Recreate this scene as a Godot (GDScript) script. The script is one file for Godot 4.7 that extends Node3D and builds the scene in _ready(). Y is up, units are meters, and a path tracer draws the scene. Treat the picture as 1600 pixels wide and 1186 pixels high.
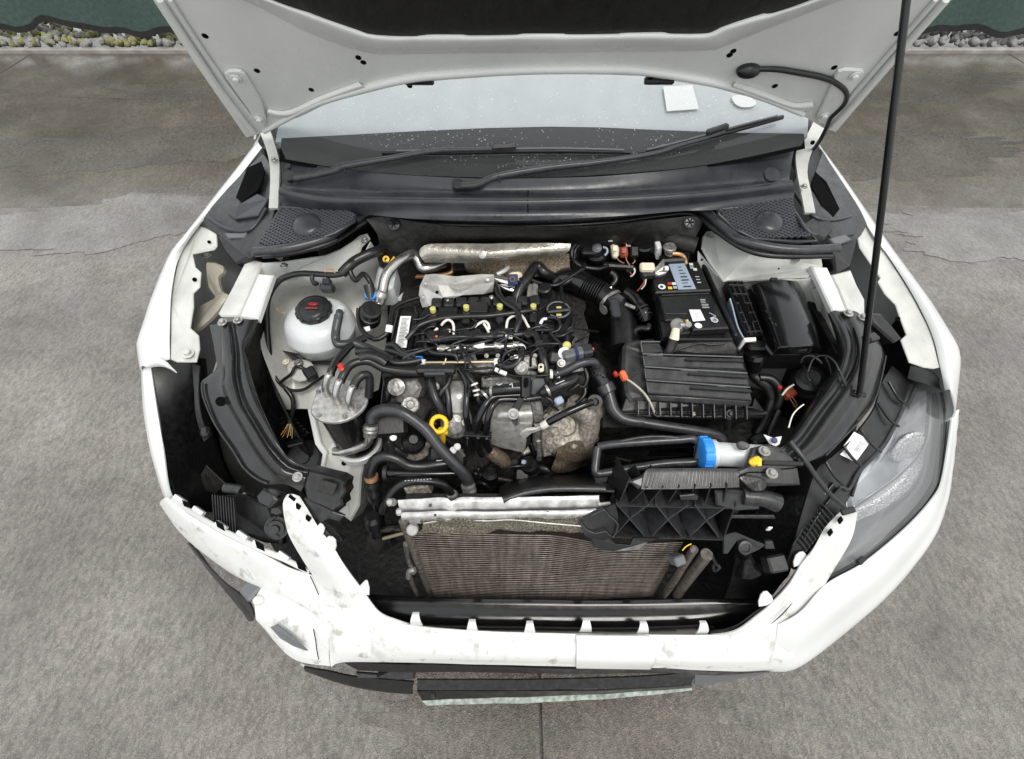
extends Node3D
# A damaged white car seen from above its open engine bay, on a wet concrete yard. Points are in millimetres, y up, z towards the front of the car.
var M := {}
var car: Node3D
const HOME := Vector3(0, 0, -2.2)
var rng := RandomNumberGenerator.new()
var crumple := FastNoiseLite.new()

func V(x: float, y: float, z: float) -> Vector3:
	return Vector3(x, y, z) * 0.001

# ---------- naming and parenting
func numbered(called: String, par: Node) -> String:
	if not par.has_node(NodePath(called)):
		return called
	var k := 1
	while par.has_node(NodePath("%s_%03d" % [called, k])):
		k += 1
	return "%s_%03d" % [called, k]

func hang(o: Node3D, called: String, par: Node) -> void:
	o.name = numbered(called, par)
	par.add_child(o, true)
	if par == car:
		o.position = -HOME

func group(called: String, par: Node = null) -> Node3D:
	var o := Node3D.new()
	hang(o, called, par if par else car)
	return o

func tool() -> SurfaceTool:
	var st := SurfaceTool.new()
	st.begin(Mesh.PRIMITIVE_TRIANGLES)
	return st

func put(called: String, par: Node, mat: String, st: SurfaceTool) -> MeshInstance3D:
	st.generate_normals()
	st.index()
	var o := MeshInstance3D.new()
	o.mesh = st.commit()
	o.material_override = M[mat]
	hang(o, called, par if par else car)
	return o

func tag(o: Node, label: String, category := "", grp := "", kind := "") -> Node:
	if label: o.set_meta("label", label)
	if category: o.set_meta("category", category)
	if grp: o.set_meta("group", grp)
	if kind: o.set_meta("kind", kind)
	return o

# ---------- triangles
func tri(st: SurfaceTool, a: Vector3, b: Vector3, c: Vector3, s := -1) -> void:
	st.set_smooth_group(s)
	st.add_vertex(a)
	st.add_vertex(c)
	st.add_vertex(b)

func quad(st: SurfaceTool, a: Vector3, b: Vector3, c: Vector3, d: Vector3, s := -1) -> void:
	tri(st, a, b, c, s)
	tri(st, a, c, d, s)

func out_face(st: SurfaceTool, p: Array, from: Vector3) -> void:
	var n: Vector3 = (p[1] - p[0]).cross(p[2] - p[0])
	if n.dot(p[0] - from) < 0.0:
		p.reverse()
	tri(st, p[0], p[1], p[2])
	if p.size() > 3:
		tri(st, p[0], p[2], p[3])

# ---------- curves
func curve(pts: Array, sub: int, closed := false) -> PackedVector3Array:
	var o := PackedVector3Array()
	var n := pts.size()
	if n < 3 or sub < 2:
		for p in pts: o.append(p)
		return o
	var last := n if closed else n - 1
	for i in last:
		var p0: Vector3 = pts[posmod(i - 1, n)] if closed else pts[maxi(i - 1, 0)]
		var p1: Vector3 = pts[i]
		var p2: Vector3 = pts[(i + 1) % n]
		var p3: Vector3 = pts[(i + 2) % n] if closed else pts[mini(i + 2, n - 1)]
		for k in sub:
			o.append(p1.cubic_interpolate(p2, p0, p3, float(k) / sub))
	if not closed: o.append(pts[n - 1])
	return o

func even(pts: PackedVector3Array, n: int) -> PackedVector3Array:
	var d := [0.0]
	for i in range(1, pts.size()): d.append(d[i - 1] + pts[i].distance_to(pts[i - 1]))
	var o := PackedVector3Array()
	var j := 0
	for i in n:
		var s: float = d[-1] * i / (n - 1)
		while j < pts.size() - 2 and d[j + 1] < s: j += 1
		var span: float = maxf(d[j + 1] - d[j], 1e-9)
		o.append(pts[j].lerp(pts[j + 1], clampf((s - d[j]) / span, 0, 1)))
	return o

func side_of(t: Vector3) -> Vector3:
	var a := Vector3.UP if absf(t.y) < 0.9 else Vector3.RIGHT
	return a.cross(t).normalized()

# ---------- shapes added to a SurfaceTool
func rings(st: SurfaceTool, R: Array, smooth := true) -> void:
	for i in R.size() - 1:
		var a: PackedVector3Array = R[i]
		var b: PackedVector3Array = R[i + 1]
		var n := a.size()
		for k in n:
			quad(st, a[k], a[(k + 1) % n], b[(k + 1) % n], b[k], 0 if smooth else i + 1)

func cap(st: SurfaceTool, r: PackedVector3Array, flip: bool) -> void:
	var c := Vector3.ZERO
	for p in r: c += p
	c /= r.size()
	for k in r.size():
		var q := (k + 1) % r.size()
		if flip: tri(st, c, r[q], r[k])
		else: tri(st, c, r[k], r[q])

func tube(st: SurfaceTool, pts: Array, r: Variant, n := 8, sub := 5) -> void:
	var p := curve(pts, sub)
	var R := []
	var u := side_of((p[1] - p[0]).normalized())
	for i in p.size():
		var t := (p[mini(i + 1, p.size() - 1)] - p[maxi(i - 1, 0)]).normalized()
		u = (u - t * u.dot(t)).normalized()
		var w := t.cross(u)
		var rad: float
		if r is Array:
			var f := clampf(float(i) / (p.size() - 1) * (r.size() - 1), 0, r.size() - 1.001)
			rad = lerpf(r[int(f)], r[int(f) + 1], f - int(f))
		else: rad = r
		rad *= 0.001
		var ring := PackedVector3Array()
		for k in n:
			var a := TAU * k / n
			ring.append(p[i] + (u * cos(a) + w * sin(a)) * rad)
		R.append(ring)
	rings(st, R)
	cap(st, R[0], true)
	cap(st, R[-1], false)

func lathe(st: SurfaceTool, a: Vector3, b: Vector3, prof: Array, n := 16, smooth := false) -> void:
	var t := (b - a).normalized()
	var u := side_of(t)
	var w := t.cross(u)
	var R := []
	for q in prof:
		var ring := PackedVector3Array()
		for k in n:
			var g := TAU * (k + 0.5) / n
			ring.append(a + t * q[0] * 0.001 + (u * cos(g) + w * sin(g)) * maxf(q[1], 0.05) * 0.001)
		R.append(ring)
	rings(st, R, smooth)
	cap(st, R[0], true)
	cap(st, R[-1], false)

func box(st: SurfaceTool, c: Vector3, size: Vector3, turn := Vector3.ZERO, bev := 2.0) -> void:
	box_in(st, Transform3D(Basis.from_euler(turn * PI / 180.0), c), size, bev)

func box_in(st: SurfaceTool, T: Transform3D, size: Vector3, bev := 2.0) -> void:
	var h := size * 0.0005
	var b := minf(bev * 0.001, minf(h.x, minf(h.y, h.z)) * 0.8)
	var X := {}
	for sx in [-1, 1]:
		for sy in [-1, 1]:
			for sz in [-1, 1]:
				X[[sx, sy, sz]] = [T * Vector3(sx * h.x, sy * (h.y - b), sz * (h.z - b)), T * Vector3(sx * (h.x - b), sy * h.y, sz * (h.z - b)), T * Vector3(sx * (h.x - b), sy * (h.y - b), sz * h.z)]
	var o := T.origin
	for s in [-1, 1]:
		out_face(st, [X[[s, -1, -1]][0], X[[s, 1, -1]][0], X[[s, 1, 1]][0], X[[s, -1, 1]][0]], o)
		out_face(st, [X[[-1, s, -1]][1], X[[1, s, -1]][1], X[[1, s, 1]][1], X[[-1, s, 1]][1]], o)
		out_face(st, [X[[-1, -1, s]][2], X[[1, -1, s]][2], X[[1, 1, s]][2], X[[-1, 1, s]][2]], o)
		for q in [-1, 1]:
			out_face(st, [X[[s, q, -1]][0], X[[s, q, 1]][0], X[[s, q, 1]][1], X[[s, q, -1]][1]], o)
			out_face(st, [X[[s, -1, q]][0], X[[s, 1, q]][0], X[[s, 1, q]][2], X[[s, -1, q]][2]], o)
			out_face(st, [X[[-1, s, q]][1], X[[1, s, q]][1], X[[1, s, q]][2], X[[-1, s, q]][2]], o)
			for r in [-1, 1]:
				out_face(st, [X[[s, q, r]][0], X[[s, q, r]][1], X[[s, q, r]][2]], o)

func beam(st: SurfaceTool, a: Vector3, b: Vector3, w: float, h: float, bev := 1.5, up := Vector3.UP) -> void:
	var t := (b - a).normalized()
	var x := up.cross(t).normalized()
	if x.length() < 0.5: x = side_of(t)
	box_in(st, Transform3D(Basis(x, t.cross(x), t), (a + b) / 2), Vector3(w, h, a.distance_to(b) * 1000), bev)

func newell(p: Array) -> Vector3:
	var n := Vector3.ZERO
	for i in p.size():
		var a: Vector3 = p[i]
		var b: Vector3 = p[(i + 1) % p.size()]
		n += Vector3((a.y - b.y) * (a.z + b.z), (a.z - b.z) * (a.x + b.x), (a.x - b.x) * (a.y + b.y))
	return n.normalized()

func plate(st: SurfaceTool, pts: Array, t: float, bev := 2.0, sub := 1) -> void:
	var p := Array(curve(pts, sub, true)) if sub > 1 else pts.duplicate()
	var nrm := newell(p)
	if nrm.dot(Vector3(0.02, 1, 0.6)) < 0:
		p.reverse()
		nrm = -nrm
	var u := side_of(nrm)
	var w := nrm.cross(u)
	var n := p.size()
	var top := []
	var poly := PackedVector2Array()
	for i in n:
		var a: Vector3 = (p[i] - p[posmod(i - 1, n)])
		var b: Vector3 = (p[(i + 1) % n] - p[i])
		a = (a - nrm * a.dot(nrm)).normalized()
		b = (b - nrm * b.dot(nrm)).normalized()
		var ia := nrm.cross(a)
		var ib := nrm.cross(b)
		var m := (ia + ib)
		m = m / maxf(0.6, m.dot(ia))
		var q: Vector3 = p[i] + m * bev * 0.001
		top.append(q)
		poly.append(Vector2(q.dot(u), q.dot(w)))
	var ix := Geometry2D.triangulate_polygon(poly)
	if ix.is_empty():
		poly.clear()
		top = p.duplicate()
		for q in p: poly.append(Vector2(q.dot(u), q.dot(w)))
		ix = Geometry2D.triangulate_polygon(poly)
		if ix.is_empty(): print("bad outline ", pts[0], " ", n)
	var dn := nrm * t * 0.001
	var db := nrm * bev * 0.001
	for k in range(0, ix.size(), 3):
		var a: Vector3 = top[ix[k]]
		var b: Vector3 = top[ix[k + 1]]
		var c: Vector3 = top[ix[k + 2]]
		if (b - a).cross(c - a).dot(nrm) < 0:
			var s := b
			b = c
			c = s
		tri(st, a, b, c)
		tri(st, p[ix[k]] - dn, p[ix[k + 2]] - dn, p[ix[k + 1]] - dn)
	for i in n:
		var j := (i + 1) % n
		quad(st, p[i] - dn, p[j] - dn, p[j] - db, p[i] - db)
		if bev > 0: quad(st, p[i] - db, p[j] - db, top[j], top[i])

func sheet(st: SurfaceTool, G: Array, t: float) -> void:
	var nu: int = G[0].size()
	var nv := G.size()
	if t <= 0.0:
		for j in nv - 1:
			for i in nu - 1:
				quad(st, G[j][i], G[j][i + 1], G[j + 1][i + 1], G[j + 1][i], 0)
		return
	var H := []
	for j in nv:
		var row := PackedVector3Array()
		for i in nu:
			var du: Vector3 = G[j][mini(i + 1, nu - 1)] - G[j][maxi(i - 1, 0)]
			var dv: Vector3 = G[mini(j + 1, nv - 1)][i] - G[maxi(j - 1, 0)][i]
			row.append(G[j][i] - du.cross(dv).normalized() * t * 0.001)
		H.append(row)
	for j in nv - 1:
		for i in nu - 1:
			quad(st, G[j][i], G[j][i + 1], G[j + 1][i + 1], G[j + 1][i], 0)
			quad(st, H[j][i], H[j + 1][i], H[j + 1][i + 1], H[j][i + 1], 1)
	for j in nv - 1:
		quad(st, G[j][0], G[j + 1][0], H[j + 1][0], H[j][0])
		quad(st, G[j][nu - 1], H[j][nu - 1], H[j + 1][nu - 1], G[j + 1][nu - 1])
	for i in nu - 1:
		quad(st, G[0][i], H[0][i], H[0][i + 1], G[0][i + 1])
		quad(st, G[nv - 1][i], G[nv - 1][i + 1], H[nv - 1][i + 1], H[nv - 1][i])

# lines run along u; the surface joins them one after the other. "amp" mm of dents, "freq" per metre
func loft(st: SurfaceTool, lines: Array, nu := 16, nv := 0, t := 2.0, amp := 0.0, freq := 12.0, sub := 6) -> void:
	var rows := []
	for l in lines: rows.append(even(curve(l, sub), nu))
	var G := []
	if nv > 0:
		var cols := []
		for i in nu:
			var c := []
			for r in rows: c.append(r[i])
			cols.append(even(curve(c, 8), nv))
		for j in nv:
			var row := PackedVector3Array()
			for i in nu: row.append(cols[i][j])
			G.append(row)
	else: G = rows
	if amp > 0:
		for j in G.size():
			for i in nu:
				var q: Vector3 = G[j][i] * freq
				G[j][i] += Vector3(crumple.get_noise_3dv(q), crumple.get_noise_3dv(q + Vector3(31, 7, 3)), crumple.get_noise_3dv(q + Vector3(5, 59, 17))) * amp * 0.001
	sheet(st, G, t)

func knob(st: SurfaceTool, c: Vector3, r: Vector3, n := 12, rough := 0.0) -> void:
	var R := []
	for j in range(1, 8):
		var f := PI * j / 8.0
		var ring := PackedVector3Array()
		for k in n:
			var g := TAU * k / n
			var d := Vector3(sin(f) * cos(g), cos(f), sin(f) * sin(g))
			var s := 1.0 + (rough * crumple.get_noise_3dv((c + d * r * 0.001) * 40.0) if rough > 0 else 0.0)
			ring.append(c + d * r * 0.001 * s)
		R.append(ring)
	rings(st, R)
	var e := Vector3(0, r.y * 0.001, 0)
	for k in n:
		var q := (k + 1) % n
		tri(st, c + e, R[0][q], R[0][k], 0)
		tri(st, c - e, R[6][k], R[6][q], 0)

# ---------- one-line parts
func hose(called: String, par: Node, mat: String, r: Variant, pts: Array, n := 10, sub := 5) -> MeshInstance3D:
	var st := tool()
	tube(st, pts, r, n, sub)
	return put(called, par, mat, st)

func slab(called: String, par: Node, mat: String, t: float, pts: Array, bev := 2.0, sub := 1) -> MeshInstance3D:
	var st := tool()
	plate(st, pts, t, bev, sub)
	return put(called, par, mat, st)

func skin(called: String, par: Node, mat: String, lines: Array, nu := 16, nv := 0, t := 2.0, amp := 0.0, freq := 12.0) -> MeshInstance3D:
	var st := tool()
	loft(st, lines, nu, nv, t, amp, freq)
	return put(called, par, mat, st)

func block(called: String, par: Node, mat: String, c: Vector3, x: float, y: float, z: float, turn := Vector3.ZERO, bev := 2.0) -> MeshInstance3D:
	var st := tool()
	box(st, c, Vector3(x, y, z), turn, bev)
	return put(called, par, mat, st)

func rod(called: String, par: Node, mat: String, a: Vector3, b: Vector3, w: float, h: float, bev := 1.5) -> MeshInstance3D:
	var st := tool()
	beam(st, a, b, w, h, bev)
	return put(called, par, mat, st)

func turned(called: String, par: Node, mat: String, a: Vector3, b: Vector3, prof: Array, n := 18, smooth := false) -> MeshInstance3D:
	var st := tool()
	lathe(st, a, b, prof, n, smooth)
	return put(called, par, mat, st)

# a cylinder standing on c, axis d
func drum(called: String, par: Node, mat: String, c: Vector3, d: Vector3, r: float, h: float, n := 18) -> MeshInstance3D:
	var e := minf(2.0, r * 0.2)
	return turned(called, par, mat, c, c + d, [[0, r], [h - e, r], [h, r - e]], n)

func bolt(par: Node, p: Vector3, d: Vector3, r := 8.0, mat := "zinc", called := "bolt") -> void:
	var st := tool()
	lathe(st, p, p + d, [[0, r], [1.5, r], [2.2, r * 0.93]], 18)
	lathe(st, p + d.normalized() * 0.0023, p + d * 1.01, [[0, r * 0.62], [r * 0.42, r * 0.62], [r * 0.55, r * 0.5]], 6)
	put(called, par, mat, st)

func ring_band(called: String, par: Node, mat: String, a: Vector3, b: Vector3, r: float, w: float) -> void:
	turned(called, par, mat, a, b, [[-w / 2, r - 1], [-w / 2, r], [w / 2, r], [w / 2, r - 1]], 16)

# a printed label: a thin sheet with bars laid proud of it, corners a b c d in order, bars run from a-b to d-c
func bars(par: Node, mat: String, a: Vector3, b: Vector3, c: Vector3, d: Vector3, n: int, up: Vector3, u0 := 0.1, u1 := 0.9, called := "printed_lines") -> void:
	var st := tool()
	for k in n:
		var f := (k + 0.5) / n
		var l := a.lerp(d, f)
		var r := b.lerp(c, f)
		var e := u0 + (u1 - u0) * (1.0 - 0.35 * rng.randf())
		var p := l.lerp(r, u0) + up * 0.0006
		var q := l.lerp(r, e) + up * 0.0006
		var s := (d - a) / n * (0.2 + 0.22 * rng.randf())
		quad(st, p, q, q + s, p + s)
	var o := put(called, par, mat, st)
	o.set_meta("kind", "stuff")

# ---------- materials
func noise_map(seed_: int, freq: float, lo: float, hi: float, ridged := false, cell := false, w := 512) -> NoiseTexture2D:
	var f := FastNoiseLite.new()
	f.seed = seed_
	f.frequency = freq
	f.fractal_octaves = 5
	if ridged: f.fractal_type = FastNoiseLite.FRACTAL_RIDGED
	if cell: f.noise_type = FastNoiseLite.TYPE_CELLULAR
	var t := NoiseTexture2D.new()
	t.width = w
	t.height = w
	t.seamless = true
	t.noise = f
	var g := Gradient.new()
	g.set_color(0, Color(lo, lo, lo))
	g.set_color(1, Color(hi, hi, hi))
	t.color_ramp = g
	return t

func mat(called: String, r: float, g: float, b: float, rough := 0.5, metal := 0.0) -> StandardMaterial3D:
	var m := StandardMaterial3D.new()
	m.resource_name = called
	m.albedo_color = Color(r, g, b).linear_to_srgb()
	m.roughness = rough
	m.metallic = metal
	M[called] = m
	return m

func worn(m: StandardMaterial3D, albedo: Texture2D, rough: Texture2D, scale: float, bump: Texture2D = null, depth := 0.0) -> StandardMaterial3D:
	m.uv1_triplanar = true
	m.uv1_scale = Vector3.ONE * scale
	m.albedo_texture = albedo
	m.roughness_texture = rough
	if bump:
		m.heightmap_enabled = true
		m.heightmap_texture = bump
		m.heightmap_scale = depth
	return m

func materials() -> void:
	var blot := noise_map(3, 0.008, 0.72, 1.0)
	var fine := noise_map(5, 0.05, 0.8, 1.0)
	var rub := noise_map(9, 0.016, 0.45, 1.05)
	var pit := noise_map(11, 0.06, 0.0, 1.0)
	var lump := noise_map(13, 0.02, 0.0, 1.0)
	var grime := noise_map(17, 0.035, 0.5, 1.12)
	var faint := noise_map(21, 0.006, 0.93, 1.0)
	var scuff := NoiseTexture2D.new()
	scuff.width = 1024; scuff.height = 1024; scuff.seamless = true
	var sf := FastNoiseLite.new()
	sf.seed = 44; sf.frequency = 0.009; sf.fractal_octaves = 6; sf.fractal_gain = 0.62
	scuff.noise = sf
	var g := Gradient.new()
	g.offsets = PackedFloat32Array([0.0, 0.16, 0.24, 0.33, 1.0])
	g.colors = PackedColorArray([Color(0.45, 0.43, 0.41), Color(0.68, 0.66, 0.64), Color(0.9, 0.89, 0.88), Color(1, 1, 1), Color(1, 1, 1)])
	scuff.color_ramp = g
	worn(mat("white", 0.655, 0.665, 0.655, 0.3), faint, rub, 1.1)
	M.white.clearcoat_enabled = true
	M.white.clearcoat = 0.5
	worn(mat("white_scuffed", 0.655, 0.66, 0.645, 0.38), scuff, rub, 1.6)
	worn(mat("white_dull", 0.60, 0.605, 0.59, 0.4), scuff, rub, 1.6)
	worn(mat("white_inner", 0.62, 0.625, 0.59, 0.4), noise_map(25, 0.01, 0.78, 1.0), rub, 2.2, lump, 0.12)
	worn(mat("hood_white", 0.72, 0.73, 0.715, 0.35), faint, rub, 1.3)
	worn(mat("primer", 0.52, 0.49, 0.4, 0.5), blot, rub, 2.0)
	worn(mat("black", 0.0125, 0.0125, 0.0135, 0.5), grime, rub, 3.0, pit, 0.02)
	worn(mat("black_grey", 0.031, 0.031, 0.033, 0.5), grime, rub, 3.0, pit, 0.02)
	worn(mat("black_gloss", 0.009, 0.009, 0.010, 0.24), blot, rub, 3.0)
	worn(mat("cowl_grey", 0.036, 0.039, 0.048, 0.42), blot, rub, 3.0, pit, 0.015)
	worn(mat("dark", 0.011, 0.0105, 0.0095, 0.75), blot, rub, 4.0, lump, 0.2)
	worn(mat("rubber", 0.012, 0.012, 0.013, 0.45), fine, rub, 5.0)
	worn(mat("rubber_dusty", 0.040, 0.041, 0.045, 0.42), noise_map(31, 0.02, 0.7, 1.1), rub, 5.0)
	worn(mat("alu", 0.62, 0.61, 0.59, 0.38, 0.9), blot, rub, 5.0, pit, 0.02)
	worn(mat("cast", 0.42, 0.41, 0.39, 0.6, 0.6), grime, rub, 5.0, pit, 0.06)
	worn(mat("cast_dirty", 0.46, 0.42, 0.36, 0.7, 0.3), noise_map(37, 0.05, 0.45, 1.15), rub, 4.0, pit, 0.12)
	worn(mat("alu_matt", 0.50, 0.49, 0.47, 0.45, 0.5), noise_map(39, 0.02, 0.72, 1.05), rub, 5.0, pit, 0.02)
	worn(mat("arm_black", 0.020, 0.020, 0.021, 0.27), noise_map(40, 0.012, 0.6, 1.15), rub, 3.5, pit, 0.015)
	worn(mat("box_dusty", 0.045, 0.045, 0.046, 0.42), noise_map(42, 0.014, 0.5, 1.15), rub, 3.5, pit, 0.02)
	worn(mat("iron", 0.06, 0.057, 0.053, 0.55, 0.4), grime, rub, 5.0, pit, 0.05)
	worn(mat("shield", 0.66, 0.65, 0.62, 0.52, 0.2), blot, rub, 4.0, lump, 0.1)
	worn(mat("chrome", 0.8, 0.79, 0.77, 0.16, 1.0), faint, rub, 5.0)
	worn(mat("zinc", 0.48, 0.47, 0.45, 0.42, 0.6), blot, rub, 9.0)
	mat("brass", 0.62, 0.52, 0.36, 0.35, 0.7)
	mat("copper", 0.6, 0.33, 0.17, 0.4, 0.6)
	worn(mat("tank_white", 0.60, 0.62, 0.63, 0.4), faint, rub, 3.0)
	M.tank_white.subsurf_scatter_enabled = true
	M.tank_white.subsurf_scatter_strength = 0.15
	worn(mat("pale_green", 0.44, 0.50, 0.45, 0.5), grime, rub, 3.0)
	mat("cream", 0.72, 0.66, 0.5, 0.5)
	mat("pipe_white", 0.7, 0.68, 0.62, 0.4)
	mat("yellow", 0.85, 0.52, 0.02, 0.4)
	mat("green_yellow", 0.55, 0.52, 0.16, 0.5)
	mat("blue", 0.03, 0.27, 0.78, 0.35)
	mat("dark_blue", 0.02, 0.03, 0.09, 0.5)
	mat("red", 0.5, 0.03, 0.02, 0.45)
	mat("orange", 0.8, 0.13, 0.05, 0.45)
	mat("brown_red", 0.28, 0.05, 0.025, 0.5)
	mat("label", 0.78, 0.78, 0.78, 0.55)
	mat("paper_grey", 0.5, 0.52, 0.52, 0.6)
	mat("label_blue", 0.30, 0.37, 0.46, 0.45)
	mat("ink", 0.04, 0.04, 0.05, 0.6)
	mat("print", 0.5, 0.52, 0.56, 0.6)
	mat("lattice", 0.06, 0.064, 0.074, 0.45)
	mat("hole", 0.004, 0.004, 0.004, 0.9)
	M.hole.metallic_specular = 0.15
	worn(mat("fins", 0.19, 0.165, 0.145, 0.5, 0.35), noise_map(41, 0.03, 0.4, 1.2), rub, 5.0)
	worn(mat("fin_tube", 0.24, 0.20, 0.175, 0.5, 0.3), grime, rub, 3.0)
	worn(mat("fin_mesh", 0.24, 0.215, 0.165, 0.75, 0.2), noise_map(43, 0.07, 0.2, 1.4), rub, 5.0, pit, 0.3)
	worn(mat("bar_alu", 0.72, 0.71, 0.69, 0.45, 0.45), noise_map(47, 0.02, 0.6, 1.05), rub, 4.0)
	var dim := noise_map(51, 0.05, 0.0, 1.0, false, true)
	worn(mat("embossed", 0.52, 0.49, 0.43, 0.42, 0.55), blot, rub, 5.0, dim, 0.12)
	worn(mat("embossed_brown", 0.30, 0.24, 0.17, 0.55, 0.4), grime, rub, 8.0, dim, 0.14)
	worn(mat("fin_dark", 0.022, 0.016, 0.013, 0.8), grime, rub, 5.0, pit, 0.3)
	var lens := mat("lens", 0.9, 0.92, 0.93, 0.06)
	lens.transparency = BaseMaterial3D.TRANSPARENCY_ALPHA
	lens.albedo_color.a = 0.06
	var pane := mat("pane", 0.9, 0.95, 0.95, 0.05)
	pane.transparency = BaseMaterial3D.TRANSPARENCY_ALPHA
	pane.albedo_color.a = 0.05
	pane.metallic_specular = 0.38
	var water := mat("water", 0.9, 0.9, 0.9, 0.07)
	water.transparency = BaseMaterial3D.TRANSPARENCY_ALPHA
	water.albedo_color.a = 0.03
	water.heightmap_enabled = true
	water.heightmap_texture = lump
	water.heightmap_scale = 0.15
	water.uv1_triplanar = true
	water.uv1_scale = Vector3.ONE * 2.0
	worn(mat("reflector", 0.58, 0.60, 0.62, 0.25, 0.5), faint, rub, 3.0)
	worn(mat("reflector_fluted", 0.62, 0.63, 0.64, 0.28, 0.45), noise_map(55, 0.06, 0.45, 1.2), rub, 6.0, dim, 0.25)
	mat("lamp_grey", 0.11, 0.115, 0.122, 0.4)
	worn(mat("airbag", 0.33, 0.355, 0.37, 0.8), faint, rub, 3.0)
	mat("side_glass", 0.01, 0.012, 0.013, 0.08)
	mat("tyre", 0.015, 0.015, 0.015, 0.8)
	mat("rim_silver", 0.5, 0.5, 0.5, 0.35, 0.7)
	worn(mat("cloth", 0.058, 0.098, 0.085, 0.85), noise_map(61, 0.03, 0.75, 1.0), rub, 1.5, pit, 0.06)
	worn(mat("hem", 0.014, 0.015, 0.015, 0.85), blot, rub, 2.0)
	worn(mat("kerb_stone", 0.36, 0.34, 0.31, 0.8), blot, rub, 1.0, pit, 0.15)
	worn(mat("stone_grey", 0.34, 0.33, 0.32, 0.85), grime, rub, 6.0, lump, 0.4)
	worn(mat("stone_mossy", 0.30, 0.29, 0.12, 0.9), grime, rub, 6.0, lump, 0.4)
	worn(mat("post", 0.2, 0.21, 0.2, 0.5, 0.4), blot, rub, 3.0)
	concrete()

func concrete() -> void:
	var n := 1024
	var f := FastNoiseLite.new()
	f.seed = 71
	f.frequency = 0.035
	f.fractal_octaves = 3
	f.domain_warp_enabled = true
	f.domain_warp_amplitude = 9.0
	f.domain_warp_frequency = 0.02
	var ridge := f.get_seamless_image(n, n / 2)
	ridge.resize(n, n, Image.INTERPOLATE_CUBIC)
	f.seed = 72
	f.frequency = 0.06
	f.fractal_octaves = 5
	f.fractal_gain = 0.68
	var grit := f.get_seamless_image(n, n)
	f.domain_warp_enabled = false
	f.seed = 75
	f.frequency = 0.22
	f.fractal_octaves = 2
	var speck := f.get_seamless_image(n, n)
	f.seed = 73
	f.frequency = 0.006
	f.fractal_octaves = 4
	var cloud := f.get_seamless_image(n, n)
	var a := ridge.get_data()
	var b := grit.get_data()
	var c := cloud.get_data()
	var e := speck.get_data()
	var hgt := PackedByteArray()
	var col := PackedByteArray()
	hgt.resize(n * n)
	col.resize(n * n)
	for i in n * n:
		var crease := minf(absf(b[i] - 128.0) * 2.0, 120.0)
		var h := a[i] * 0.24 + b[i] * 0.32 + crease * 0.16 + e[i] * 0.3 + 14.0
		hgt[i] = clampi(int((h - 128.0) * 1.5 + 128.0), 0, 255)
		col[i] = clampi(int(208.0 + (h - 132.0) * 1.35 + (e[i] - 128.0) * 0.2 + (c[i] - 128.0) * 0.12), 0, 255)
	var height := ImageTexture.create_from_image(Image.create_from_data(n, n, false, Image.FORMAT_L8, hgt))
	var shade := ImageTexture.create_from_image(Image.create_from_data(n, n, false, Image.FORMAT_L8, col))
	for k in 6:
		var m := mat(["concrete", "concrete_worn", "concrete_far", "concrete_damp", "concrete_soaked", "concrete_wet"][k], [0.296, 0.276, 0.215, 0.20, 0.18, 0.225][k], [0.281, 0.262, 0.196, 0.182, 0.164, 0.213][k], [0.270, 0.252, 0.174, 0.164, 0.145, 0.202][k], [0.6, 0.58, 0.46, 0.4, 0.36, 0.16][k])
		worn(m, shade, noise_map(81 + k, 0.006, 0.55, 1.0), 1.15, height, 0.12 if k == 5 else 0.6)
		m.clearcoat_enabled = true
		m.clearcoat = 1.0
		m.clearcoat_roughness = 0.05 if k == 5 else 0.2
		m.clearcoat_texture = noise_map(101 + k, 0.006, 0.25, 1.0)
		m.uv1_world_triplanar = true
		m.uv1_offset = Vector3(0.37, 0, 0.21) * [0, 1, 2, 1, 2, 0][k]
		m.metallic_specular = 0.5
		m.detail_enabled = true
		m.detail_blend_mode = BaseMaterial3D.BLEND_MODE_MUL
		var stain := noise_map(91 + k, 0.012, 0.7, 1.04)
		stain.color_ramp.set_color(0, Color(0.66, 0.60, 0.53) if k == 2 else Color(0.76, 0.73, 0.70))
		stain.color_ramp.set_color(1, Color(1.06, 1.04, 1.0))
		m.detail_albedo = stain
		m.detail_uv_layer = BaseMaterial3D.DETAIL_UV_2
		m.uv2_triplanar = true
		m.uv2_world_triplanar = true
		m.uv2_scale = Vector3.ONE * 0.21

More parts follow.
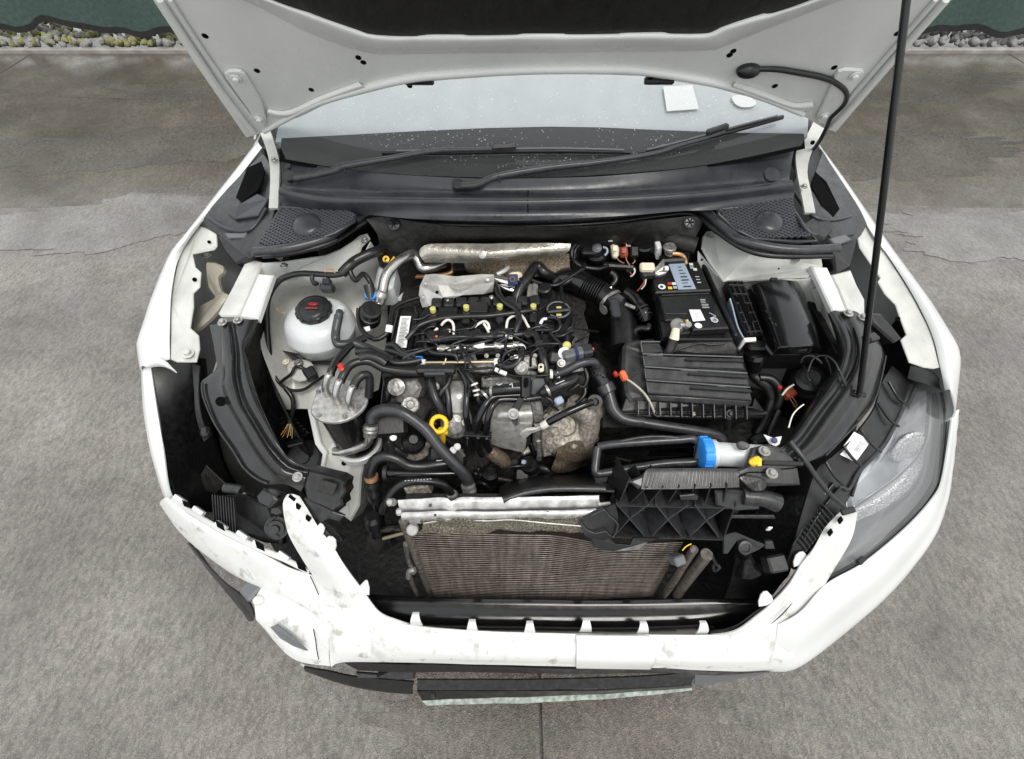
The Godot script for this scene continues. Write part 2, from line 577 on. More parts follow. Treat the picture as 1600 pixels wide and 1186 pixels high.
func _ready() -> void:
	var cam := Camera3D.new()
	cam.name = "camera"
	cam.position = Vector3(-0.065, 1.68, 0)
	cam.rotation_degrees = Vector3(-52, 0, 0)
	cam.fov = 75.93
	cam.near = 0.02
	cam.far = 600
	add_child(cam)
	cam.current = true
	var env := Environment.new()
	var sky := Sky.new()
	var air := ProceduralSkyMaterial.new()
	air.sky_top_color = Color(0.885, 0.90, 0.91)
	air.sky_horizon_color = Color(0.82, 0.826, 0.82)
	air.ground_horizon_color = Color(0.5, 0.5, 0.49)
	air.ground_bottom_color = Color(0.35, 0.34, 0.33)
	air.sky_curve = 0.2
	sky.sky_material = air
	env.background_mode = Environment.BG_SKY
	env.sky = sky
	env.background_energy_multiplier = 1.0
	env.tonemap_mode = Environment.TONE_MAPPER_LINEAR
	env.tonemap_exposure = 1.9
	env.ssao_enabled = true
	env.ssil_enabled = true
	env.sdfgi_enabled = true
	var we := WorldEnvironment.new()
	we.name = "overcast_air"
	we.environment = env
	add_child(we)
	var sun := DirectionalLight3D.new()
	sun.name = "overcast_sun"
	sun.light_energy = 0.4
	sun.light_angular_distance = 25
	sun.light_color = Color(1, 0.985, 0.96)
	sun.shadow_enabled = true
	sun.rotation_degrees = Vector3(-62, 25, 0)
	add_child(sun)

	rng.seed = 4711
	crumple.seed = 99
	crumple.frequency = 0.5
	crumple.fractal_octaves = 3
	materials()
	yard()
	car = Node3D.new()
	car.name = "damaged_car"
	car.position = HOME
	add_child(car)
	tag(car, "damaged white car with its bonnet propped open over the engine bay", "car")
	body()
	hood()
	cowl()
	wings()
	bumper()
	front_frame()
	headlight()
	engine()
	engine_details()
	left_side()
	right_side()

# ================= the yard
func yard() -> void:
	var st := tool()
	quad(st, Vector3(-250, -0.02, 250), Vector3(250, -0.02, 250), Vector3(250, -0.02, -250), Vector3(-250, -0.02, -250))
	var g := put("ground", self, "concrete_worn", st)
	tag(g, "rough grey concrete yard", "", "", "structure")
	var xs := [-9000, -4480, 16, 4500, 9000]
	var zs := [5000, -2640, -5120]
	for j in 2:
		for i in 4:
			var x0: float = xs[i] + 5
			var x1: float = xs[i + 1] - 5
			var z0: float = zs[j] - 2
			var z1: float = zs[j + 1] + 2
			slab("concrete_slab", g, "concrete_far" if j == 1 else ("concrete_worn" if i == 2 else "concrete"), 18, [V(x0, 0, z0), V(x1, 0, z0), V(x1, 0, z1), V(x0, 0, z1)], 6)
	for k in 2:
		var c: Vector3 = [Vector3(-2.0, 0.0025, -2.62), Vector3(2.75, 0.0025, -2.35)][k]
		var r: Vector3 = [Vector3(1.0, 0, 0.3), Vector3(0.9, 0, 0.24)][k]
		var edge := []
		for i in 300:
			var a := TAU * i / 300.0
			var f := 1.0 + 0.5 * crumple.get_noise_2d(cos(a) * 2.0 + k * 17, sin(a) * 2.0) + 0.22 * crumple.get_noise_2d(cos(a) * 6.0 + k * 9, sin(a) * 6.0 + 50) + 0.07 * crumple.get_noise_2d(cos(a) * 24.0, sin(a) * 24.0 + 9)
			edge.append(c + Vector3(cos(a) * r.x * f, 0, sin(a) * r.z * f - (0.3 if k == 0 else -0.1) * cos(a) * r.x))
		tag(slab("puddle", self, "concrete_wet", 1, edge, 0.1, 1), "shallow film of rainwater lying on the concrete", "", "", "structure")
	for k in 5:
		var c: Vector3 = [Vector3(0.12, 0.0015, -0.05), Vector3(-2.6, 0.0015, -3.35), Vector3(-1.9, 0.0015, -4.4), Vector3(2.6, 0.0015, -3.3), Vector3(3.2, 0.0015, -4.4)][k]
		var r: Vector3 = [Vector3(0.52, 0, 0.24), Vector3(1.3, 0, 0.28), Vector3(1.5, 0, 0.22), Vector3(1.0, 0, 0.3), Vector3(1.2, 0, 0.25)][k]
		var edge := []
		for i in 260:
			var a := TAU * i / 260.0
			var f := 1.0 + 0.5 * crumple.get_noise_2d(cos(a) * 2.5 + k * 17, sin(a) * 2.5) + 0.25 * crumple.get_noise_2d(cos(a) * 6.0 + k * 9, sin(a) * 6.0 + 50) + 0.08 * crumple.get_noise_2d(cos(a) * 24.0, sin(a) * 24.0 + 9)
			edge.append(c + Vector3(cos(a) * r.x * f, 0, sin(a) * r.z * f - (0.12 * cos(a) * r.x if k > 0 else 0.0)))
		for half in (2 if k == 0 else 1):
			var own := []
			for q in edge:
				var side := Vector3(maxf(q.x, 0.021) if half == 0 else minf(q.x, 0.011), q.y, q.z) if k == 0 else Vector3(q)
				if own.is_empty() or own[-1].distance_to(side) > 0.002: own.append(side)
			tag(slab("damp_patch", self, "concrete_damp" if k == 0 else "concrete_soaked", 1, own, 0.1, 1), "darker damp patch on the concrete", "", "", "structure")
	# fence line: pale kerb, stones behind it, green shade cloth on posts
	st = tool()
	box(st, V(0, 10, -5150), Vector3(31000, 45, 60), Vector3.ZERO, 8)
	tag(put("kerb", self, "kerb_stone", st), "pale concrete kerb along the foot of the fence", "", "", "structure")
	var rockmesh := []
	for k in 3:
		st = tool()
		knob(st, Vector3.ZERO, Vector3(34, 24, 30) * (0.8 + 0.2 * k), 10, 0.8)
		st.generate_normals()
		rockmesh.append(st.commit())
	for side in 2:
		for k in 3:
			var mm := MultiMesh.new()
			mm.transform_format = MultiMesh.TRANSFORM_3D
			mm.mesh = rockmesh[k]
			mm.instance_count = 420
			for i in 420:
				var x := rng.randf_range(-8.0, 0.0) if side == 0 else rng.randf_range(0.0, 8.0)
				var b := Basis.from_euler(Vector3(rng.randf() * 6, rng.randf() * 6, rng.randf() * 6)).scaled(Vector3.ONE * rng.randf_range(0.6, 1.25))
				var z := rng.randf_range(-5.7, -5.2)
				mm.set_instance_transform(i, Transform3D(b, Vector3(x, 0.05 + maxf(0, (-5.27 - z)) * 0.22, z)))
			var mi := MultiMeshInstance3D.new()
			mi.multimesh = mm
			mi.material_override = M["stone_mossy" if side == 0 and k < 2 else "stone_grey"]
			hang(mi, "stones", self)
			tag(mi, "mossy stones showing under the green cloth at the left" if side == 0 else "grey stones showing under the green cloth at the right", "stones", "", "stuff")
	var fence := Node3D.new()
	fence.name = "fence"
	fence.position = Vector3(0, 0, -5.28)
	add_child(fence)
	tag(fence, "long fence hung with dark green shade cloth behind the car", "fence")
	for i in 14:
		var px := -15.0 + i * 2.3
		st = tool()
		box(st, Vector3(px, 0.75, -0.09), Vector3(60, 1550, 60), Vector3.ZERO, 4)
		put("post", fence, "post", st)
	var rows := []
	var low := []
	for j in 9:
		var l := PackedVector3Array()
		for i in 421:
			var x := -15.0 + i * 0.0717
			var f := float(j) / 8.0
			var hem := 0.105 + 0.05 * absf(sin(x * 2.9 + 0.8 * sin(x * 1.3))) + 0.012 * sin(x * 17.0)
			if x < -4.0 and x > -4.6: hem += 0.07 * sin((x + 4.6) / 0.6 * PI)
			var fold := 0.035 * sin(x * 3.1 + sin(x * 0.7) * 2.0 + f * 0.8) + 0.02 * sin(x * 9.0 + f * 2.0) * (1.0 - f)
			l.append(Vector3(x, lerpf(hem, 1.5, f), 0.03 + fold))
		rows.append(l)
	st = tool()
	sheet(st, rows, 3)
	var cl := put("shade_cloth", fence, "cloth", st)
	var hem_rows := [PackedVector3Array(), PackedVector3Array()]
	for i in 421:
		hem_rows[0].append(rows[0][i] + Vector3(0, -0.012, 0.005))
		hem_rows[1].append(rows[0][i] + Vector3(0, 0.036, 0.006))
	st = tool()
	sheet(st, hem_rows, 4)
	put("hem", cl, "hem", st)

# ================= hidden rest of the body, built simply
func body() -> void:
	var b := group("body_shell")
	for s in [-1, 1]:
		skin("side_panel", b, "white", [[V(s * 800, 1000, -1380), V(s * 850, 1010, -2300), V(s * 860, 1020, -3600), V(s * 780, 1020, -4450)], [V(s * 905, 820, -1330), V(s * 915, 820, -2300), V(s * 915, 850, -3600), V(s * 830, 850, -4520)], [V(s * 900, 500, -1330), V(s * 905, 500, -2300), V(s * 905, 500, -3600), V(s * 830, 500, -4540)], [V(s * 850, 280, -1330), V(s * 860, 280, -2300), V(s * 860, 280, -3600), V(s * 790, 330, -4500)]], 24, 14, 4)
		skin("side_window", b, "side_glass", [[V(s * 800, 1005, -1400), V(s * 845, 1015, -2300), V(s * 850, 1025, -3600), V(s * 770, 1030, -4350)], [V(s * 640, 1500, -1980), V(s * 660, 1530, -1500), V(s * 650, 1520, -3500), V(s * 600, 1440, -4100)]], 20, 6, 5)
		hose("roof_pillar", b, "white", [24, 26, 26], [V(s * 735, 1190, -1470), V(s * 690, 1360, -1680), V(s * 630, 1545, -1990)], 10, 5)
		for z in [-960, -3500]:
			var w := group("wheel")
			w.position += V(s * 800, 330, z)
			turned("tyre", w, "tyre", Vector3(-s * 0.11, 0, 0), Vector3(s * 0.11, 0, 0), [[0, 225], [10, 300], [35, 328], [180, 328], [210, 300], [220, 225]], 36)
			turned("rim", w, "rim_silver", Vector3(-s * 0.09, 0, 0), Vector3(s * 0.1, 0, 0), [[0, 226], [150, 226], [185, 210], [172, 60], [180, 30]], 28)
	skin("roof", b, "white", [[V(-630, 1545, -1980), V(0, 1585, -1900), V(630, 1545, -1980)], [V(-655, 1570, -2500), V(0, 1620, -2500), V(655, 1570, -2500)], [V(-620, 1520, -4000), V(0, 1570, -4050), V(620, 1520, -4000)], [V(-760, 1000, -4450), V(0, 1010, -4560), V(760, 1000, -4450)], [V(-800, 400, -4500), V(0, 400, -4620), V(800, 400, -4500)]], 16, 30, 6)
	block("floor_pan", b, "dark", V(0, 270, -2700), 1640, 60, 3400)
	block("dashboard", b, "black", V(0, 930, -1420), 1420, 180, 420, Vector3.ZERO, 40)
	block("seat_bulkhead", b, "dark", V(0, 700, -1330), 1500, 640, 20)
	block("undertray", b, "dark", V(0, 255, -830), 1340, 14, 840)
	slab("front_undertray", b, "dark", 10, [V(-830, 300, -900), V(830, 300, -900), V(850, 300, -600), V(690, 300, -410), V(420, 300, -260), V(240, 300, -205), V(-240, 300, -205), V(-420, 300, -260), V(-690, 300, -410), V(-850, 300, -600)], 1)
	skin("inner_bumper_liner", b, "dark", [[V(880, 640, -600), V(720, 560, -360), V(560, 500, -270)], [V(860, 300, -600), V(700, 300, -350), V(540, 300, -250)]], 14, 6, 4)
	for s in [-1, 1]:
		block("arch_liner", b, "dark", V(s * 660, 560, -900), 16, 620, 620)

# ================= bonnet
func hood() -> void:
	var st := tool()
	var o := [V(-698,1121,-1165),V(-666,1130,-1160),V(-587,1164,-1141),V(-488,1211,-1113),V(-385,1245,-1094),V(-280,1271,-1078),V(-193,1280,-1073),V(-90,1288,-1069),V(-2,1292,-1067),V(100,1292,-1067),V(198,1288,-1069),V(344,1262,-1084),V(461,1230,-1102),V(599,1179,-1132),V(651,1152,-1147),V(693,1138,-1155),V(686,1192,-1124),V(670,1338,-1040),V(661,1434,-985)]
	o.append_array([V(640, 1640, -866), V(560, 1880, -727), V(380, 1975, -672), V(0, 2000, -658), V(-380, 1975, -672), V(-560, 1880, -727), V(-640, 1640, -866)])
	o.append_array([V(-658,1434,-985),V(-674,1324,-1048)])
	plate(st, o, 26, 3)
	var h := put("hood", car, "hood_white", st)
	# rolled rims along the edges, pressed frame round the pad
	hose("rim_fold", h, "hood_white", 6, [V(-642,1435,-981),V(-654,1329,-1041),V(-663,1245,-1090),V(-664,1146,-1147)], 8)
	hose("rim_fold", h, "hood_white", 4, [V(-625,1435,-981),V(-637,1329,-1041),V(-641,1257,-1083),V(-642,1164,-1137)], 8)
	hose("rim_fold", h, "hood_white", 6, [V(646,1435,-981),V(652,1342,-1034),V(662,1245,-1090),V(666,1156,-1142)], 8)
	hose("rim_fold", h, "hood_white", 4, [V(629,1435,-981),V(636,1345,-1032),V(643,1253,-1086),V(643,1171,-1133)], 8)
	hose("rim_fold", h, "hood_white", [6, 9, 9, 9, 6], [V(-641,1145,-1149),V(-571,1182,-1128),V(-476,1228,-1101),V(-376,1260,-1083),V(-274,1286,-1068),V(-188,1296,-1062),V(-90,1303,-1058),V(-3,1307,-1055),V(96,1307,-1055),V(193,1303,-1058),V(333,1278,-1072),V(446,1246,-1091),V(576,1196,-1119)], 8, 4)
	var pad := [V(-550,1489,-953),V(-450,1432,-986),V(-391,1412,-997),V(-385,1406,-1001),V(-319,1382,-1014),V(-311,1378,-1017),V(-222,1375,-1018),V(-215,1380,-1016),V(-150,1380,-1016),V(-144,1377,-1018),V(-54,1378,-1017),V(-47,1382,-1014),V(25,1382,-1014),V(33,1379,-1016),V(119,1380,-1016),V(125,1383,-1014),V(199,1385,-1013),V(207,1381,-1015),V(275,1381,-1015),V(283,1383,-1014),V(307,1396,-1006),V(356,1416,-995),V(365,1411,-998),V(415,1432,-986),V(517,1489,-953)]
	var l0 := [V(-618,1476,-959),V(-503,1432,-984),V(-424,1378,-1016),V(-333,1341,-1037),V(-227,1339,-1038),V(-137,1340,-1038),V(-51,1341,-1037),V(35,1341,-1037),V(125,1344,-1035),V(216,1344,-1035),V(311,1347,-1034),V(342,1364,-1024),V(465,1428,-987),V(584,1489,-951)]
	var l1 := [V(-595,1482,-945),V(-479,1435,-972),V(-406,1391,-998),V(-323,1356,-1018),V(-223,1353,-1020),V(-135,1354,-1019),V(-51,1356,-1018),V(33,1356,-1018),V(120,1358,-1017),V(209,1358,-1017),V(299,1359,-1016),V(327,1377,-1006),V(444,1433,-973),V(557,1492,-940)]
	var l2 := [V(-559,1488,-938),V(-455,1436,-968),V(-387,1406,-985),V(-311,1376,-1003),V(-219,1374,-1004),V(-133,1374,-1004),V(-51,1376,-1003),V(30,1376,-1003),V(115,1377,-1002),V(202,1377,-1002),V(281,1378,-1002),V(309,1394,-992),V(421,1435,-969),V(521,1493,-936)]
	skin("pad_frame", h, "hood_white", [l0, l1, l2, pad], 70, 14, 0.0)
	var pp := pad.duplicate()
	pp.append_array([V(420, 1880, -727), V(0, 1900, -715), V(-420, 1880, -727)])
	pp = shift(pp, V(0, -3.5, 6))
	st = tool()
	plate(st, pp, 8, 2)
	put("insulation_pad", h, "dark", st)
	for c in [V(-614,1373,-1020), V(-563,1303,-1060), V(-478,1259,-1086), V(-615,1238,-1098), V(620,1378,-1017), V(559,1310,-1056), V(470,1268,-1080), V(608,1249,-1091), V(-273,1268,-1080), V(211,1283,-1072), V(-355,1331,-1044), V(-349,1321,-1050), V(343,1336,-1041), V(346,1344,-1037)]:
		turned("drain_hole", h, "hole", c, c + Vector3(0, -0.5, 0.866), [[0, 5.5], [0.8, 5.5]], 14)
	block("rear_seal_clip", h, "black", V(-252,1278,-1077), 60, 14, 12, Vector3(-30, 0, 0), 3)
	block("rear_seal_clip", h, "black", V(231,1279,-1076), 60, 14, 12, Vector3(-30, 0, 0), 3)
	# pressed dents in the corners
	skin("corner_pressing", h, "hood_white", [[V(-593,1210,-1113),V(-553,1206,-1115),V(-466,1244,-1093),V(-374,1278,-1074)], [V(-596,1205,-1106),V(-552,1198,-1111),V(-458,1239,-1087),V(-366,1273,-1067)], [V(-601,1185,-1127),V(-555,1181,-1129),V(-459,1224,-1105),V(-365,1259,-1084)]], 16, 9, 0)
	skin("corner_pressing", h, "hood_white", [[V(385,1278,-1074),V(465,1252,-1089),V(535,1227,-1103),V(573,1230,-1101)], [V(379,1273,-1067),V(460,1245,-1083),V(537,1219,-1098),V(578,1222,-1097)], [V(382,1259,-1084),V(465,1230,-1101),V(548,1203,-1117),V(598,1203,-1117)]], 16, 9, 0)
	# washer nozzle and its hose
	st = tool()
	knob(st, V(393,1306,-1051), Vector3(24, 14, 14), 14)
	put("washer_nozzle_cap", h, "black", st)
	hose("washer_hose", h, "rubber", [5, 6, 4.5, 4.5, 4.5], [V(407,1310,-1047),V(442,1310,-1047),V(477,1305,-1050),V(546,1292,-1057),V(589,1276,-1067),V(623,1254,-1079),V(640,1226,-1095),V(639,1191,-1115),V(649,1165,-1130),V(653,1131,-1137),V(668,1082,-1176),V(696,1019,-1259)], 8)
	# hinges
	for s in 2:
		var hg := group("hood_hinge")
		st = tool()
		if s == 0:
			plate(st, [V(-627,1299,-1055),V(-591,1304,-1051),V(-589,1275,-1068),V(-596,1224,-1098),V(-619,1170,-1129),V(-644,1163,-1133),V(-636,1203,-1110),V(-633,1260,-1077)], 6, 2, 3)
			put("strap", hg, "hood_white", st)
			bolt(hg, V(-609,1290,-1058), Vector3(0, -0.5, 0.866), 10, "hood_white")
			bolt(hg, V(-625,1186,-1118), Vector3(0, -0.5, 0.866), 10, "hood_white")
			var st2 := tool()
			loft(st2, [[V(-694,1118,-1231),V(-672,1100,-1190),V(-648,1085,-1133),V(-637,1065,-1082),V(-626,1040,-1002)], [V(-668,1122,-1236),V(-645,1102,-1186),V(-622,1087,-1129),V(-614,1067,-1078),V(-605,1040,-1002)]], 16, 0, 6)
			put("arm", hg, "white_inner", st2)
			st2 = tool()
			knob(st2, V(-685,1112,-1254), Vector3(12, 12, 14), 10)
			put("pivot", hg, "white_inner", st2)
			bolt(hg, V(-629,1092,-1120), Vector3.UP, 8, "zinc")
		else:
			plate(st, [V(568,1304,-1051),V(601,1307,-1050),V(622,1299,-1055),V(633,1254,-1081),V(642,1196,-1114),V(646,1167,-1131),V(611,1185,-1120),V(597,1221,-1100),V(582,1263,-1075)], 6, 2, 3)
			put("strap", hg, "hood_white", st)
			bolt(hg, V(606,1296,-1055), Vector3(0, -0.5, 0.866), 10, "hood_white")
			bolt(hg, V(619,1197,-1112), Vector3(0, -0.5, 0.866), 10, "hood_white")
			var st2 := tool()
			loft(st2, [[V(697,1122,-1270),V(661,1105,-1212),V(624,1092,-1162),V(615,1070,-1102),V(613,1052,-1049),V(609,1035,-991)], [V(719,1122,-1249),V(683,1105,-1193),V(649,1092,-1138),V(639,1070,-1102),V(637,1052,-1049),V(633,1035,-991)]], 16, 0, 6)
			put("arm", hg, "white_inner", st2)
			bolt(hg, V(612,1066,-1047), Vector3.UP, 8, "zinc")
			turned("arm_hole", hg, "hole", V(659,1108,-1171), V(658,1109,-1169), [[0, 5], [1, 5]], 12)
	var pr := hose("hood_prop_rod", car, "black_gloss", 5.6, [V(643,882,-589), V(638,890,-586), V(473, 1560, -893)], 10, 1)
	hose("end_hook", pr, "black_gloss", 5.6, [V(639,888,-586), V(638,880,-584), V(630,876,-595)], 10, 3)

# ================= windscreen, wipers, plastic cowl
func cowl() -> void:
	var ws := group("windscreen")
	skin("glass", ws, "pane", [[V(-589,1107,-1095),V(-393,1091,-1067),V(-139,1084,-1056),V(53,1085,-1057),V(349,1097,-1078),V(607,1124,-1124)], [V(-619,1154,-1177),V(-398,1154,-1177),V(-140,1154,-1177),V(55,1154,-1177),V(355,1154,-1177),V(635,1163,-1191)], [V(-640, 1520, -1810), V(-300, 1530, -1830), V(0, 1535, -1836), V(300, 1530, -1830), V(640, 1520, -1810)]], 24, 12, 0)
	slab("black_border", ws, "hole", 1.5, [V(-608,1100,-1099),V(-489,1089,-1079),V(-395,1083,-1070),V(-317,1080,-1064),V(-139,1077,-1059),V(54,1077,-1060),V(181,1081,-1065),V(352,1089,-1081),V(523,1105,-1107),V(621,1116,-1127),V(621,1135,-1159),V(462,1136,-1162),V(266,1140,-1168),V(146,1143,-1173),V(25,1144,-1175),V(-125,1142,-1172),V(-291,1138,-1165),V(-426,1134,-1158),V(-606,1129,-1149)], 0)
	slab("deployed_airbag", ws, "airbag", 20, [V(-623,1121,-1147),V(-428,1127,-1159),V(-292,1132,-1166),V(-126,1136,-1173),V(26,1137,-1176),V(147,1137,-1174),V(268,1133,-1169),V(464,1130,-1163),V(633,1127,-1159),V(647,1181,-1251),V(524,1232,-1339),V(13,1249,-1369),V(-498,1223,-1324),V(-614,1164,-1222)], 0)
	tag(slab("paper_sheet", self, "paper_grey", 1.5, [V(295,1197,-1263),V(365,1199,-1266),V(377,1168,-1212),V(301,1165,-1207)], 0), "white paper sheet lying behind the wet windscreen", "paper")
	slab("paper_disc", ws, "paper_grey", 1.5, [V(458,1184,-1241),V(479,1186,-1244),V(500,1183,-1238),V(514,1176,-1227),V(504,1171,-1218),V(480,1170,-1217),V(463,1175,-1225)], 0, 4)
	var drops := MultiMesh.new()
	drops.transform_format = MultiMesh.TRANSFORM_3D
	var st := tool()
	knob(st, Vector3.ZERO, Vector3(1000, 300, 1000), 8)
	st.generate_normals()
	drops.mesh = st.commit()
	drops.instance_count = 1300
	for i in 1300:
		var x := rng.randf_range(-0.6, 0.6)
		var lowest := 0.05 + 0.45 * pow(x / 0.6, 2)
		var a := rng.randf()
		while a * a < lowest: a = rng.randf()
		var q := V(0, 1085, -1057).lerp(V(0, 1250, -1343), a * a) + Vector3(x, 0, 0)
		var s := rng.randf_range(0.0006, 0.0018)
		drops.set_instance_transform(i, Transform3D(Basis.from_euler(Vector3(deg_to_rad(30), 0, 0)).scaled(Vector3.ONE * s * (1.5 if rng.randf() < 0.06 else 1.0)), q + Vector3(0, 0.866, 0.5) * 0.001))
	var dm := MultiMeshInstance3D.new()
	dm.multimesh = drops
	var dw := mat("drop", 0.6, 0.63, 0.66, 0.1)
	dw.transparency = BaseMaterial3D.TRANSPARENCY_ALPHA
	dw.albedo_color.a = 0.14
	dm.material_override = dw
	hang(dm, "rain_drops", ws)
	tag(dm, "", "", "", "stuff")
	# wipers
	for s in 2:
		var w := group("wiper")
		if s == 0:
			hose("arm", w, "rubber_dusty", [9, 8, 9, 7, 6, 4], [V(-564,1092,-1037),V(-518,1099,-1036),V(-462,1108,-1044),V(-442,1114,-1050),V(-352,1121,-1067),V(-245,1130,-1087),V(-154,1131,-1092),V(-80,1132,-1091)], 8)
			hose("blade", w, "black", [5, 6, 6, 5], [V(-363,1120,-1098),V(-212,1122,-1097),V(23,1124,-1100),V(208,1121,-1099)], 6)
			hose("blade_spine", w, "lamp_grey", 2.5, [V(-328,1127,-1093),V(-182,1129,-1094),V(22,1131,-1097),V(190,1128,-1096)], 6)
			rod("adapter", w, "black_grey", V(-111,1133,-1092), V(-56,1135,-1095), 13, 14, 3)
			drum("pivot_cap", w, "black_grey", V(-566,1090,-1041), Vector3(0, 0.87, 0.5), 12, 14)
			rod("joint", w, "black_grey", V(-443,1119,-1056), V(-437,1107,-1035), 4, 8)
		else:
			hose("arm", w, "rubber_dusty", [9, 8, 9, 7, 5, 4, 4], [V(-188,1083,-1021),V(-144,1088,-1019),V(-95,1102,-1030),V(21,1111,-1050),V(129,1116,-1063),V(257,1127,-1082),V(321,1139,-1098),V(375,1148,-1110),V(418,1156,-1124)], 8)
			hose("blade", w, "black", [4, 6, 6, 5], [V(225,1120,-1098),V(317,1133,-1111),V(436,1149,-1140),V(564,1165,-1176)], 6)
			hose("blade_spine", w, "lamp_grey", 2.5, [V(242,1128,-1096),V(329,1142,-1111),V(433,1157,-1138),V(547,1171,-1169)], 6)
			rod("adapter", w, "black_grey", V(377,1154,-1121), V(427,1163,-1136), 13, 14, 3)
			drum("pivot_cap", w, "black_grey", V(-188,1080,-1025), Vector3(0, 0.87, 0.5), 12, 14)
			rod("joint", w, "black_grey", V(-98,1110,-1036), V(-92,1097,-1014), 4, 8)
	# cowl panel: rear edge on the glass, step, lip, front face
	var c := skin("cowl_panel", car, "cowl_grey", [[V(-617,1092,-1141),V(-562,1092,-1108),V(-488,1092,-1082),V(-391,1092,-1062),V(-313,1092,-1051),V(-137,1092,-1037),V(51,1092,-1040),V(178,1092,-1051),V(351,1092,-1082),V(538,1092,-1138),V(624,1092,-1181)], [V(-599,1068,-1054),V(-539,1068,-1035),V(-399,1068,-1025),V(-211,1068,-1019),V(-29,1068,-1017),V(81,1068,-1019),V(251,1068,-1030),V(449,1068,-1057),V(590,1068,-1085)], [V(-593,1075,-1021),V(-534,1075,-1002),V(-421,1075,-984),V(-264,1075,-979),V(-30,1075,-977),V(163,1075,-984),V(309,1075,-1000),V(429,1075,-1018),V(583,1075,-1053)], [V(-597,1066,-1020),V(-539,1066,-999),V(-451,1066,-981),V(-265,1066,-976),V(-29,1066,-971),V(196,1066,-984),V(310,1066,-996),V(416,1066,-1012),V(588,1066,-1050)], [V(-599,1048,-1023),V(-533,1048,-997),V(-413,1048,-982),V(-267,1048,-971),V(-29,1048,-969),V(196,1048,-982),V(315,1048,-997),V(422,1048,-1012),V(598,1048,-1050)], [V(-605,1038,-1020),V(-537,1038,-1000),V(-439,1038,-989),V(-378,1038,-977),V(-267,1038,-959),V(-29,1038,-954),V(197,1038,-974),V(317,1038,-992),V(384,1038,-994),V(468,1038,-1005),V(593,1038,-1036)]], 60, 26, 3)
	# rubber seal along its front
	hose("rubber_seal", c, "rubber_dusty", 11, [V(-624,1018,-868),V(-581,1018,-875),V(-546,1018,-884),V(-504,1018,-902),V(-477,1018,-921),V(-457,1018,-945),V(-437,1018,-974),V(-417,1018,-1002),V(-390,1018,-1020),V(-341,1018,-1025),V(-275,1018,-1005),V(-155,1018,-994),V(24,1018,-992),V(176,1018,-1010),V(282,1018,-1033),V(363,1018,-1041),V(390,1018,-1025),V(413,1018,-969),V(428,1018,-933),V(448,1018,-907),V(509,1018,-882),V(577,1018,-875),V(649,1018,-882)], 10, 5)
	hose("rubber_seal_lip", c, "rubber", 6, [V(-611,1008,-868),V(-548,1008,-879),V(-478,1008,-911),V(-437,1008,-961),V(-391,1008,-1009),V(-341,1008,-1012),V(-275,1008,-989),V(-154,1008,-981),V(24,1008,-979),V(175,1008,-994),V(282,1008,-1017),V(363,1008,-1025),V(404,1008,-961),V(448,1008,-895),V(509,1008,-868),V(635,1008,-868)], 8, 5)
	for s in 2:
		var out: Array = [V(-597,1038,-1007),V(-445,1038,-989),V(-419,1038,-972),V(-420,1038,-952),V(-458,1028,-923),V(-511,1018,-904),V(-611,1006,-898),V(-631,1006,-911)] if s == 0 else [V(409,1038,-997),V(583,1038,-1026),V(581,1038,-992),V(583,1038,-933),V(618,1012,-917),V(565,1012,-913),V(474,1018,-916),V(435,1028,-937),V(414,1028,-992)]
		var low := []
		for p in out: low.append(p - V(0, 14, 0))
		slab("grille_floor", c, "hole", 4, low, 0)
		var gr := tool()
		var poly := PackedVector2Array()
		for p in out: poly.append(Vector2(p.x, p.z))
		var nn := newell(out)
		if nn.y < 0: nn = -nn
		var o0: Vector3 = out[0]
		for dirn in 2:
			var d := Vector2(1, 0.62 if dirn == 0 else -0.62).normalized()
			var across := Vector2(-d.y, d.x)
			for k in range(-90, 90):
				var mid := Vector2(o0.x, o0.z) + across * k * 0.0074
				for piece in Geometry2D.intersect_polyline_with_polygon(PackedVector2Array([mid - d * 0.6, mid + d * 0.6]), poly):
					var a: Vector2 = piece[0]
					var b: Vector2 = piece[-1]
					var ya := o0.y - (nn.x * (a.x - o0.x) + nn.z * (a.y - o0.z)) / nn.y
					var yb := o0.y - (nn.x * (b.x - o0.x) + nn.z * (b.y - o0.z)) / nn.y
					beam(gr, Vector3(a.x, ya - 0.001 * dirn, a.y), Vector3(b.x, yb - 0.001 * dirn, b.y), 2.5, 4, 0)
		tag(put("grille_lattice", c, "lattice", gr), "", "", "", "stuff")
		var fr := out.duplicate()
		fr.append(out[0])
		hose("grille_frame", c, "cowl_grey", 5, fr, 6, 1)
		var dc: Vector3 = V(-526,1030,-947) if s == 0 else V(517,1030,-959)
		turned("grille_dome", c, "cowl_grey", dc, dc + Vector3(0, 1, 0.25), [[0, 33], [6, 31], [10, 24], [12, 14], [12.5, 2]], 24, true)
	for s in 2:
		var cp: Vector3 = V(522,1094,-1045) if s == 1 else V(-576,1100,-1070)
		drum("round_plug", c, "cowl_grey", cp, Vector3(0, 0.87, 0.5), 17 if s == 1 else 6, 9)
	hose("centre_joint", c, "hole", 1.2, [V(-27,1074,-1039), V(-29,1072,-1010), V(-30,1077,-973), V(-30,1068,-968), V(-29,1050,-966)], 5, 1)
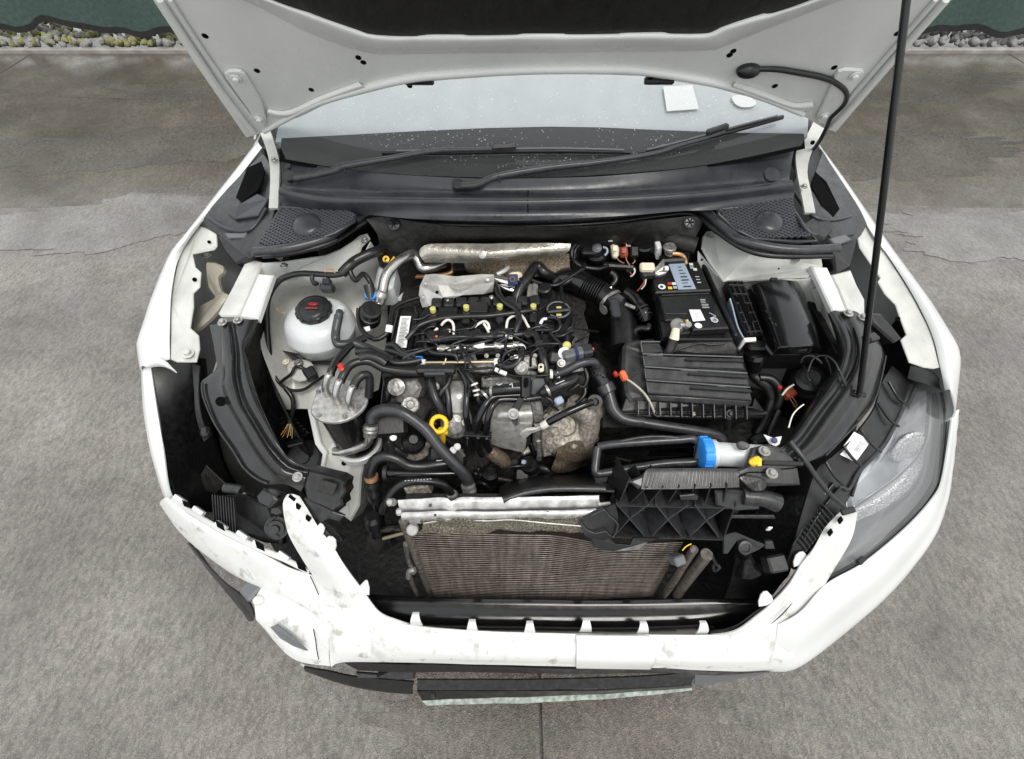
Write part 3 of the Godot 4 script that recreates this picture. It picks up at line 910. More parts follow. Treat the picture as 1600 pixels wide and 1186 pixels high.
	# bulkhead below the seal
	var bk := skin("bulkhead", car, "dark", [[V(-405,1015,-989),V(-380,1015,-1001),V(-337,1015,-996),V(-213,1015,-976),V(23,1015,-961),V(233,1015,-989),V(356,1015,-1007),V(379,1015,-986)], [V(-383,985,-979),V(-342,985,-989),V(-216,985,-974),V(25,985,-969),V(239,985,-989),V(358,985,-989),V(374,985,-979)], [V(-386,940,-975),V(-222,940,-996),V(30,940,-1003),V(252,940,-1011),V(371,940,-975)], [V(-387,820,-928),V(-235,820,-1003),V(37,820,-1003),V(280,820,-1029),V(382,820,-928)], [V(-435,600,-972),V(52,600,-1024),V(450,600,-972)]], 40, 24, 4, 7, 9)
	for p in [V(-340,1008,-984), V(350,1008,-991)]:
		turned("round_clip", bk, "cowl_grey", p, p + Vector3(0, 0.75, 0.66), [[0, 13], [3, 13], [4, 10], [4.5, 3]], 16)
		for k in 3:
			var a := k * PI / 3
			rod("clip_rib", bk, "black", p + Vector3(cos(a) * 0.01, 0.0035 - sin(a) * 0.0065, 0.003 + sin(a) * 0.0075), p + Vector3(-cos(a) * 0.01, 0.0035 + sin(a) * 0.0065, 0.003 - sin(a) * 0.0075), 2, 3, 0)
	skin("heat_shield", bk, "embossed", [[V(-284,955,-953),V(-268,968,-960),V(-217,968,-963),V(-126,968,-963),V(-19,968,-965),V(75,968,-965)], [V(-281,948,-941),V(-265,955,-946),V(-186,958,-942),V(-110,958,-937),V(-20,958,-947),V(72,958,-957)], [V(-275,930,-949),V(-220,928,-949),V(-166,928,-949),V(-113,928,-952),V(-19,940,-958),V(58,945,-957)]], 40, 10, 3, 1.5, 20)
	skin("lower_heat_shield", bk, "embossed_brown", [[V(-182,922,-957),V(-113,922,-959),V(-18,932,-968),V(76,932,-976)], [V(-179,905,-956),V(-97,905,-961),V(-2,905,-966),V(78,905,-971)], [V(-174,885,-966),V(-81,880,-952),V(15,880,-952),V(83,880,-957)]], 30, 8, 3, 3, 15)
	turned("shield_washer", bk, "zinc", V(-134,966,-927), V(-134,966,-927) + Vector3(0, 0.7, 0.7), [[0, 9], [2, 9], [3, 4]], 14)
	hose("noise_lining", bk, "dark", 20, [V(214,955,-1006),V(252,960,-1035),V(300,960,-1035),V(323,960,-994),V(376,960,-969)], 8)

func shift(a: Array, v: Vector3) -> Array:
	var o := []
	for p in a: o.append(p + v)
	return o

# ================= front wings and the white inner structure
func wings() -> void:
	var lf := group("front_fender")
	var r0: Array = [V(-759,1010,-1338),V(-790,1000,-1084),V(-823,985,-1004),V(-853,955,-946),V(-851,930,-874),V(-847,908,-823),V(-830,878,-741),V(-821,858,-698)]
	var r1: Array = [V(-792,1000,-1395),V(-822,990,-1072),V(-852,968,-993),V(-883,945,-949),V(-912,895,-856),V(-923,862,-786),V(-931,845,-760),V(-918,815,-711)]
	skin("outer_panel", lf, "white", [r0, [V(-768,1012,-1349),V(-798,1002,-1058),V(-828,985,-979),V(-857,958,-928),V(-871,915,-837),V(-868,886,-763),V(-866,870,-729),V(-857,850,-694)], r1, shift(r1, V(-4, -40, 0)), shift(r1, V(6, -130, -10)), shift(r1, V(16, -260, -30))], 40, 24, 3)
	slab("top_flange", lf, "white_inner", 3, [V(-822,985,-1025),V(-772,978,-991),V(-763,968,-958),V(-768,965,-947),V(-828,950,-950),V(-812,940,-915),V(-795,936,-901),V(-788,925,-862),V(-801,918,-848),V(-792,908,-814),V(-789,890,-765),V(-766,884,-747),V(-758,872,-718),V(-762,858,-691),V(-803,860,-689),V(-818,862,-695),V(-833,874,-745),V(-851,904,-827),V(-855,926,-879),V(-856,952,-950),V(-834,978,-999)], 1.5)
	skin("torn_flake", lf, "white", [[V(-891,842,-695),V(-845,872,-695),V(-808,876,-675)], [V(-872,846,-686),V(-830,868,-679),V(-787,864,-657)], [V(-872,838,-694),V(-834,858,-680),V(-803,858,-672)]], 10, 6, 1.5)
	bolt(lf, V(-780,868,-706), Vector3.UP, 13, "white_inner")
	turned("hole", lf, "hole", V(-802,933,-878), V(-801,934,-877), [[0, 5], [1, 5]], 12)
	turned("hole", lf, "hole", V(-781,974,-964), V(-780,975,-963), [[0, 4], [1, 4]], 12)
	skin("liner", lf, "black", [[V(-900,808,-717),V(-884,748,-640),V(-856,688,-539),V(-816,640,-452)], [V(-847,815,-742),V(-856,700,-654),V(-842,610,-564),V(-816,520,-487)], [V(-813,800,-751),V(-848,660,-700),V(-853,520,-630),V(-831,380,-546)], [V(-842,740,-802),V(-900,560,-769),V(-906,400,-695),V(-855,280,-587)]], 24, 20, 3)
	skin("liner_edge", lf, "black_grey", [[V(-821,800,-739),V(-815,760,-686),V(-817,715,-644),V(-811,660,-606)], [V(-796,802,-726),V(-802,762,-681),V(-802,718,-642),V(-797,668,-612)]], 14, 4, 3)
	block("liner_clip", lf, "black_grey", V(-795,690,-615), 22, 22, 26, Vector3(10, 20, 0), 6)
	slab("liner_flap", lf, "dark", 4, [V(-861,560,-537),V(-823,600,-574),V(-776,570,-539),V(-809,545,-523)], 1)

	var rf := group("front_fender")
	var q0: Array = [V(792,1010,-1328),V(786,990,-1026),V(823,955,-936),V(861,915,-847),V(881,880,-757),V(881,850,-683),V(884,825,-638)]
	var q1: Array = [V(809,1000,-1388),V(810,995,-1192),V(826,975,-1048),V(858,945,-959),V(916,895,-852),V(951,858,-772),V(961,840,-732),V(948,805,-671),V(929,775,-612)]
	skin("outer_panel", rf, "white", [q0, [V(791,1012,-1342),V(792,996,-1041),V(825,962,-937),V(866,925,-841),V(890,892,-751),V(892,868,-693),V(886,835,-630)], q1, shift(q1, V(4, -40, 0)), shift(q1, V(-6, -130, -10)), shift(q1, V(-16, -260, -30))], 40, 24, 3)
	slab("top_flange", rf, "white_inner", 3, [V(762,962,-959),V(784,942,-908),V(792,935,-882),V(783,932,-872),V(793,920,-844),V(814,908,-821),V(816,898,-794),V(823,880,-753),V(807,876,-741),V(815,855,-693),V(847,848,-684),V(870,846,-682),V(883,848,-684),V(885,877,-760),V(866,911,-852),V(828,951,-941),V(789,985,-1020),V(761,972,-982)], 1.5)
	turned("hole", rf, "hole", V(806,899,-784), V(805,900,-783), [[0, 5], [1, 5]], 12)
	skin("liner", rf, "black", [[V(836,880,-812),V(865,830,-707),V(883,830,-670)], [V(843,820,-816),V(864,780,-728),V(890,780,-690)], [V(841,780,-810),V(854,740,-721),V(873,730,-652)]], 12, 8, 3)

	# black covers between wing and cowl
	var lc := group("wing_cover")
	skin("cover_panel", lc, "black_grey", [[V(-745,1015,-1300),V(-780,1010,-1148),V(-805,1000,-1040),V(-824,985,-1015)], [V(-702,1025,-1231),V(-706,1018,-1105),V(-735,1005,-1016),V(-773,985,-989)], [V(-637,1030,-1085),V(-625,1020,-994),V(-647,1005,-951),V(-671,975,-906)], [V(-615,1020,-1020),V(-622,1005,-936),V(-643,990,-910),V(-665,970,-908)]], 16, 12, 4)
	slab("cover_step", lc, "black_grey", 26, [V(-807,1000,-1029),V(-754,1000,-998),V(-706,998,-976),V(-682,1000,-978),V(-713,985,-979),V(-749,982,-983),V(-799,990,-1013)], 3)
	slab("cover_foot", lc, "black", 90, [V(-771,978,-989),V(-708,985,-964),V(-659,985,-926),V(-677,968,-915),V(-707,955,-906),V(-745,962,-946),V(-761,968,-968)], 4)
	slab("cover_recess", lc, "hole", 3, [V(-742,1034,-1191),V(-714,1036,-1220),V(-688,1036,-1169),V(-680,1034,-1090),V(-711,1024,-1051),V(-736,1022,-1076)], 0.5)
	slab("cover_ledge", lc, "cowl_grey", 8, [V(-715,1026,-1037),V(-678,1034,-1073),V(-643,1034,-1051),V(-656,1022,-1001),V(-717,1012,-1001),V(-738,1014,-1018)], 2)
	slab("cover_lip", lc, "lamp_grey", 8, [V(-737,996,-968),V(-680,1002,-965),V(-684,996,-951),V(-727,990,-957)], 2)
	hose("cover_edge", lc, "cowl_grey", 4, [V(-791,1008,-1022),V(-757,1004,-992),V(-717,1002,-970),V(-677,1004,-967),V(-658,1012,-985),V(-643,1026,-1021)], 6, 4)
	var rc := group("wing_cover")
	skin("cover_panel", rc, "black_grey", [[V(782,1012,-1306),V(777,1008,-1146),V(780,1000,-1062),V(787,985,-1015)], [V(730,1020,-1217),V(733,1015,-1110),V(745,1000,-1024),V(752,980,-971)], [V(658,1025,-1094),V(657,1020,-1020),V(684,1008,-981),V(716,980,-951)], [V(629,1022,-1038),V(635,1015,-989),V(658,1003,-954),V(683,985,-935)]], 16, 12, 4)
	slab("cover_foot", rc, "black", 95, [V(674,985,-949),V(714,990,-967),V(750,980,-966),V(741,962,-937),V(725,948,-903),V(686,940,-885),V(683,965,-923)], 4)
	slab("cover_block", rc, "black_grey", 40, [V(597,1022,-966),V(631,1030,-989),V(672,1026,-990),V(676,1010,-958),V(651,1002,-936),V(609,1010,-944)], 5)

	slab("cover_recess", rc, "hole", 3, [V(703,1034,-1173),V(715,1032,-1128),V(713,1020,-1030),V(687,1016,-1000),V(670,1026,-1037),V(670,1032,-1111)], 0.5)
	slab("cover_ledge", rc, "cowl_grey", 8, [V(696,1012,-1001),V(731,1014,-1029),V(747,1000,-993),V(736,994,-966),V(694,996,-954),V(679,1006,-974)], 2)
	slab("cover_lip", rc, "lamp_grey", 8, [V(664,1000,-943),V(706,1002,-955),V(721,994,-947),V(678,990,-928)], 2)
	hose("cover_edge", rc, "cowl_grey", 4, [V(614,1034,-1079),V(622,1030,-1004),V(641,1026,-980),V(683,1016,-990),V(741,1008,-1017)], 6, 4)
	# white inner wings: top flange, wall and well
	var li := group("inner_wing")
	slab("top_flange", li, "white_inner", 3, [V(-647,955,-910),V(-602,955,-915),V(-553,956,-926),V(-505,957,-936),V(-475,958,-957),V(-451,960,-984),V(-436,962,-1006),V(-419,962,-1014),V(-409,958,-996),V(-427,950,-977),V(-433,940,-961),V(-454,925,-941),V(-495,915,-915),V(-562,915,-910),V(-614,912,-900),V(-637,912,-895),V(-656,930,-902)], 2)
	bolt(li, V(-591,956,-898), Vector3.UP, 9, "zinc")
	bolt(li, V(-421,961,-990), Vector3.UP, 9, "zinc")
	skin("well_panel", li, "white_inner", [[V(-668,928,-886),V(-616,915,-910),V(-565,915,-920),V(-497,914,-926),V(-439,930,-964),V(-412,950,-997)], [V(-665,908,-851),V(-617,890,-907),V(-566,888,-919),V(-497,885,-922),V(-439,890,-960),V(-403,900,-1007)], [V(-662,872,-807),V(-634,830,-918),V(-566,815,-953),V(-487,815,-934),V(-431,820,-953),V(-402,840,-1005)], [V(-652,828,-757),V(-631,775,-836),V(-561,765,-868),V(-476,760,-850),V(-434,750,-882),V(-397,780,-947)], [V(-633,775,-713),V(-608,745,-746),V(-556,740,-750),V(-499,730,-769),V(-463,710,-806),V(-411,700,-882)], [V(-622,680,-686),V(-585,690,-679),V(-541,700,-673),V(-507,690,-679),V(-483,660,-720),V(-423,640,-776)]], 40, 40, 4, 6, 9)
	slab("apron_rail", li, "white", 14, [V(-648,950,-880),V(-610,952,-873),V(-616,938,-811),V(-623,920,-759),V(-665,922,-767),V(-656,936,-820)], 3)
	slab("apron_rail_side", li, "white_inner", 60, [V(-691,952,-935),V(-650,950,-921),V(-652,946,-885),V(-660,931,-825),V(-669,917,-774),V(-721,905,-786),V(-731,905,-795),V(-710,928,-855)], 3)
	slab("chassis_rail", li, "white_inner", 130, [V(-559,690,-679),V(-536,660,-606),V(-519,650,-580),V(-526,618,-542),V(-497,612,-537),V(-464,606,-528),V(-465,572,-481),V(-483,565,-468),V(-454,545,-452),V(-435,560,-486),V(-432,600,-543),V(-418,640,-579),V(-406,660,-606),V(-440,690,-661)], 4)
	turned("slot", li, "hole", V(-469,635,-561), V(-469,636,-560), [[0, 6], [1, 6]], 12)
	slab("fold_edge", li, "white", 8, [V(-554,706,-676),V(-523,672,-596),V(-506,664,-576),V(-519,628,-541),V(-528,624,-543),V(-518,656,-573),V(-537,668,-594),V(-565,700,-673)], 2)
	slab("bracket_arm", li, "primer", 12, [V(-819,915,-968),V(-773,918,-950),V(-769,912,-928),V(-781,905,-922),V(-765,892,-886),V(-746,890,-877),V(-757,880,-853),V(-781,862,-826),V(-817,848,-795),V(-828,850,-819),V(-830,862,-856),V(-796,872,-877),V(-787,876,-884),V(-806,885,-904),V(-816,900,-938)], 4, 2)
	bolt(li, V(-821,920,-987), Vector3.UP, 13, "white_inner")
	var ri := group("inner_wing")
	slab("top_flange", ri, "white_inner", 3, [V(395,945,-979),V(401,958,-1007),V(414,962,-1024),V(430,962,-1027),V(444,961,-1018),V(458,958,-996),V(475,955,-975),V(507,953,-953),V(560,952,-940),V(668,950,-936),V(665,944,-912),V(625,932,-886),V(571,920,-895),V(488,905,-904),V(445,900,-909),V(413,925,-950)], 2)
	bolt(ri, V(417,961,-1005), Vector3.UP, 9, "zinc")
	bolt(ri, V(603,951,-927), Vector3.UP, 9, "zinc")
	turned("hole", ri, "hole", V(392,935,-948), V(392,936,-946), [[0, 3], [1, 3]], 12)
	turned("hole", ri, "hole", V(564,937,-912), V(563,938,-911), [[0, 2], [1, 2]], 12)
	skin("well_panel", ri, "white_inner", [[V(393,935,-982),V(446,902,-916),V(506,905,-913),V(572,920,-900),V(625,932,-886),V(671,940,-908)], [V(398,900,-957),V(454,860,-920),V(529,850,-919),V(605,870,-909),V(661,890,-875),V(701,910,-898)], [V(439,830,-918),V(485,790,-889),V(566,760,-873),V(650,790,-866),V(696,830,-849),V(708,870,-852)], [V(471,760,-828),V(532,720,-820),V(605,700,-815),V(674,730,-811),V(714,780,-810),V(730,810,-804)], [V(567,650,-790),V(637,600,-784),V(696,580,-776),V(735,620,-791),V(756,680,-788),V(755,740,-781)]], 36, 32, 4, 6, 9)
	slab("apron_rail", ri, "white", 14, [V(630,952,-905),V(667,952,-900),V(676,936,-841),V(681,920,-785),V(647,922,-783),V(638,938,-843)], 3)
	slab("apron_rail_side", ri, "white_inner", 60, [V(675,942,-885),V(724,946,-898),V(730,932,-861),V(741,918,-827),V(730,900,-779),V(688,912,-783),V(682,930,-842)], 3)
	slab("strut_brace", ri, "white_inner", 40, [V(640,905,-876),V(650,925,-858),V(669,900,-806),V(678,850,-787),V(671,800,-759),V(659,800,-776),V(671,850,-829)], 3)

# ================= bumper, torn and pushed in
func bumper() -> void:
	var b := group("bumper")
	var s0: Array = [V(-932,802,-724),V(-926,738,-646),V(-903,692,-570),V(-883,668,-525),V(-858,640,-475),V(-827,606,-428)]
	skin("left_edge_strip", b, "white", [[V(-903,806,-719),V(-889,745,-642),V(-864,702,-564),V(-832,672,-480),V(-807,656,-445)], s0, shift(s0, V(6, -60, 0)), shift(s0, V(30, -170, -20))], 24, 12, 3)
	# clip rail under the missing lamp
	skin("clip_rail", b, "white", [[V(-802,690,-450),V(-757,678,-426),V(-695,656,-398),V(-614,630,-367),V(-559,612,-349),V(-502,598,-324)], [V(-809,680,-446),V(-762,664,-421),V(-699,643,-391),V(-617,616,-359),V(-561,599,-341),V(-505,586,-318)]], 30, 0, 3)
	for k in 6:
		var p: Vector3 = [V(-782,693,-443), V(-739,681,-422), V(-690,662,-397), V(-645,648,-381), V(-610,637,-364), V(-557,618,-347)][k]
		block("clip_tab", b, "white", p, 27, 13, 9, Vector3(15, -32, -12), 1)
	for q in [[V(-772,701,-438),V(-757,697,-434),V(-750,691,-422),V(-765,696,-426)], [V(-699,678,-403),V(-682,673,-395),V(-677,665,-383),V(-694,669,-391)], [V(-614,652,-369),V(-595,647,-361),V(-590,641,-348),V(-607,646,-354)], [V(-527,624,-335),V(-509,619,-328),V(-501,611,-314),V(-520,616,-320)]]:
		slab("square_hole", b, "hole", 1.2, q, 0)
	skin("left_skin", b, "white_scuffed", [[V(-820,678,-456),V(-765,660,-422),V(-676,634,-379),V(-598,610,-349),V(-545,596,-328),V(-469,576,-309)], [V(-835,668,-457),V(-774,648,-415),V(-683,621,-371),V(-602,599,-337),V(-546,585,-318),V(-461,570,-289)], [V(-860,640,-461),V(-806,612,-415),V(-719,578,-363),V(-638,555,-328),V(-557,556,-298),V(-452,562,-268)], [V(-874,615,-465),V(-835,585,-422),V(-785,555,-385),V(-723,530,-350),V(-656,526,-320),V(-578,532,-291),V(-508,544,-264),V(-448,545,-243)], [V(-870,600,-466),V(-839,565,-424),V(-791,535,-386),V(-731,508,-351),V(-664,510,-320),V(-584,516,-289),V(-513,524,-260),V(-447,525,-219)]], 48, 26, 3, 2, 6)
	skin("left_corner", b, "white_scuffed", [[V(-664,511,-320),V(-584,517,-290),V(-513,525,-261),V(-447,526,-220)], [V(-654,506,-300),V(-587,512,-274),V(-520,514,-242),V(-456,517,-206)], [V(-648,490,-277),V(-593,492,-249),V(-531,488,-217),V(-458,495,-193)], [V(-649,465,-255),V(-602,455,-223),V(-543,452,-190),V(-465,460,-176)], [V(-651,445,-254),V(-603,430,-211),V(-552,422,-179),V(-468,436,-165)]], 26, 24, 3, 3, 8)
	slab("corner_slot", b, "lamp_grey", 4, [V(-596,503,-228),V(-582,507,-233),V(-543,503,-209),V(-509,488,-185),V(-542,486,-194),V(-573,492,-208)], 1)
	var st := tool()
	knob(st, V(-635,512,-282), Vector3(13, 12, 11), 10)
	put("torn_mount", b, "white_scuffed", st)
	hose("crack", b, "hole", 1.1, [V(-494,520,-222),V(-489,506,-203),V(-487,492,-187),V(-486,470,-172)], 5, 2)
	hose("crack", b, "hole", 1.0, [V(-498,598,-310),V(-487,588,-293),V(-478,578,-277)], 5, 2)
	# upright prong left of the grille opening
	skin("left_prong", b, "white_scuffed", [[V(-514,772,-419),V(-522,762,-404),V(-518,738,-375),V(-511,714,-352),V(-495,664,-324),V(-484,627,-306),V(-470,602,-286),V(-456,570,-255)], [V(-498,782,-415),V(-496,772,-394),V(-483,752,-366),V(-467,727,-340),V(-444,688,-314),V(-421,646,-287),V(-399,604,-258),V(-370,575,-237)], [V(-487,774,-414),V(-470,760,-393),V(-447,738,-361),V(-424,708,-338),V(-403,678,-310),V(-373,628,-276),V(-339,578,-241),V(-282,548,-226)]], 44, 14, 3, 2, 8)
	for p in [[V(-487,771,-393), 0], [V(-467,756,-375), 0]]:
		block("square_hole", b, "hole", p[0], 12, 3, 9, Vector3(35, -35, 0), 0)
	block("square_hole", b, "hole", V(-499,780,-407), 16, 3, 6, Vector3(35, -35, 0), 0)
	for q in [[V(-437,716,-340),V(-429,730,-348),V(-414,728,-341),V(-419,704,-327)], [V(-384,622,-273),V(-371,640,-284),V(-361,642,-288),V(-359,618,-266)], [V(-452,740,-357),V(-443,752,-366),V(-434,746,-358),V(-442,732,-348)]]:
		slab("edge_tab", b, "white", 3, q, 0.8, 2)
	# middle bar under the opening
	skin("middle_bar", b, "white_scuffed", [[V(-457,574,-257),V(-387,576,-242),V(-342,570,-238),V(-282,548,-225),V(-147,526,-218),V(4,520,-215),V(210,520,-212),V(371,530,-210),V(421,550,-220),V(450,572,-234)], [V(-456,551,-237),V(-390,548,-225),V(-310,532,-211),V(-147,512,-202),V(4,507,-198),V(210,507,-196),V(372,515,-193),V(446,532,-199),V(502,556,-221)], [V(-456,530,-218),V(-394,518,-205),V(-285,500,-188),V(-148,493,-183),V(4,490,-180),V(210,491,-176),V(351,494,-171),V(463,503,-172),V(522,532,-192)], [V(-458,498,-195),V(-399,484,-185),V(-288,474,-178),V(-149,472,-174),V(5,471,-172),V(213,471,-168),V(356,473,-163),V(468,482,-163),V(532,510,-174)], [V(-464,461,-176),V(-420,460,-177),V(-291,456,-174),V(-93,454,-171),V(234,454,-166),V(338,456,-161),V(425,458,-158),V(495,466,-158),V(544,478,-163)], [V(-467,437,-164),V(-435,444,-173),V(-293,440,-172),V(-93,438,-168),V(237,438,-163),V(342,440,-158),V(430,442,-155),V(502,450,-157),V(552,458,-158)]], 90, 30, 3, 1.5, 6)
	skin("overlapping_end", b, "white", [shift([V(72,522,-214),V(209,523,-213),V(223,522,-212),V(232,518,-209)], V(0, 4, 4)), shift([V(73,505,-194),V(216,506,-192),V(235,505,-193),V(239,502,-193)], V(0, 4, 4)), shift([V(73,484,-173),V(221,486,-170),V(238,484,-170),V(242,481,-173)], V(0, 4, 4)), shift([V(77,440,-165),V(226,440,-163),V(238,441,-164),V(249,444,-171)], V(0, 4, 4))], 20, 14, 3)
	for p in [V(-268,556,-230), V(-150,534,-221), V(-27,528,-219), V(94,530,-223), V(216,528,-219), V(342,534,-218)]:
		skin("edge_tab", b, "white", [[p + V(-13, -16, 6), p + V(13, -16, 6)], [p + V(-11, 4, 2), p + V(11, 4, 2)], [p + V(-8, 13, -8), p + V(8, 13, -8)], [p + V(-7, 10, -16), p + V(7, 10, -16)]], 4, 12, 2.5)
	# right pillar and right skin
	skin("right_pillar", b, "white_dull", [[V(358,528,-211),V(403,548,-215),V(443,575,-237),V(470,592,-254),V(505,627,-285),V(524,662,-313),V(547,692,-338),V(568,722,-370),V(588,747,-389),V(600,758,-399)], [V(380,515,-198),V(430,535,-208),V(487,575,-239),V(526,618,-279),V(552,665,-314),V(574,708,-347),V(598,738,-375),V(612,762,-389)], [V(414,500,-180),V(478,520,-191),V(533,555,-219),V(567,592,-260),V(586,627,-292),V(613,692,-338),V(622,722,-363),V(618,758,-387)]], 44, 12, 3, 1.5, 8)
	for p in [V(568,730,-356), V(586,748,-374)]:
		block("square_hole", b, "hole", p, 13, 3, 9, Vector3(40, 40, 0), 0)
	block("lamp_catch", b, "black", V(595,768,-385), 30, 8, 12, Vector3(20, 15, 0), 2)
	for q in [[V(449,592,-250),V(453,606,-270),V(466,612,-276),V(480,598,-259)], [V(514,656,-311),V(516,674,-329),V(531,680,-335),V(540,668,-321)]]:
		slab("edge_tab", b, "white", 3, q, 0.8, 2)
	var f0: Array = [V(500,452,-155),V(549,468,-157),V(651,490,-212),V(772,540,-293),V(875,592,-387),V(916,632,-455),V(942,664,-519),V(964,722,-612),V(969,745,-642)]
	skin("right_skin", b, "white", [[V(491,562,-224),V(532,590,-242),V(586,624,-288),V(672,640,-327),V(780,668,-395),V(849,690,-450),V(875,702,-481),V(907,728,-549),V(941,755,-626)], [V(490,535,-198),V(532,565,-211),V(612,602,-258),V(703,622,-310),V(808,650,-386),V(868,672,-445),V(895,690,-487),V(919,722,-553),V(948,752,-628)], [V(492,500,-175),V(540,520,-182),V(632,550,-235),V(744,580,-302),V(845,620,-386),V(891,652,-446),V(919,678,-504),V(943,715,-574),V(958,750,-635)], f0, shift(f0, V(-20, -60, -20)), shift(f0, V(-60, -150, -60))], 56, 30, 3)
	hose("scratch", b, "ink", [0.5, 1.5, 0.6], [V(473,572,-222),V(493,590,-236),V(512,608,-254)], 5, 2)
	hose("scratch", b, "ink", [0.5, 2.0, 0.5], [V(422,530,-199),V(438,527,-195),V(455,524,-193)], 5, 2)
	skin("pillar_backing", b, "black", [[V(369,505,-222),V(414,525,-227),V(458,550,-251),V(484,568,-266),V(522,600,-299),V(542,634,-326),V(566,664,-353),V(588,692,-381)], shift([V(369,505,-222),V(414,525,-227),V(458,550,-251),V(484,568,-266),V(522,600,-299),V(542,634,-326),V(566,664,-353),V(588,692,-381)], V(40, -240, 30))], 24, 6, 3)
	skin("pillar_backing", b, "black", [[V(-452,690,-352),V(-428,680,-340),V(-410,655,-314),V(-380,600,-279),V(-348,545,-243),V(-287,520,-227)], shift([V(-452,690,-352),V(-428,680,-340),V(-410,655,-314),V(-380,600,-279),V(-348,545,-243),V(-287,520,-227)], V(-40, -240, 30))], 24, 6, 3)
	# black lower parts hanging below
	var lo := group("lower_grille")
	skin("left_air_duct", lo, "black", [[V(-857,480,-421),V(-790,440,-359),V(-706,420,-309),V(-681,410,-275)], [V(-892,440,-438),V(-844,380,-381),V(-765,350,-315),V(-721,330,-278)], [V(-888,390,-432),V(-831,340,-368),V(-773,315,-314),V(-742,310,-285)]], 18, 12, 4, 4, 10)
	block("duct_clip", lo, "lamp_grey", V(-660,500,-307), 44, 30, 40, Vector3(10, -35, 10), 5)
	skin("left_blade", lo, "black", [[V(-567,330,-179),V(-513,325,-171),V(-435,318,-159),V(-299,310,-149)], [V(-571,300,-174),V(-504,290,-157),V(-408,285,-139),V(-305,285,-135)], [V(-558,280,-171),V(-492,275,-153),V(-395,270,-135),V(-306,270,-129)]], 24, 8, 4, 3, 10)
	skin("white_lip", lo, "white", [[V(-587,300,-188),V(-540,285,-171),V(-489,275,-154)], [V(-581,285,-182),V(-540,272,-166),V(-485,265,-151)]], 14, 4, 3)
	slab("duct_mount", lo, "black_grey", 20, [V(-383,352,-151),V(-295,380,-179),V(-294,345,-148),V(-336,340,-146)], 3)
	slab("mount_bracket", lo, "black_grey", 8, [V(-433,352,-161),V(-384,350,-158),V(-378,345,-150),V(-429,345,-150)], 2)
	skin("top_strip", lo, "black", [[V(-455,405,-179),V(-300,400,-174),V(8,398,-167),V(242,398,-165),V(445,400,-161),V(535,410,-161)], [V(-423,370,-166),V(-304,368,-163),V(10,366,-161),V(248,366,-161),V(411,370,-158),V(524,385,-161)]], 40, 6, 4, 4, 8)
	skin("cross_bar", lo, "black_grey", [[V(-288,345,-150),V(-125,345,-150),V(86,345,-153),V(252,348,-158),V(365,352,-163)], [V(-288,338,-146),V(-125,338,-146),V(86,338,-149),V(253,341,-154),V(365,346,-157)], [V(-290,315,-133),V(-126,315,-133),V(88,315,-136),V(255,318,-139),V(359,322,-143)]], 40, 10, 4, 2, 6)
	skin("right_corner", lo, "lamp_grey", [[V(365,350,-160),V(445,360,-162),V(534,378,-165)], [V(372,312,-144),V(425,320,-148),V(524,350,-163)]], 14, 5, 4)
	skin("pale_splitter", lo, "pale_green", [[V(-285,255,-116),V(-191,258,-120),V(14,262,-126),V(250,266,-135),V(377,272,-145)], [V(-273,242,-108),V(-191,243,-109),V(14,247,-115),V(251,254,-127),V(377,266,-139)]], 40, 6, 4, 4, 8)
	skin("splitter_carrier", lo, "black", [[V(-291,310,-131),V(-126,310,-131),V(88,310,-133),V(256,312,-137),V(363,318,-143)], [V(-283,268,-116),V(-127,270,-121),V(91,274,-128),V(263,278,-135),V(371,290,-142)]], 30, 6, 4, 3, 8)
	block("splitter_clip", lo, "black", V(-255,285,-123), 12, 26, 14, Vector3.ZERO, 2)
	block("splitter_clip", lo, "black", V(351,318,-146), 16, 22, 16, Vector3.ZERO, 2)

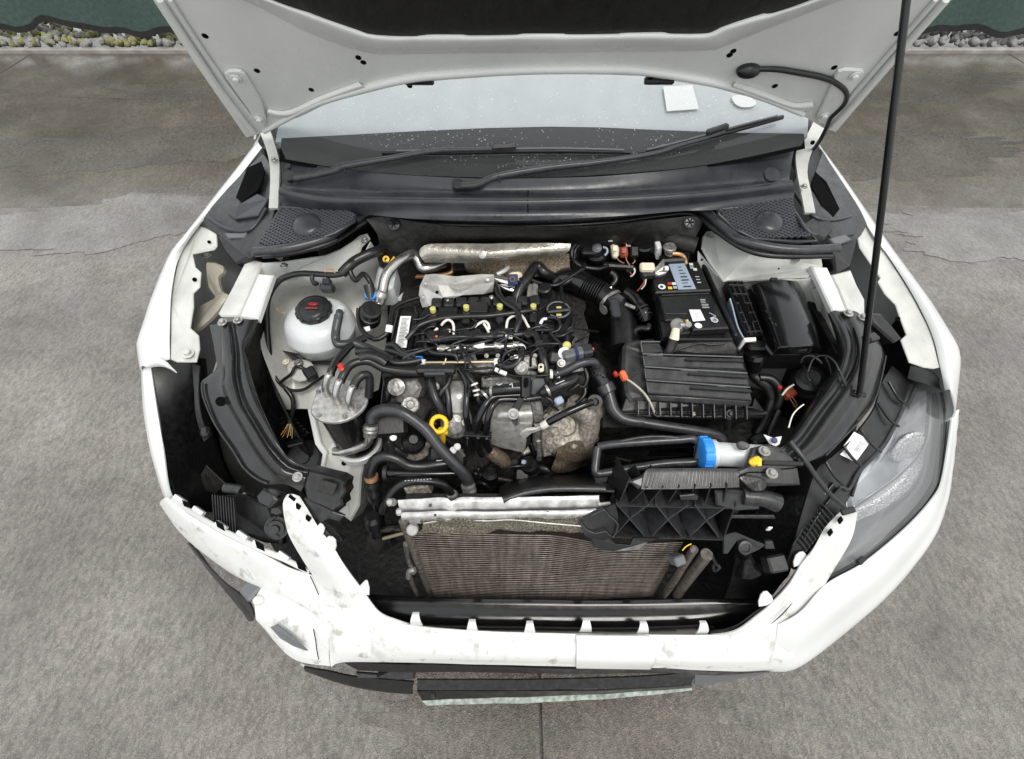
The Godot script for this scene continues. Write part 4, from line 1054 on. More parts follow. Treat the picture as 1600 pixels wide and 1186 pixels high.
# ================= what stands behind the bumper
func front_frame() -> void:
	var cm := skin("crossmember", car, "black_gloss", [[V(-406,485,-303),V(-273,482,-296),V(-35,480,-293),V(172,480,-291),V(357,482,-294),V(508,490,-290)], [V(-400,480,-293),V(-272,476,-287),V(-35,474,-283),V(172,474,-282),V(356,476,-284),V(515,485,-283)], [V(-389,478,-282),V(-272,474,-278),V(-36,472,-274),V(171,472,-273),V(355,474,-275),V(521,485,-278)], [V(-358,462,-250),V(-241,461,-245),V(-36,460,-243),V(169,460,-241),V(352,461,-245),V(497,470,-254)], [V(-339,400,-242),V(-218,390,-234),V(-34,385,-233),V(180,385,-231),V(370,390,-234),V(499,400,-242)]], 50, 24, 6, 1, 6)
	slab("moulded_joint", cm, "black_grey", 6, [V(9,446,-247),V(62,446,-247),V(69,420,-232),V(5,420,-232)], 2)
	for f in [V(-344,452,-263), V(377,452,-259)]:
		block("mount_ear", cm, "black", f, 46, 30, 50, Vector3(20, 0, 0), 4)
	# cooling pack
	var cd := group("condenser")
	for k in 36:
		var h := 748.0 - k * 9.9
		var pts := []
		for i in 13:
			var u := i / 12.0
			var bow := 16.0 * sin(PI * u) * sin(PI * clampf(k / 35.0 + 0.12, 0, 1)) + 2.0 * crumple.get_noise_2d(i * 0.8, k * 0.2)
			if u > 0.72: bow -= 18.0 * (u - 0.72) / 0.28 * sin(PI * k / 35.0)
			var low: float = lerpf(1.0, 0.83, smoothstep(0.45, 0.78, u))
			pts.append(V(lerpf(-262, 285, u), 395 + (h + bow - 395) * low, -350 + 0.09 * (740 - h) + 9.0 * sin(PI * u) + 1.0 * crumple.get_noise_2d(i * 0.8 + 40, k * 0.3)))
		hose("flat_tube", cd, "fin_tube", 1.35, pts, 5, 2)
	skin("fin_core", cd, "fin_dark", [[V(-262, 752, -384), V(60, 752, -382), V(120, 705, -384), V(285, 690, -386)], [V(-262, 600, -374), V(0, 612, -366), V(285, 590, -374)], [V(-262, 395, -354), V(0, 400, -348), V(285, 390, -356)]], 30, 24, 14, 4, 14)
	skin("bent_fins", cd, "fin_mesh", [[V(-239,800,-354),V(-161,800,-357),V(-65,800,-362),V(31,800,-362),V(116,800,-359)], [V(-236,775,-352),V(-163,775,-354),V(-65,778,-358),V(33,776,-359),V(119,772,-355)], [V(-246,750,-349),V(-165,748,-349),V(-65,755,-354),V(35,752,-353),V(123,745,-348)]], 40, 14, 3, 9, 30)
	hose("torn_edge", cd, "bar_alu", 1.6, [V(-231,795,-349),V(-185,797,-355),V(-113,795,-354),V(-65,797,-355),V(7,792,-350),V(92,786,-345)], 5, 4)
	hose("end_tank", cd, "fins", 9, [V(-268, 800, -352), V(-268, 600, -338), V(-266, 390, -320)], 12, 3)
	drum("tank_cap", cd, "zinc", V(-248,800,-337), Vector3(0, 0.8, 0.6), 11, 12, 14)
	hose("end_tank", cd, "fins", 8, [V(288,735,-321),V(294,650,-321),V(297,540,-313),V(296,420,-307)], 12, 3)
	hose("receiver_dryer", cd, "fins", 12, [V(316,720,-316),V(319,610,-313),V(323,480,-308),V(329,400,-306)], 14, 3)
	block("tank_clamp", cd, "lamp_grey", V(266,690,-316), 24, 30, 20, Vector3(30, 20, 0), 3)
	hose("fluid_pipe", cd, "fins", 5.5, [V(-280,700,-344),V(-288,600,-337),V(-277,590,-323),V(-293,560,-324),V(-293,500,-316),V(-291,420,-307)], 10, 5)
	hose("pipe_bend", cd, "zinc", 6, [V(-275,598,-324),V(-288,590,-322),V(-295,560,-318)], 10, 5)
	var rd := group("radiator")
	skin("top_bar", rd, "bar_alu", [[V(-279,822,-383),V(-197,824,-387),V(-178,822,-380),V(-159,824,-387),V(-89,824,-387),V(7,824,-389),V(99,824,-391)], [V(-278,820,-378),V(-197,822,-380),V(-177,820,-376),V(-158,822,-380),V(-89,822,-381),V(7,822,-384),V(98,822,-385)], [V(-276,812,-372),V(-197,812,-373),V(-178,811,-368),V(-159,812,-373),V(-89,812,-373),V(7,812,-377),V(104,812,-378)], [V(-279,800,-372),V(-199,800,-373),V(-89,800,-373),V(8,800,-376),V(108,800,-378)]], 50, 12, 3, 2.5, 14)
	skin("lower_bar", rd, "bar_alu", [[V(-273,808,-365),V(-197,808,-366),V(-89,808,-366),V(7,808,-368),V(94,808,-371)], [V(-272,805,-358),V(-197,806,-360),V(-89,806,-362),V(7,806,-363),V(94,806,-365)], [V(-272,785,-355),V(-199,786,-357),V(-89,788,-360),V(8,788,-364),V(96,788,-367)]], 50, 10, 3, 2.5, 14)
	hose("joint_line", rd, "ink", 1.0, [V(-273,812,-365),V(-197,812,-367),V(-89,812,-368),V(7,812,-371),V(103,812,-373)], 5, 2)
	for q in [V(-292,815,-382), V(-274,806,-367)]:
		block("end_bracket", rd, "bar_alu", q, 12, 24, 14, Vector3(20, 10, 25), 4)
	drum("small_hole", rd, "ink", V(-217,823,-372), Vector3(0, 0.7, 0.7), 3, 1, 10)
	drum("small_hole", rd, "ink", V(-208,810,-359), Vector3(0, 0.7, 0.7), 3, 1, 10)
	drum("small_hole", rd, "ink", V(2,810,-364), Vector3(0, 0.7, 0.7), 3, 1, 10)
	block("rear_core", rd, "dark", V(10, 560, -425), 600, 320, 40)
	skin("fan_shroud", rd, "black", [[V(-84,818,-384),V(-41,824,-396),V(8,826,-403),V(62,826,-404),V(130,820,-404)], [V(-90,780,-409),V(-40,785,-426),V(12,785,-434),V(70,785,-437),V(141,780,-437)], [V(-96,600,-518),V(-34,600,-543),V(29,600,-552),V(100,600,-555),V(186,600,-555)]], 24, 10, 4)
	hose("shroud_rim", rd, "black_grey", 7, [V(-82,822,-383),V(-41,826,-396),V(8,828,-403),V(62,828,-404),V(111,826,-404)], 8, 4)
	rod("bar_tip", rd, "bar_alu", V(97,815,-377), V(120,812,-381), 6, 8)
	# left: broken lamp carrier, plastic debris, upper arm
	var la := group("carrier_arm")
	skin("arm_plate", la, "arm_black", [[V(-718,925,-739),V(-698,905,-688),V(-686,890,-648),V(-707,878,-632),V(-717,872,-623),V(-708,862,-594),V(-673,842,-539),V(-628,822,-489),V(-603,808,-458),V(-575,800,-438),V(-550,796,-428),V(-513,796,-428),V(-480,792,-415)], [V(-688,938,-730),V(-674,912,-673),V(-666,894,-628),V(-664,884,-602),V(-647,872,-570),V(-615,854,-528),V(-583,836,-487),V(-553,822,-455),V(-526,812,-436),V(-498,806,-430),V(-474,800,-422)], [V(-680,942,-728),V(-658,922,-664),V(-649,908,-625),V(-644,900,-598),V(-623,888,-559),V(-591,870,-516),V(-561,852,-478),V(-536,838,-452),V(-510,826,-433),V(-488,818,-432),V(-469,812,-430)], [V(-666,944,-730),V(-645,926,-670),V(-632,912,-621),V(-623,904,-595),V(-603,890,-554),V(-574,874,-517),V(-544,856,-478),V(-523,842,-455),V(-501,830,-442),V(-482,820,-439),V(-468,814,-438)], [V(-662,940,-736),V(-643,918,-677),V(-631,904,-628),V(-623,896,-601),V(-603,882,-560),V(-574,866,-522),V(-545,848,-486),V(-524,834,-465),V(-505,822,-452),V(-485,813,-448),V(-470,808,-448)], [V(-646,945,-734),V(-628,928,-677),V(-612,914,-628),V(-600,908,-600),V(-580,895,-562),V(-555,880,-526),V(-528,862,-489),V(-513,848,-472),V(-496,836,-456),V(-478,824,-451),V(-466,816,-451)], [V(-612,936,-745),V(-618,925,-707),V(-626,916,-679),V(-616,908,-656),V(-595,896,-609),V(-564,876,-552),V(-525,852,-492),V(-510,840,-473),V(-494,832,-463),V(-478,822,-458),V(-466,814,-455)], [V(-638,900,-773),V(-649,880,-739),V(-657,865,-711),V(-650,850,-690),V(-628,840,-644),V(-594,820,-582),V(-551,795,-517),V(-534,785,-495),V(-515,780,-483),V(-494,780,-471),V(-479,780,-464)]], 60, 40, 4)
	turned("hole", la, "hole", V(-654,877,-571), V(-653,879,-570), [[0, 10], [1, 10]], 20)
	bolt(la, V(-675,946,-726), Vector3.UP, 10)
	bolt(la, V(-644,947,-731), Vector3.UP, 10)
	bolt(la, V(-480,822,-431), Vector3(0, 0.9, 0.3).normalized(), 10)
	hose("pressed_edge", la, "black_grey", 2.5, [V(-710,878,-618),V(-701,868,-589),V(-667,847,-536),V(-622,827,-486),V(-598,813,-457),V(-570,805,-437),V(-545,801,-427)], 6, 4)
	var bl := group("broken_lamp_carrier")
	slab("torn_box", bl, "black", 60, [V(-467,815,-451),V(-408,800,-442),V(-394,795,-435),V(-397,788,-425),V(-394,782,-417),V(-402,775,-406),V(-399,768,-396),V(-418,765,-384),V(-470,775,-404),V(-476,795,-424)], 4)
	slab("torn_plate", bl, "black_grey", 6, [V(-481,770,-411),V(-420,760,-386),V(-398,752,-381),V(-410,740,-374),V(-431,742,-378),V(-449,735,-372),V(-478,748,-391)], 2)
	block("torn_box_window", bl, "dark", V(-426,800,-419), 34, 4, 24, Vector3(20, -15, 0), 1)
	slab("lamp_bracket", bl, "black_grey", 18, [V(-465,715,-388),V(-422,690,-366),V(-415,680,-356),V(-425,676,-349),V(-459,700,-367)], 3)
	slab("lamp_base", bl, "black", 30, [V(-753,640,-475),V(-675,650,-475),V(-614,640,-452),V(-587,625,-420),V(-581,595,-380),V(-619,600,-381),V(-676,620,-397),V(-720,635,-421)], 5)
	for k in 9:
		var p: Vector3 = V(-731,668,-466).lerp(V(-679,672,-456), k / 8.0)
		rod("rib", bl, "black_grey", p, p + V(14, -40, 75), 2.2, 10, 0.5)
	slab("cover_half", bl, "black_grey", 34, [V(-625,690,-452),V(-606,705,-464),V(-576,708,-451),V(-569,700,-437),V(-588,690,-423),V(-614,688,-434)], 5)
	slab("cover_cap", bl, "black_grey", 24, [V(-594,712,-461),V(-570,714,-459),V(-563,710,-447),V(-580,708,-445)], 4, 2)
	slab("small_bracket", bl, "black_grey", 20, [V(-593,672,-435),V(-573,675,-436),V(-560,668,-422),V(-577,662,-416),V(-595,664,-422)], 4)
	turned("adjuster", bl, "black_grey", V(-580,640,-401), V(-580,640,-401) + Vector3(0.1, 0.75, 0.65), [[0, 26], [4, 26], [4, 18], [10, 18], [10, 10], [16, 9]], 20)
	rod("frame_square", bl, "black_grey", V(-599,652,-402), V(-578,662,-418), 4, 6)
	rod("frame_square", bl, "black_grey", V(-599,652,-399), V(-571,636,-380), 4, 6)
	hose("tube_end", bl, "black_grey", 11, [V(-696,690,-471),V(-666,692,-467),V(-656,692,-464)], 10, 3)
	slab("hanging_strip", bl, "black_grey", 6, [V(-580,620,-389),V(-571,622,-391),V(-577,600,-373),V(-583,598,-371)], 1)
	skin("horn_cover", bl, "black", [[V(-720,760,-785),V(-675,770,-765),V(-637,770,-717),V(-615,765,-682)], [V(-728,700,-751),V(-676,700,-731),V(-625,690,-679),V(-600,685,-645)], [V(-717,620,-707),V(-661,620,-687),V(-609,610,-636),V(-580,610,-617)], [V(-693,520,-669),V(-656,520,-659),V(-613,520,-630),V(-581,520,-611)]], 20, 20, 4, 5, 8)
	for k in 7:
		var p: Vector3 = V(-663,640,-674).lerp(V(-614,610,-636), k / 6.0)
		rod("rib", bl, "black", p, p + V(40, 30, -10), 4, 10, 1)
	turned("horn", bl, "black", V(-600,560,-618), V(-600,560,-618) + Vector3(0, 1, 0.5), [[0, 46], [14, 46], [18, 40], [18, 18], [22, 16]], 24)
	block("connector", bl, "black", V(-598,640,-615), 40, 8, 16, Vector3(0, 10, 10), 2)
	# right: cracked plastic crossmember with its cells
	var rt := group("broken_carrier")
	skin("ribbed_top", rt, "black_grey", [[V(192,848,-433),V(250,850,-433),V(311,850,-433),V(362,850,-432)], [V(184,846,-426),V(249,848,-425),V(309,848,-425),V(361,848,-424)], [V(177,832,-401),V(236,833,-401),V(296,834,-402),V(360,835,-404)]], 30, 8, 5)
	for k in 26:
		var p: Vector3 = V(194,851,-429).lerp(V(352,853,-428), k / 25.0)
		var q: Vector3 = V(183,836,-401).lerp(V(351,838,-404), k / 25.0)
		rod("rib", rt, "rubber_dusty", p, q, 3, 7, 0.8)
	slab("torn_end", rt, "rubber_dusty", 10, [V(192,847,-432),V(183,835,-402),V(173,832,-401),V(161,838,-409),V(148,838,-414),V(164,842,-416),V(180,845,-421)], 3)
	slab("right_plate", rt, "black_grey", 8, [V(361,852,-430),V(376,855,-435),V(395,866,-470),V(425,870,-476),V(455,866,-470),V(470,860,-451),V(478,850,-435),V(480,835,-408),V(421,838,-404),V(379,840,-408),V(360,845,-418)], 3)
	slab("rounded_tab", rt, "arm_black", 8, [V(358,850,-419),V(385,852,-420),V(410,846,-413),V(413,840,-403),V(404,836,-395),V(387,836,-395),V(373,842,-404)], 2, 3)
	bolt(rt, V(411,874,-458), Vector3.UP, 11)
	bolt(rt, V(419,858,-420), Vector3.UP, 11)
	var yc := block("yellow_clip", rt, "yellow", V(387,874,-437), 20, 14, 14, Vector3(0, 20, 10), 3)
	drum("clip_pin", yc, "yellow", V(379,880,-433), Vector3(-0.5, 0.5, 0.4).normalized(), 5, 8, 10)
	rod("clip_wing", yc, "yellow", V(393,880,-441), V(392,872,-428), 8, 8)
	rod("stay", rt, "black", V(403,866,-438), V(482,862,-438), 8, 8, 2)
	slab("ear", rt, "black_grey", 6, [V(367,870,-479),V(377,872,-483),V(391,870,-476),V(385,866,-467),V(370,866,-467)], 2, 2)
	for k in 2:
		hose("cut_line", rt, "hole", 1.2, [[V(359,852,-415),V(378,856,-423),V(409,856,-423)], [V(443,856,-430),V(461,855,-432),V(477,852,-436)]][k], 5, 2)
	var cell := tool()
	var D := Vector3(0, 0, -0.03)
	var TL: Vector3 = V(135,796,-385)
	var TR: Vector3 = V(359,796,-380)
	var BL: Vector3 = V(136,716,-353)
	var BR: Vector3 = V(358,716,-348)
	for e in [[TL, TR], [BL, BR], [V(150,838,-411), V(134,792,-383)], [V(359,798,-383), V(355,716,-348)]]:
		beam(cell, e[0] + D, e[1] + D, 3.5, 66, 0.8, Vector3.BACK)
	put("cell_frame", rt, "black", cell)
	for k in 3:
		var t0: float = k / 3.0
		var mid: Vector3 = TL.lerp(TR, t0 + 0.13).lerp(BL.lerp(BR, t0 + 0.13), 0.38)
		for e in [[TL.lerp(TR, t0 + 0.02), mid], [TL.lerp(TR, t0 + 0.25), mid], [mid, BL.lerp(BR, t0)], [mid, BL.lerp(BR, t0 + 0.31)]]:
			var s2 := tool()
			beam(s2, e[0] + D, e[1] + D, 2.6, 64, 0.6, Vector3.BACK)
			put("diagonal_rib", rt, "rubber_dusty", s2)
	for k in 6:
		var f := 0.1 + k * 0.16
		var s2 := tool()
		beam(s2, V(163,832,-399).lerp(V(355,834,-400), f) + D, TL.lerp(TR, f) + D, 2.6, 60, 0.6, Vector3.BACK)
		put("upright_rib", rt, "black", s2)
	skin("cell_back", rt, "dark", [[TL + 2.15 * D + V(14, -4, 0), TR + 2.15 * D + V(-6, -4, 0)], [TL.lerp(BL, 0.7) + 2.0 * D, TR.lerp(BR, 0.7) + 2.0 * D], [BL + 2.0 * D, BR + 2.0 * D]], 12, 10, 4)
	skin("broken_left_end", rt, "black", [[V(125,838,-368),V(100,826,-363),V(71,806,-357),V(62,796,-351)], [V(133,806,-352),V(108,796,-343),V(85,786,-337),V(72,780,-335)], [V(128,762,-334),V(111,756,-326),V(93,762,-327),V(83,768,-329)]], 14, 12, 4, 5, 12)
	hose("torn_edge_line", rt, "rubber_dusty", 1.6, [V(64,800,-350),V(72,790,-341),V(91,786,-333),V(109,792,-335),V(127,766,-333),V(132,802,-344),V(115,816,-355),V(104,828,-362),V(95,824,-359),V(82,816,-355)], 5, 2)
	slab("hanging_shard", rt, "black", 5, [V(85,770,-329),V(118,766,-333),V(134,752,-325),V(162,748,-324),V(168,756,-334),V(220,750,-337),V(198,744,-331),V(179,738,-318),V(152,734,-313),V(130,738,-315),V(91,752,-318)], 1)
	slab("front_flap", rt, "black_grey", 5, [V(248,832,-387),V(275,834,-389),V(283,830,-387),V(283,822,-383),V(252,822,-383)], 1)
	slab("wide_shelf", rt, "black_grey", 8, [V(319,826,-399),V(358,828,-400),V(408,820,-396),V(408,796,-375),V(362,794,-373),V(324,804,-380)], 3)
	hose("torn_pipe", rt, "black_grey", [16, 16, 18], [V(373,815,-394),V(408,815,-391),V(439,808,-384)], 12, 3)
	slab("thin_shelf", rt, "black_grey", 4, [V(356,770,-374),V(446,770,-374),V(451,762,-371),V(360,764,-371)], 1)
	slab("lamp_bracket", rt, "arm_black", 6, [V(360,715,-354),V(384,722,-359),V(425,708,-347),V(450,698,-342),V(436,690,-334),V(407,682,-324),V(389,708,-347),V(371,690,-326),V(361,690,-326)], 2)
	turned("bracket_grommet", rt, "black_grey", V(403,702,-336), V(403,702,-336) + Vector3(0, 0.8, 0.6), [[0, 14], [3, 14], [4, 9], [2, 8], [2, 3]], 18)
	slab("lower_bracket", rt, "black_grey", 50, [V(431,590,-306),V(423,640,-324),V(427,660,-328),V(450,620,-317),V(470,600,-310),V(454,588,-305)], 2)
	block("sensor", rt, "black_grey", V(479,650,-321), 40, 34, 34, Vector3(20, 10, 0), 4)
	slab("clip_window", rt, "black_grey", 8, [V(447,705,-347),V(462,705,-347),V(468,692,-336),V(448,692,-336)], 1)
	hose("cable", rt, "rubber", 4, [V(337,690,-324),V(353,660,-318),V(363,650,-313),V(355,640,-309),V(348,660,-318)], 6, 3)
	skin("dark_side", rt, "black", [[V(408,640,-337),V(464,600,-337),V(513,600,-337),V(530,640,-337)], [V(432,520,-319),V(495,460,-306),V(535,470,-304),V(546,560,-321)], [V(441,440,-304),V(498,400,-292),V(533,430,-292),V(537,500,-303)]], 16, 12, 4, 4, 8)
	block("white_tag", rt, "label", V(441,745,-358), 8, 14, 3, Vector3(0, 0, 0), 0.5)
	hose("loose_wire", rt, "yellow", 1.2, [V(263,740,-317),V(270,745,-323),V(280,748,-327)], 5, 3)
	# right carrier arm
	var ra := group("carrier_arm")
	skin("arm_plate", ra, "arm_black", [[V(653,900,-796),V(662,878,-751),V(658,865,-714),V(646,850,-686),V(619,838,-653),V(570,820,-597),V(514,815,-533),V(466,830,-490)], [V(625,932,-767),V(634,915,-726),V(633,900,-684),V(617,888,-650),V(592,878,-620),V(543,862,-565),V(492,850,-508),V(447,858,-469)], [V(636,940,-769),V(644,926,-711),V(635,915,-671),V(614,902,-630),V(591,892,-597),V(543,876,-549),V(496,862,-498),V(449,866,-461)], [V(647,938,-767),V(661,920,-712),V(653,908,-668),V(636,896,-634),V(610,886,-599),V(564,868,-551),V(509,852,-495),V(468,852,-464)], [V(663,942,-765),V(669,926,-706),V(658,914,-654),V(641,904,-621),V(617,894,-589),V(569,878,-538),V(512,862,-480),V(470,860,-451)], [V(685,936,-769),V(702,912,-713),V(697,896,-669),V(674,884,-627),V(645,872,-590),V(594,856,-534),V(540,844,-485),V(487,850,-451)], [V(716,915,-768),V(735,895,-716),V(727,880,-674),V(703,868,-629),V(673,858,-587),V(617,848,-530),V(558,838,-480),V(504,845,-451)], [V(745,890,-769),V(758,868,-704),V(741,855,-668),V(706,840,-606),V(656,832,-558),V(611,828,-521),V(560,824,-479),V(511,835,-456)]], 44, 40, 4)
	bolt(ra, V(657,944,-755), Vector3.UP, 10)
	bolt(ra, V(697,930,-757), Vector3.UP, 10)
	slab("side_clip", ra, "black", 30, [V(713,935,-768),V(745,930,-769),V(771,912,-748),V(792,895,-729),V(775,888,-720),V(746,905,-735),V(719,922,-746)], 4)
	hose("pressed_edge", ra, "black_grey", 2.2, [V(754,872,-697),V(734,860,-656),V(701,845,-599),V(653,836,-552),V(608,832,-516),V(556,828,-474)], 6, 4)
	hose("pressed_line", ra, "hole", 1.6, [V(664,930,-726),V(660,920,-684),V(645,912,-647),V(622,900,-614),V(610,894,-603)], 5, 4)
	turned("rod_socket", ra, "black", V(644,868,-599), V(644,868,-599) + Vector3(0, 0.9, 0.3), [[0, 14], [8, 13], [12, 8]], 14)
	block("cable_clip", ra, "black_grey", V(699,920,-706), 26, 14, 20, Vector3(0, 20, 0), 3)
	slab("white_latch", ra, "label", 4, [V(431,858,-505),V(447,858,-497),V(463,862,-498),V(459,852,-486),V(452,848,-483),V(441,850,-488)], 1)
	drum("latch_eye", ra, "dark_blue", V(446,860,-490), Vector3(0, 0.9, 0.4), 6, 3, 12)
	hose("cross_strap", ra, "black_grey", [6, 5, 4], [V(469,870,-481),V(488,860,-451),V(533,820,-406),V(585,778,-388)], 8, 3)
	hose("cable_tie", ra, "pipe_white", 1.5, [V(483,862,-518),V(496,868,-542),V(509,872,-555),V(525,874,-566)], 5, 3)
	for k in 4:
		hose("thin_wire", ra, "rubber", 2.2, [[V(561,880,-647),V(571,900,-666),V(586,915,-660),V(595,918,-640),V(600,912,-621),V(613,898,-603)], [V(599,914,-620),V(609,898,-599),V(627,880,-593)], [V(572,870,-652),V(582,850,-636),V(599,830,-620)], [V(587,910,-664),V(604,890,-653),V(613,870,-638)]][k], 6, 4)

func headlight() -> void:
	var h := group("headlight")
	var a: Array = [V(868,782,-685),V(756,752,-548),V(678,742,-485),V(639,738,-430),V(628,715,-370),V(609,668,-331),V(589,622,-297)]
	var m: Array = [V(897,790,-682),V(810,768,-542),V(742,748,-461),V(701,732,-412),V(670,702,-362),V(631,660,-327),V(589,621,-296)]
	var c: Array = [V(939,768,-677),V(932,740,-610),V(885,707,-505),V(850,692,-457),V(782,668,-400),V(675,640,-332),V(589,620,-295)]
	skin("lens", h, "lens", [a, m, c], 40, 16, 0)
	var su: Array = [V(924,776,-682),V(867,746,-555),V(790,736,-488),V(717,730,-444),V(660,722,-413),V(622,668,-341),V(590,621,-297)]
	var sl: Array = [V(934,770,-679),V(885,738,-560),V(832,712,-476),V(753,700,-423),V(655,695,-380),V(615,660,-334),V(590,620,-296)]
	skin("reflector_upper", h, "reflector", [shift(a, V(-2, -12, -4)), shift([V(894,780,-686),V(804,752,-548),V(732,738,-478),V(680,728,-435),V(646,712,-392),V(618,664,-337),V(590,620,-298)], V(-10, -62, -22)), shift(su, V(-4, -22, -8))], 30, 16, 2)
	skin("reflector_lower", h, "reflector_fluted", [shift(su, V(-4, -24, -9)), shift([V(931,772,-681),V(876,742,-558),V(816,722,-483),V(740,712,-435),V(660,706,-398),V(618,664,-337),V(590,620,-296)], V(-8, -40, -14)), shift(sl, V(-4, -18, -7))], 30, 14, 2)
	skin("lower_bezel", h, "lamp_grey", [shift(sl, V(-4, -17, -7)), shift([V(937,768,-677),V(912,735,-585),V(866,706,-494),V(808,692,-441),V(723,678,-389),V(645,648,-332),V(590,619,-295)], V(-6, -26, -10)), shift(c, V(-5, -12, -5))], 30, 9, 2)
	hose("light_strip", h, "lamp_grey", 2.2, shift(su.slice(0, 5), V(-3, -13, -5)), 8, 4)
	turned("projector_bowl", h, "reflector_fluted", V(803,735,-562), V(803,735,-562) + Vector3(0.25, 0.35, 0.9).normalized(), [[0, 20], [14, 38], [22, 42], [24, 36], [26, 22]], 24, true)
	hose("lens_seal", h, "black", 3, shift(c, V(0, -4, 0)), 6, 4)
	hose("lens_seal", h, "black", 3.5, [V(864,786,-682),V(803,772,-606),V(752,757,-545),V(712,752,-512),V(674,747,-482),V(635,743,-428)], 6, 4)
	block("seal_break", h, "black", V(664,648,-327), 18, 8, 10, Vector3(0, 35, 0), 1)
	var hs := skin("housing", h, "black", [[V(797,830,-703),V(753,826,-655),V(712,818,-592),V(642,810,-526),V(588,806,-486),V(545,800,-456),V(518,760,-399),V(510,690,-347),V(509,640,-324)], [V(826,815,-691),V(770,800,-604),V(737,785,-561),V(677,775,-507),V(624,770,-472),V(588,762,-437),V(564,740,-394),V(539,690,-347),V(526,630,-314)], [V(865,790,-682),V(802,776,-603),V(754,758,-545),V(714,752,-510),V(675,745,-480),V(640,742,-435),V(601,735,-397),V(556,690,-347),V(533,640,-316)]], 44, 14, 4)
	for e in [[V(765,832,-657),V(782,815,-624),V(808,800,-618)], [V(723,824,-604),V(745,805,-576),V(770,790,-567)], [V(663,815,-542),V(683,800,-517),V(711,780,-510)], [V(565,808,-471),V(580,795,-445),V(604,775,-437)], [V(613,812,-504),V(629,800,-484),V(656,780,-477)]]:
		hose("rib", hs, "black_gloss", 3.2, e, 6, 3)
	hose("rim", hs, "black_grey", 5, [V(852,795,-682),V(791,782,-599),V(744,763,-542),V(704,757,-508),V(663,752,-477),V(629,750,-439),V(610,755,-443),V(584,750,-418)], 6, 3)
	for k in 10:
		var p: Vector3 = V(513,700,-354).lerp(V(559,752,-403), k / 9.0)
		rod("side_rib", hs, "black_grey", p, p + V(10, 4, 26), 2.5, 9, 0.5)
	hose("drip_channel", hs, "black_gloss", 3, [V(524,705,-347),V(545,735,-380),V(578,755,-415),V(604,762,-437)], 6, 3)
	hose("drip_channel", hs, "black_gloss", 3, [V(508,692,-344),V(533,730,-382),V(563,755,-418),V(589,770,-443)], 6, 3)
	skin("end_cap", hs, "black", [[V(822,845,-694),V(854,840,-687),V(874,838,-674),V(884,830,-666)], [V(830,815,-681),V(855,815,-667),V(880,810,-660),V(902,800,-660)]], 12, 6, 4)
	slab("sticker", hs, "label", 1.2, [V(647,816,-537),V(686,799,-525),V(645,783,-484),V(602,803,-493)], 0)
	var s0: Vector3 = V(648,813,-515)
	bars(hs, "ink", V(651,813,-518), V(671,805,-514), V(654,796,-495), V(637,803,-500), 14, V(0, 1, 0.6), 0.0, 1.0, "barcode")
	bars(hs, "print", V(638,815,-525), V(649,812,-519), V(624,797,-493), V(612,802,-496), 6, V(0, 1, 0.6), 0.1, 0.8, "printed_lines")

# ================= engine
const UP := Vector3(0, 1, 0)
const TILT := Vector3(0, 0.75, 0.66)

func clip(par: Node, m: String, p: Vector3, d: Vector3, r: float, w := 9.0) -> void:
	turned("hose_clip", par, m, p - d.normalized() * w * 0.0005, p + d.normalized() * w * 0.0005, [[0, r - 2], [0, r], [w, r], [w, r - 2]], 14)

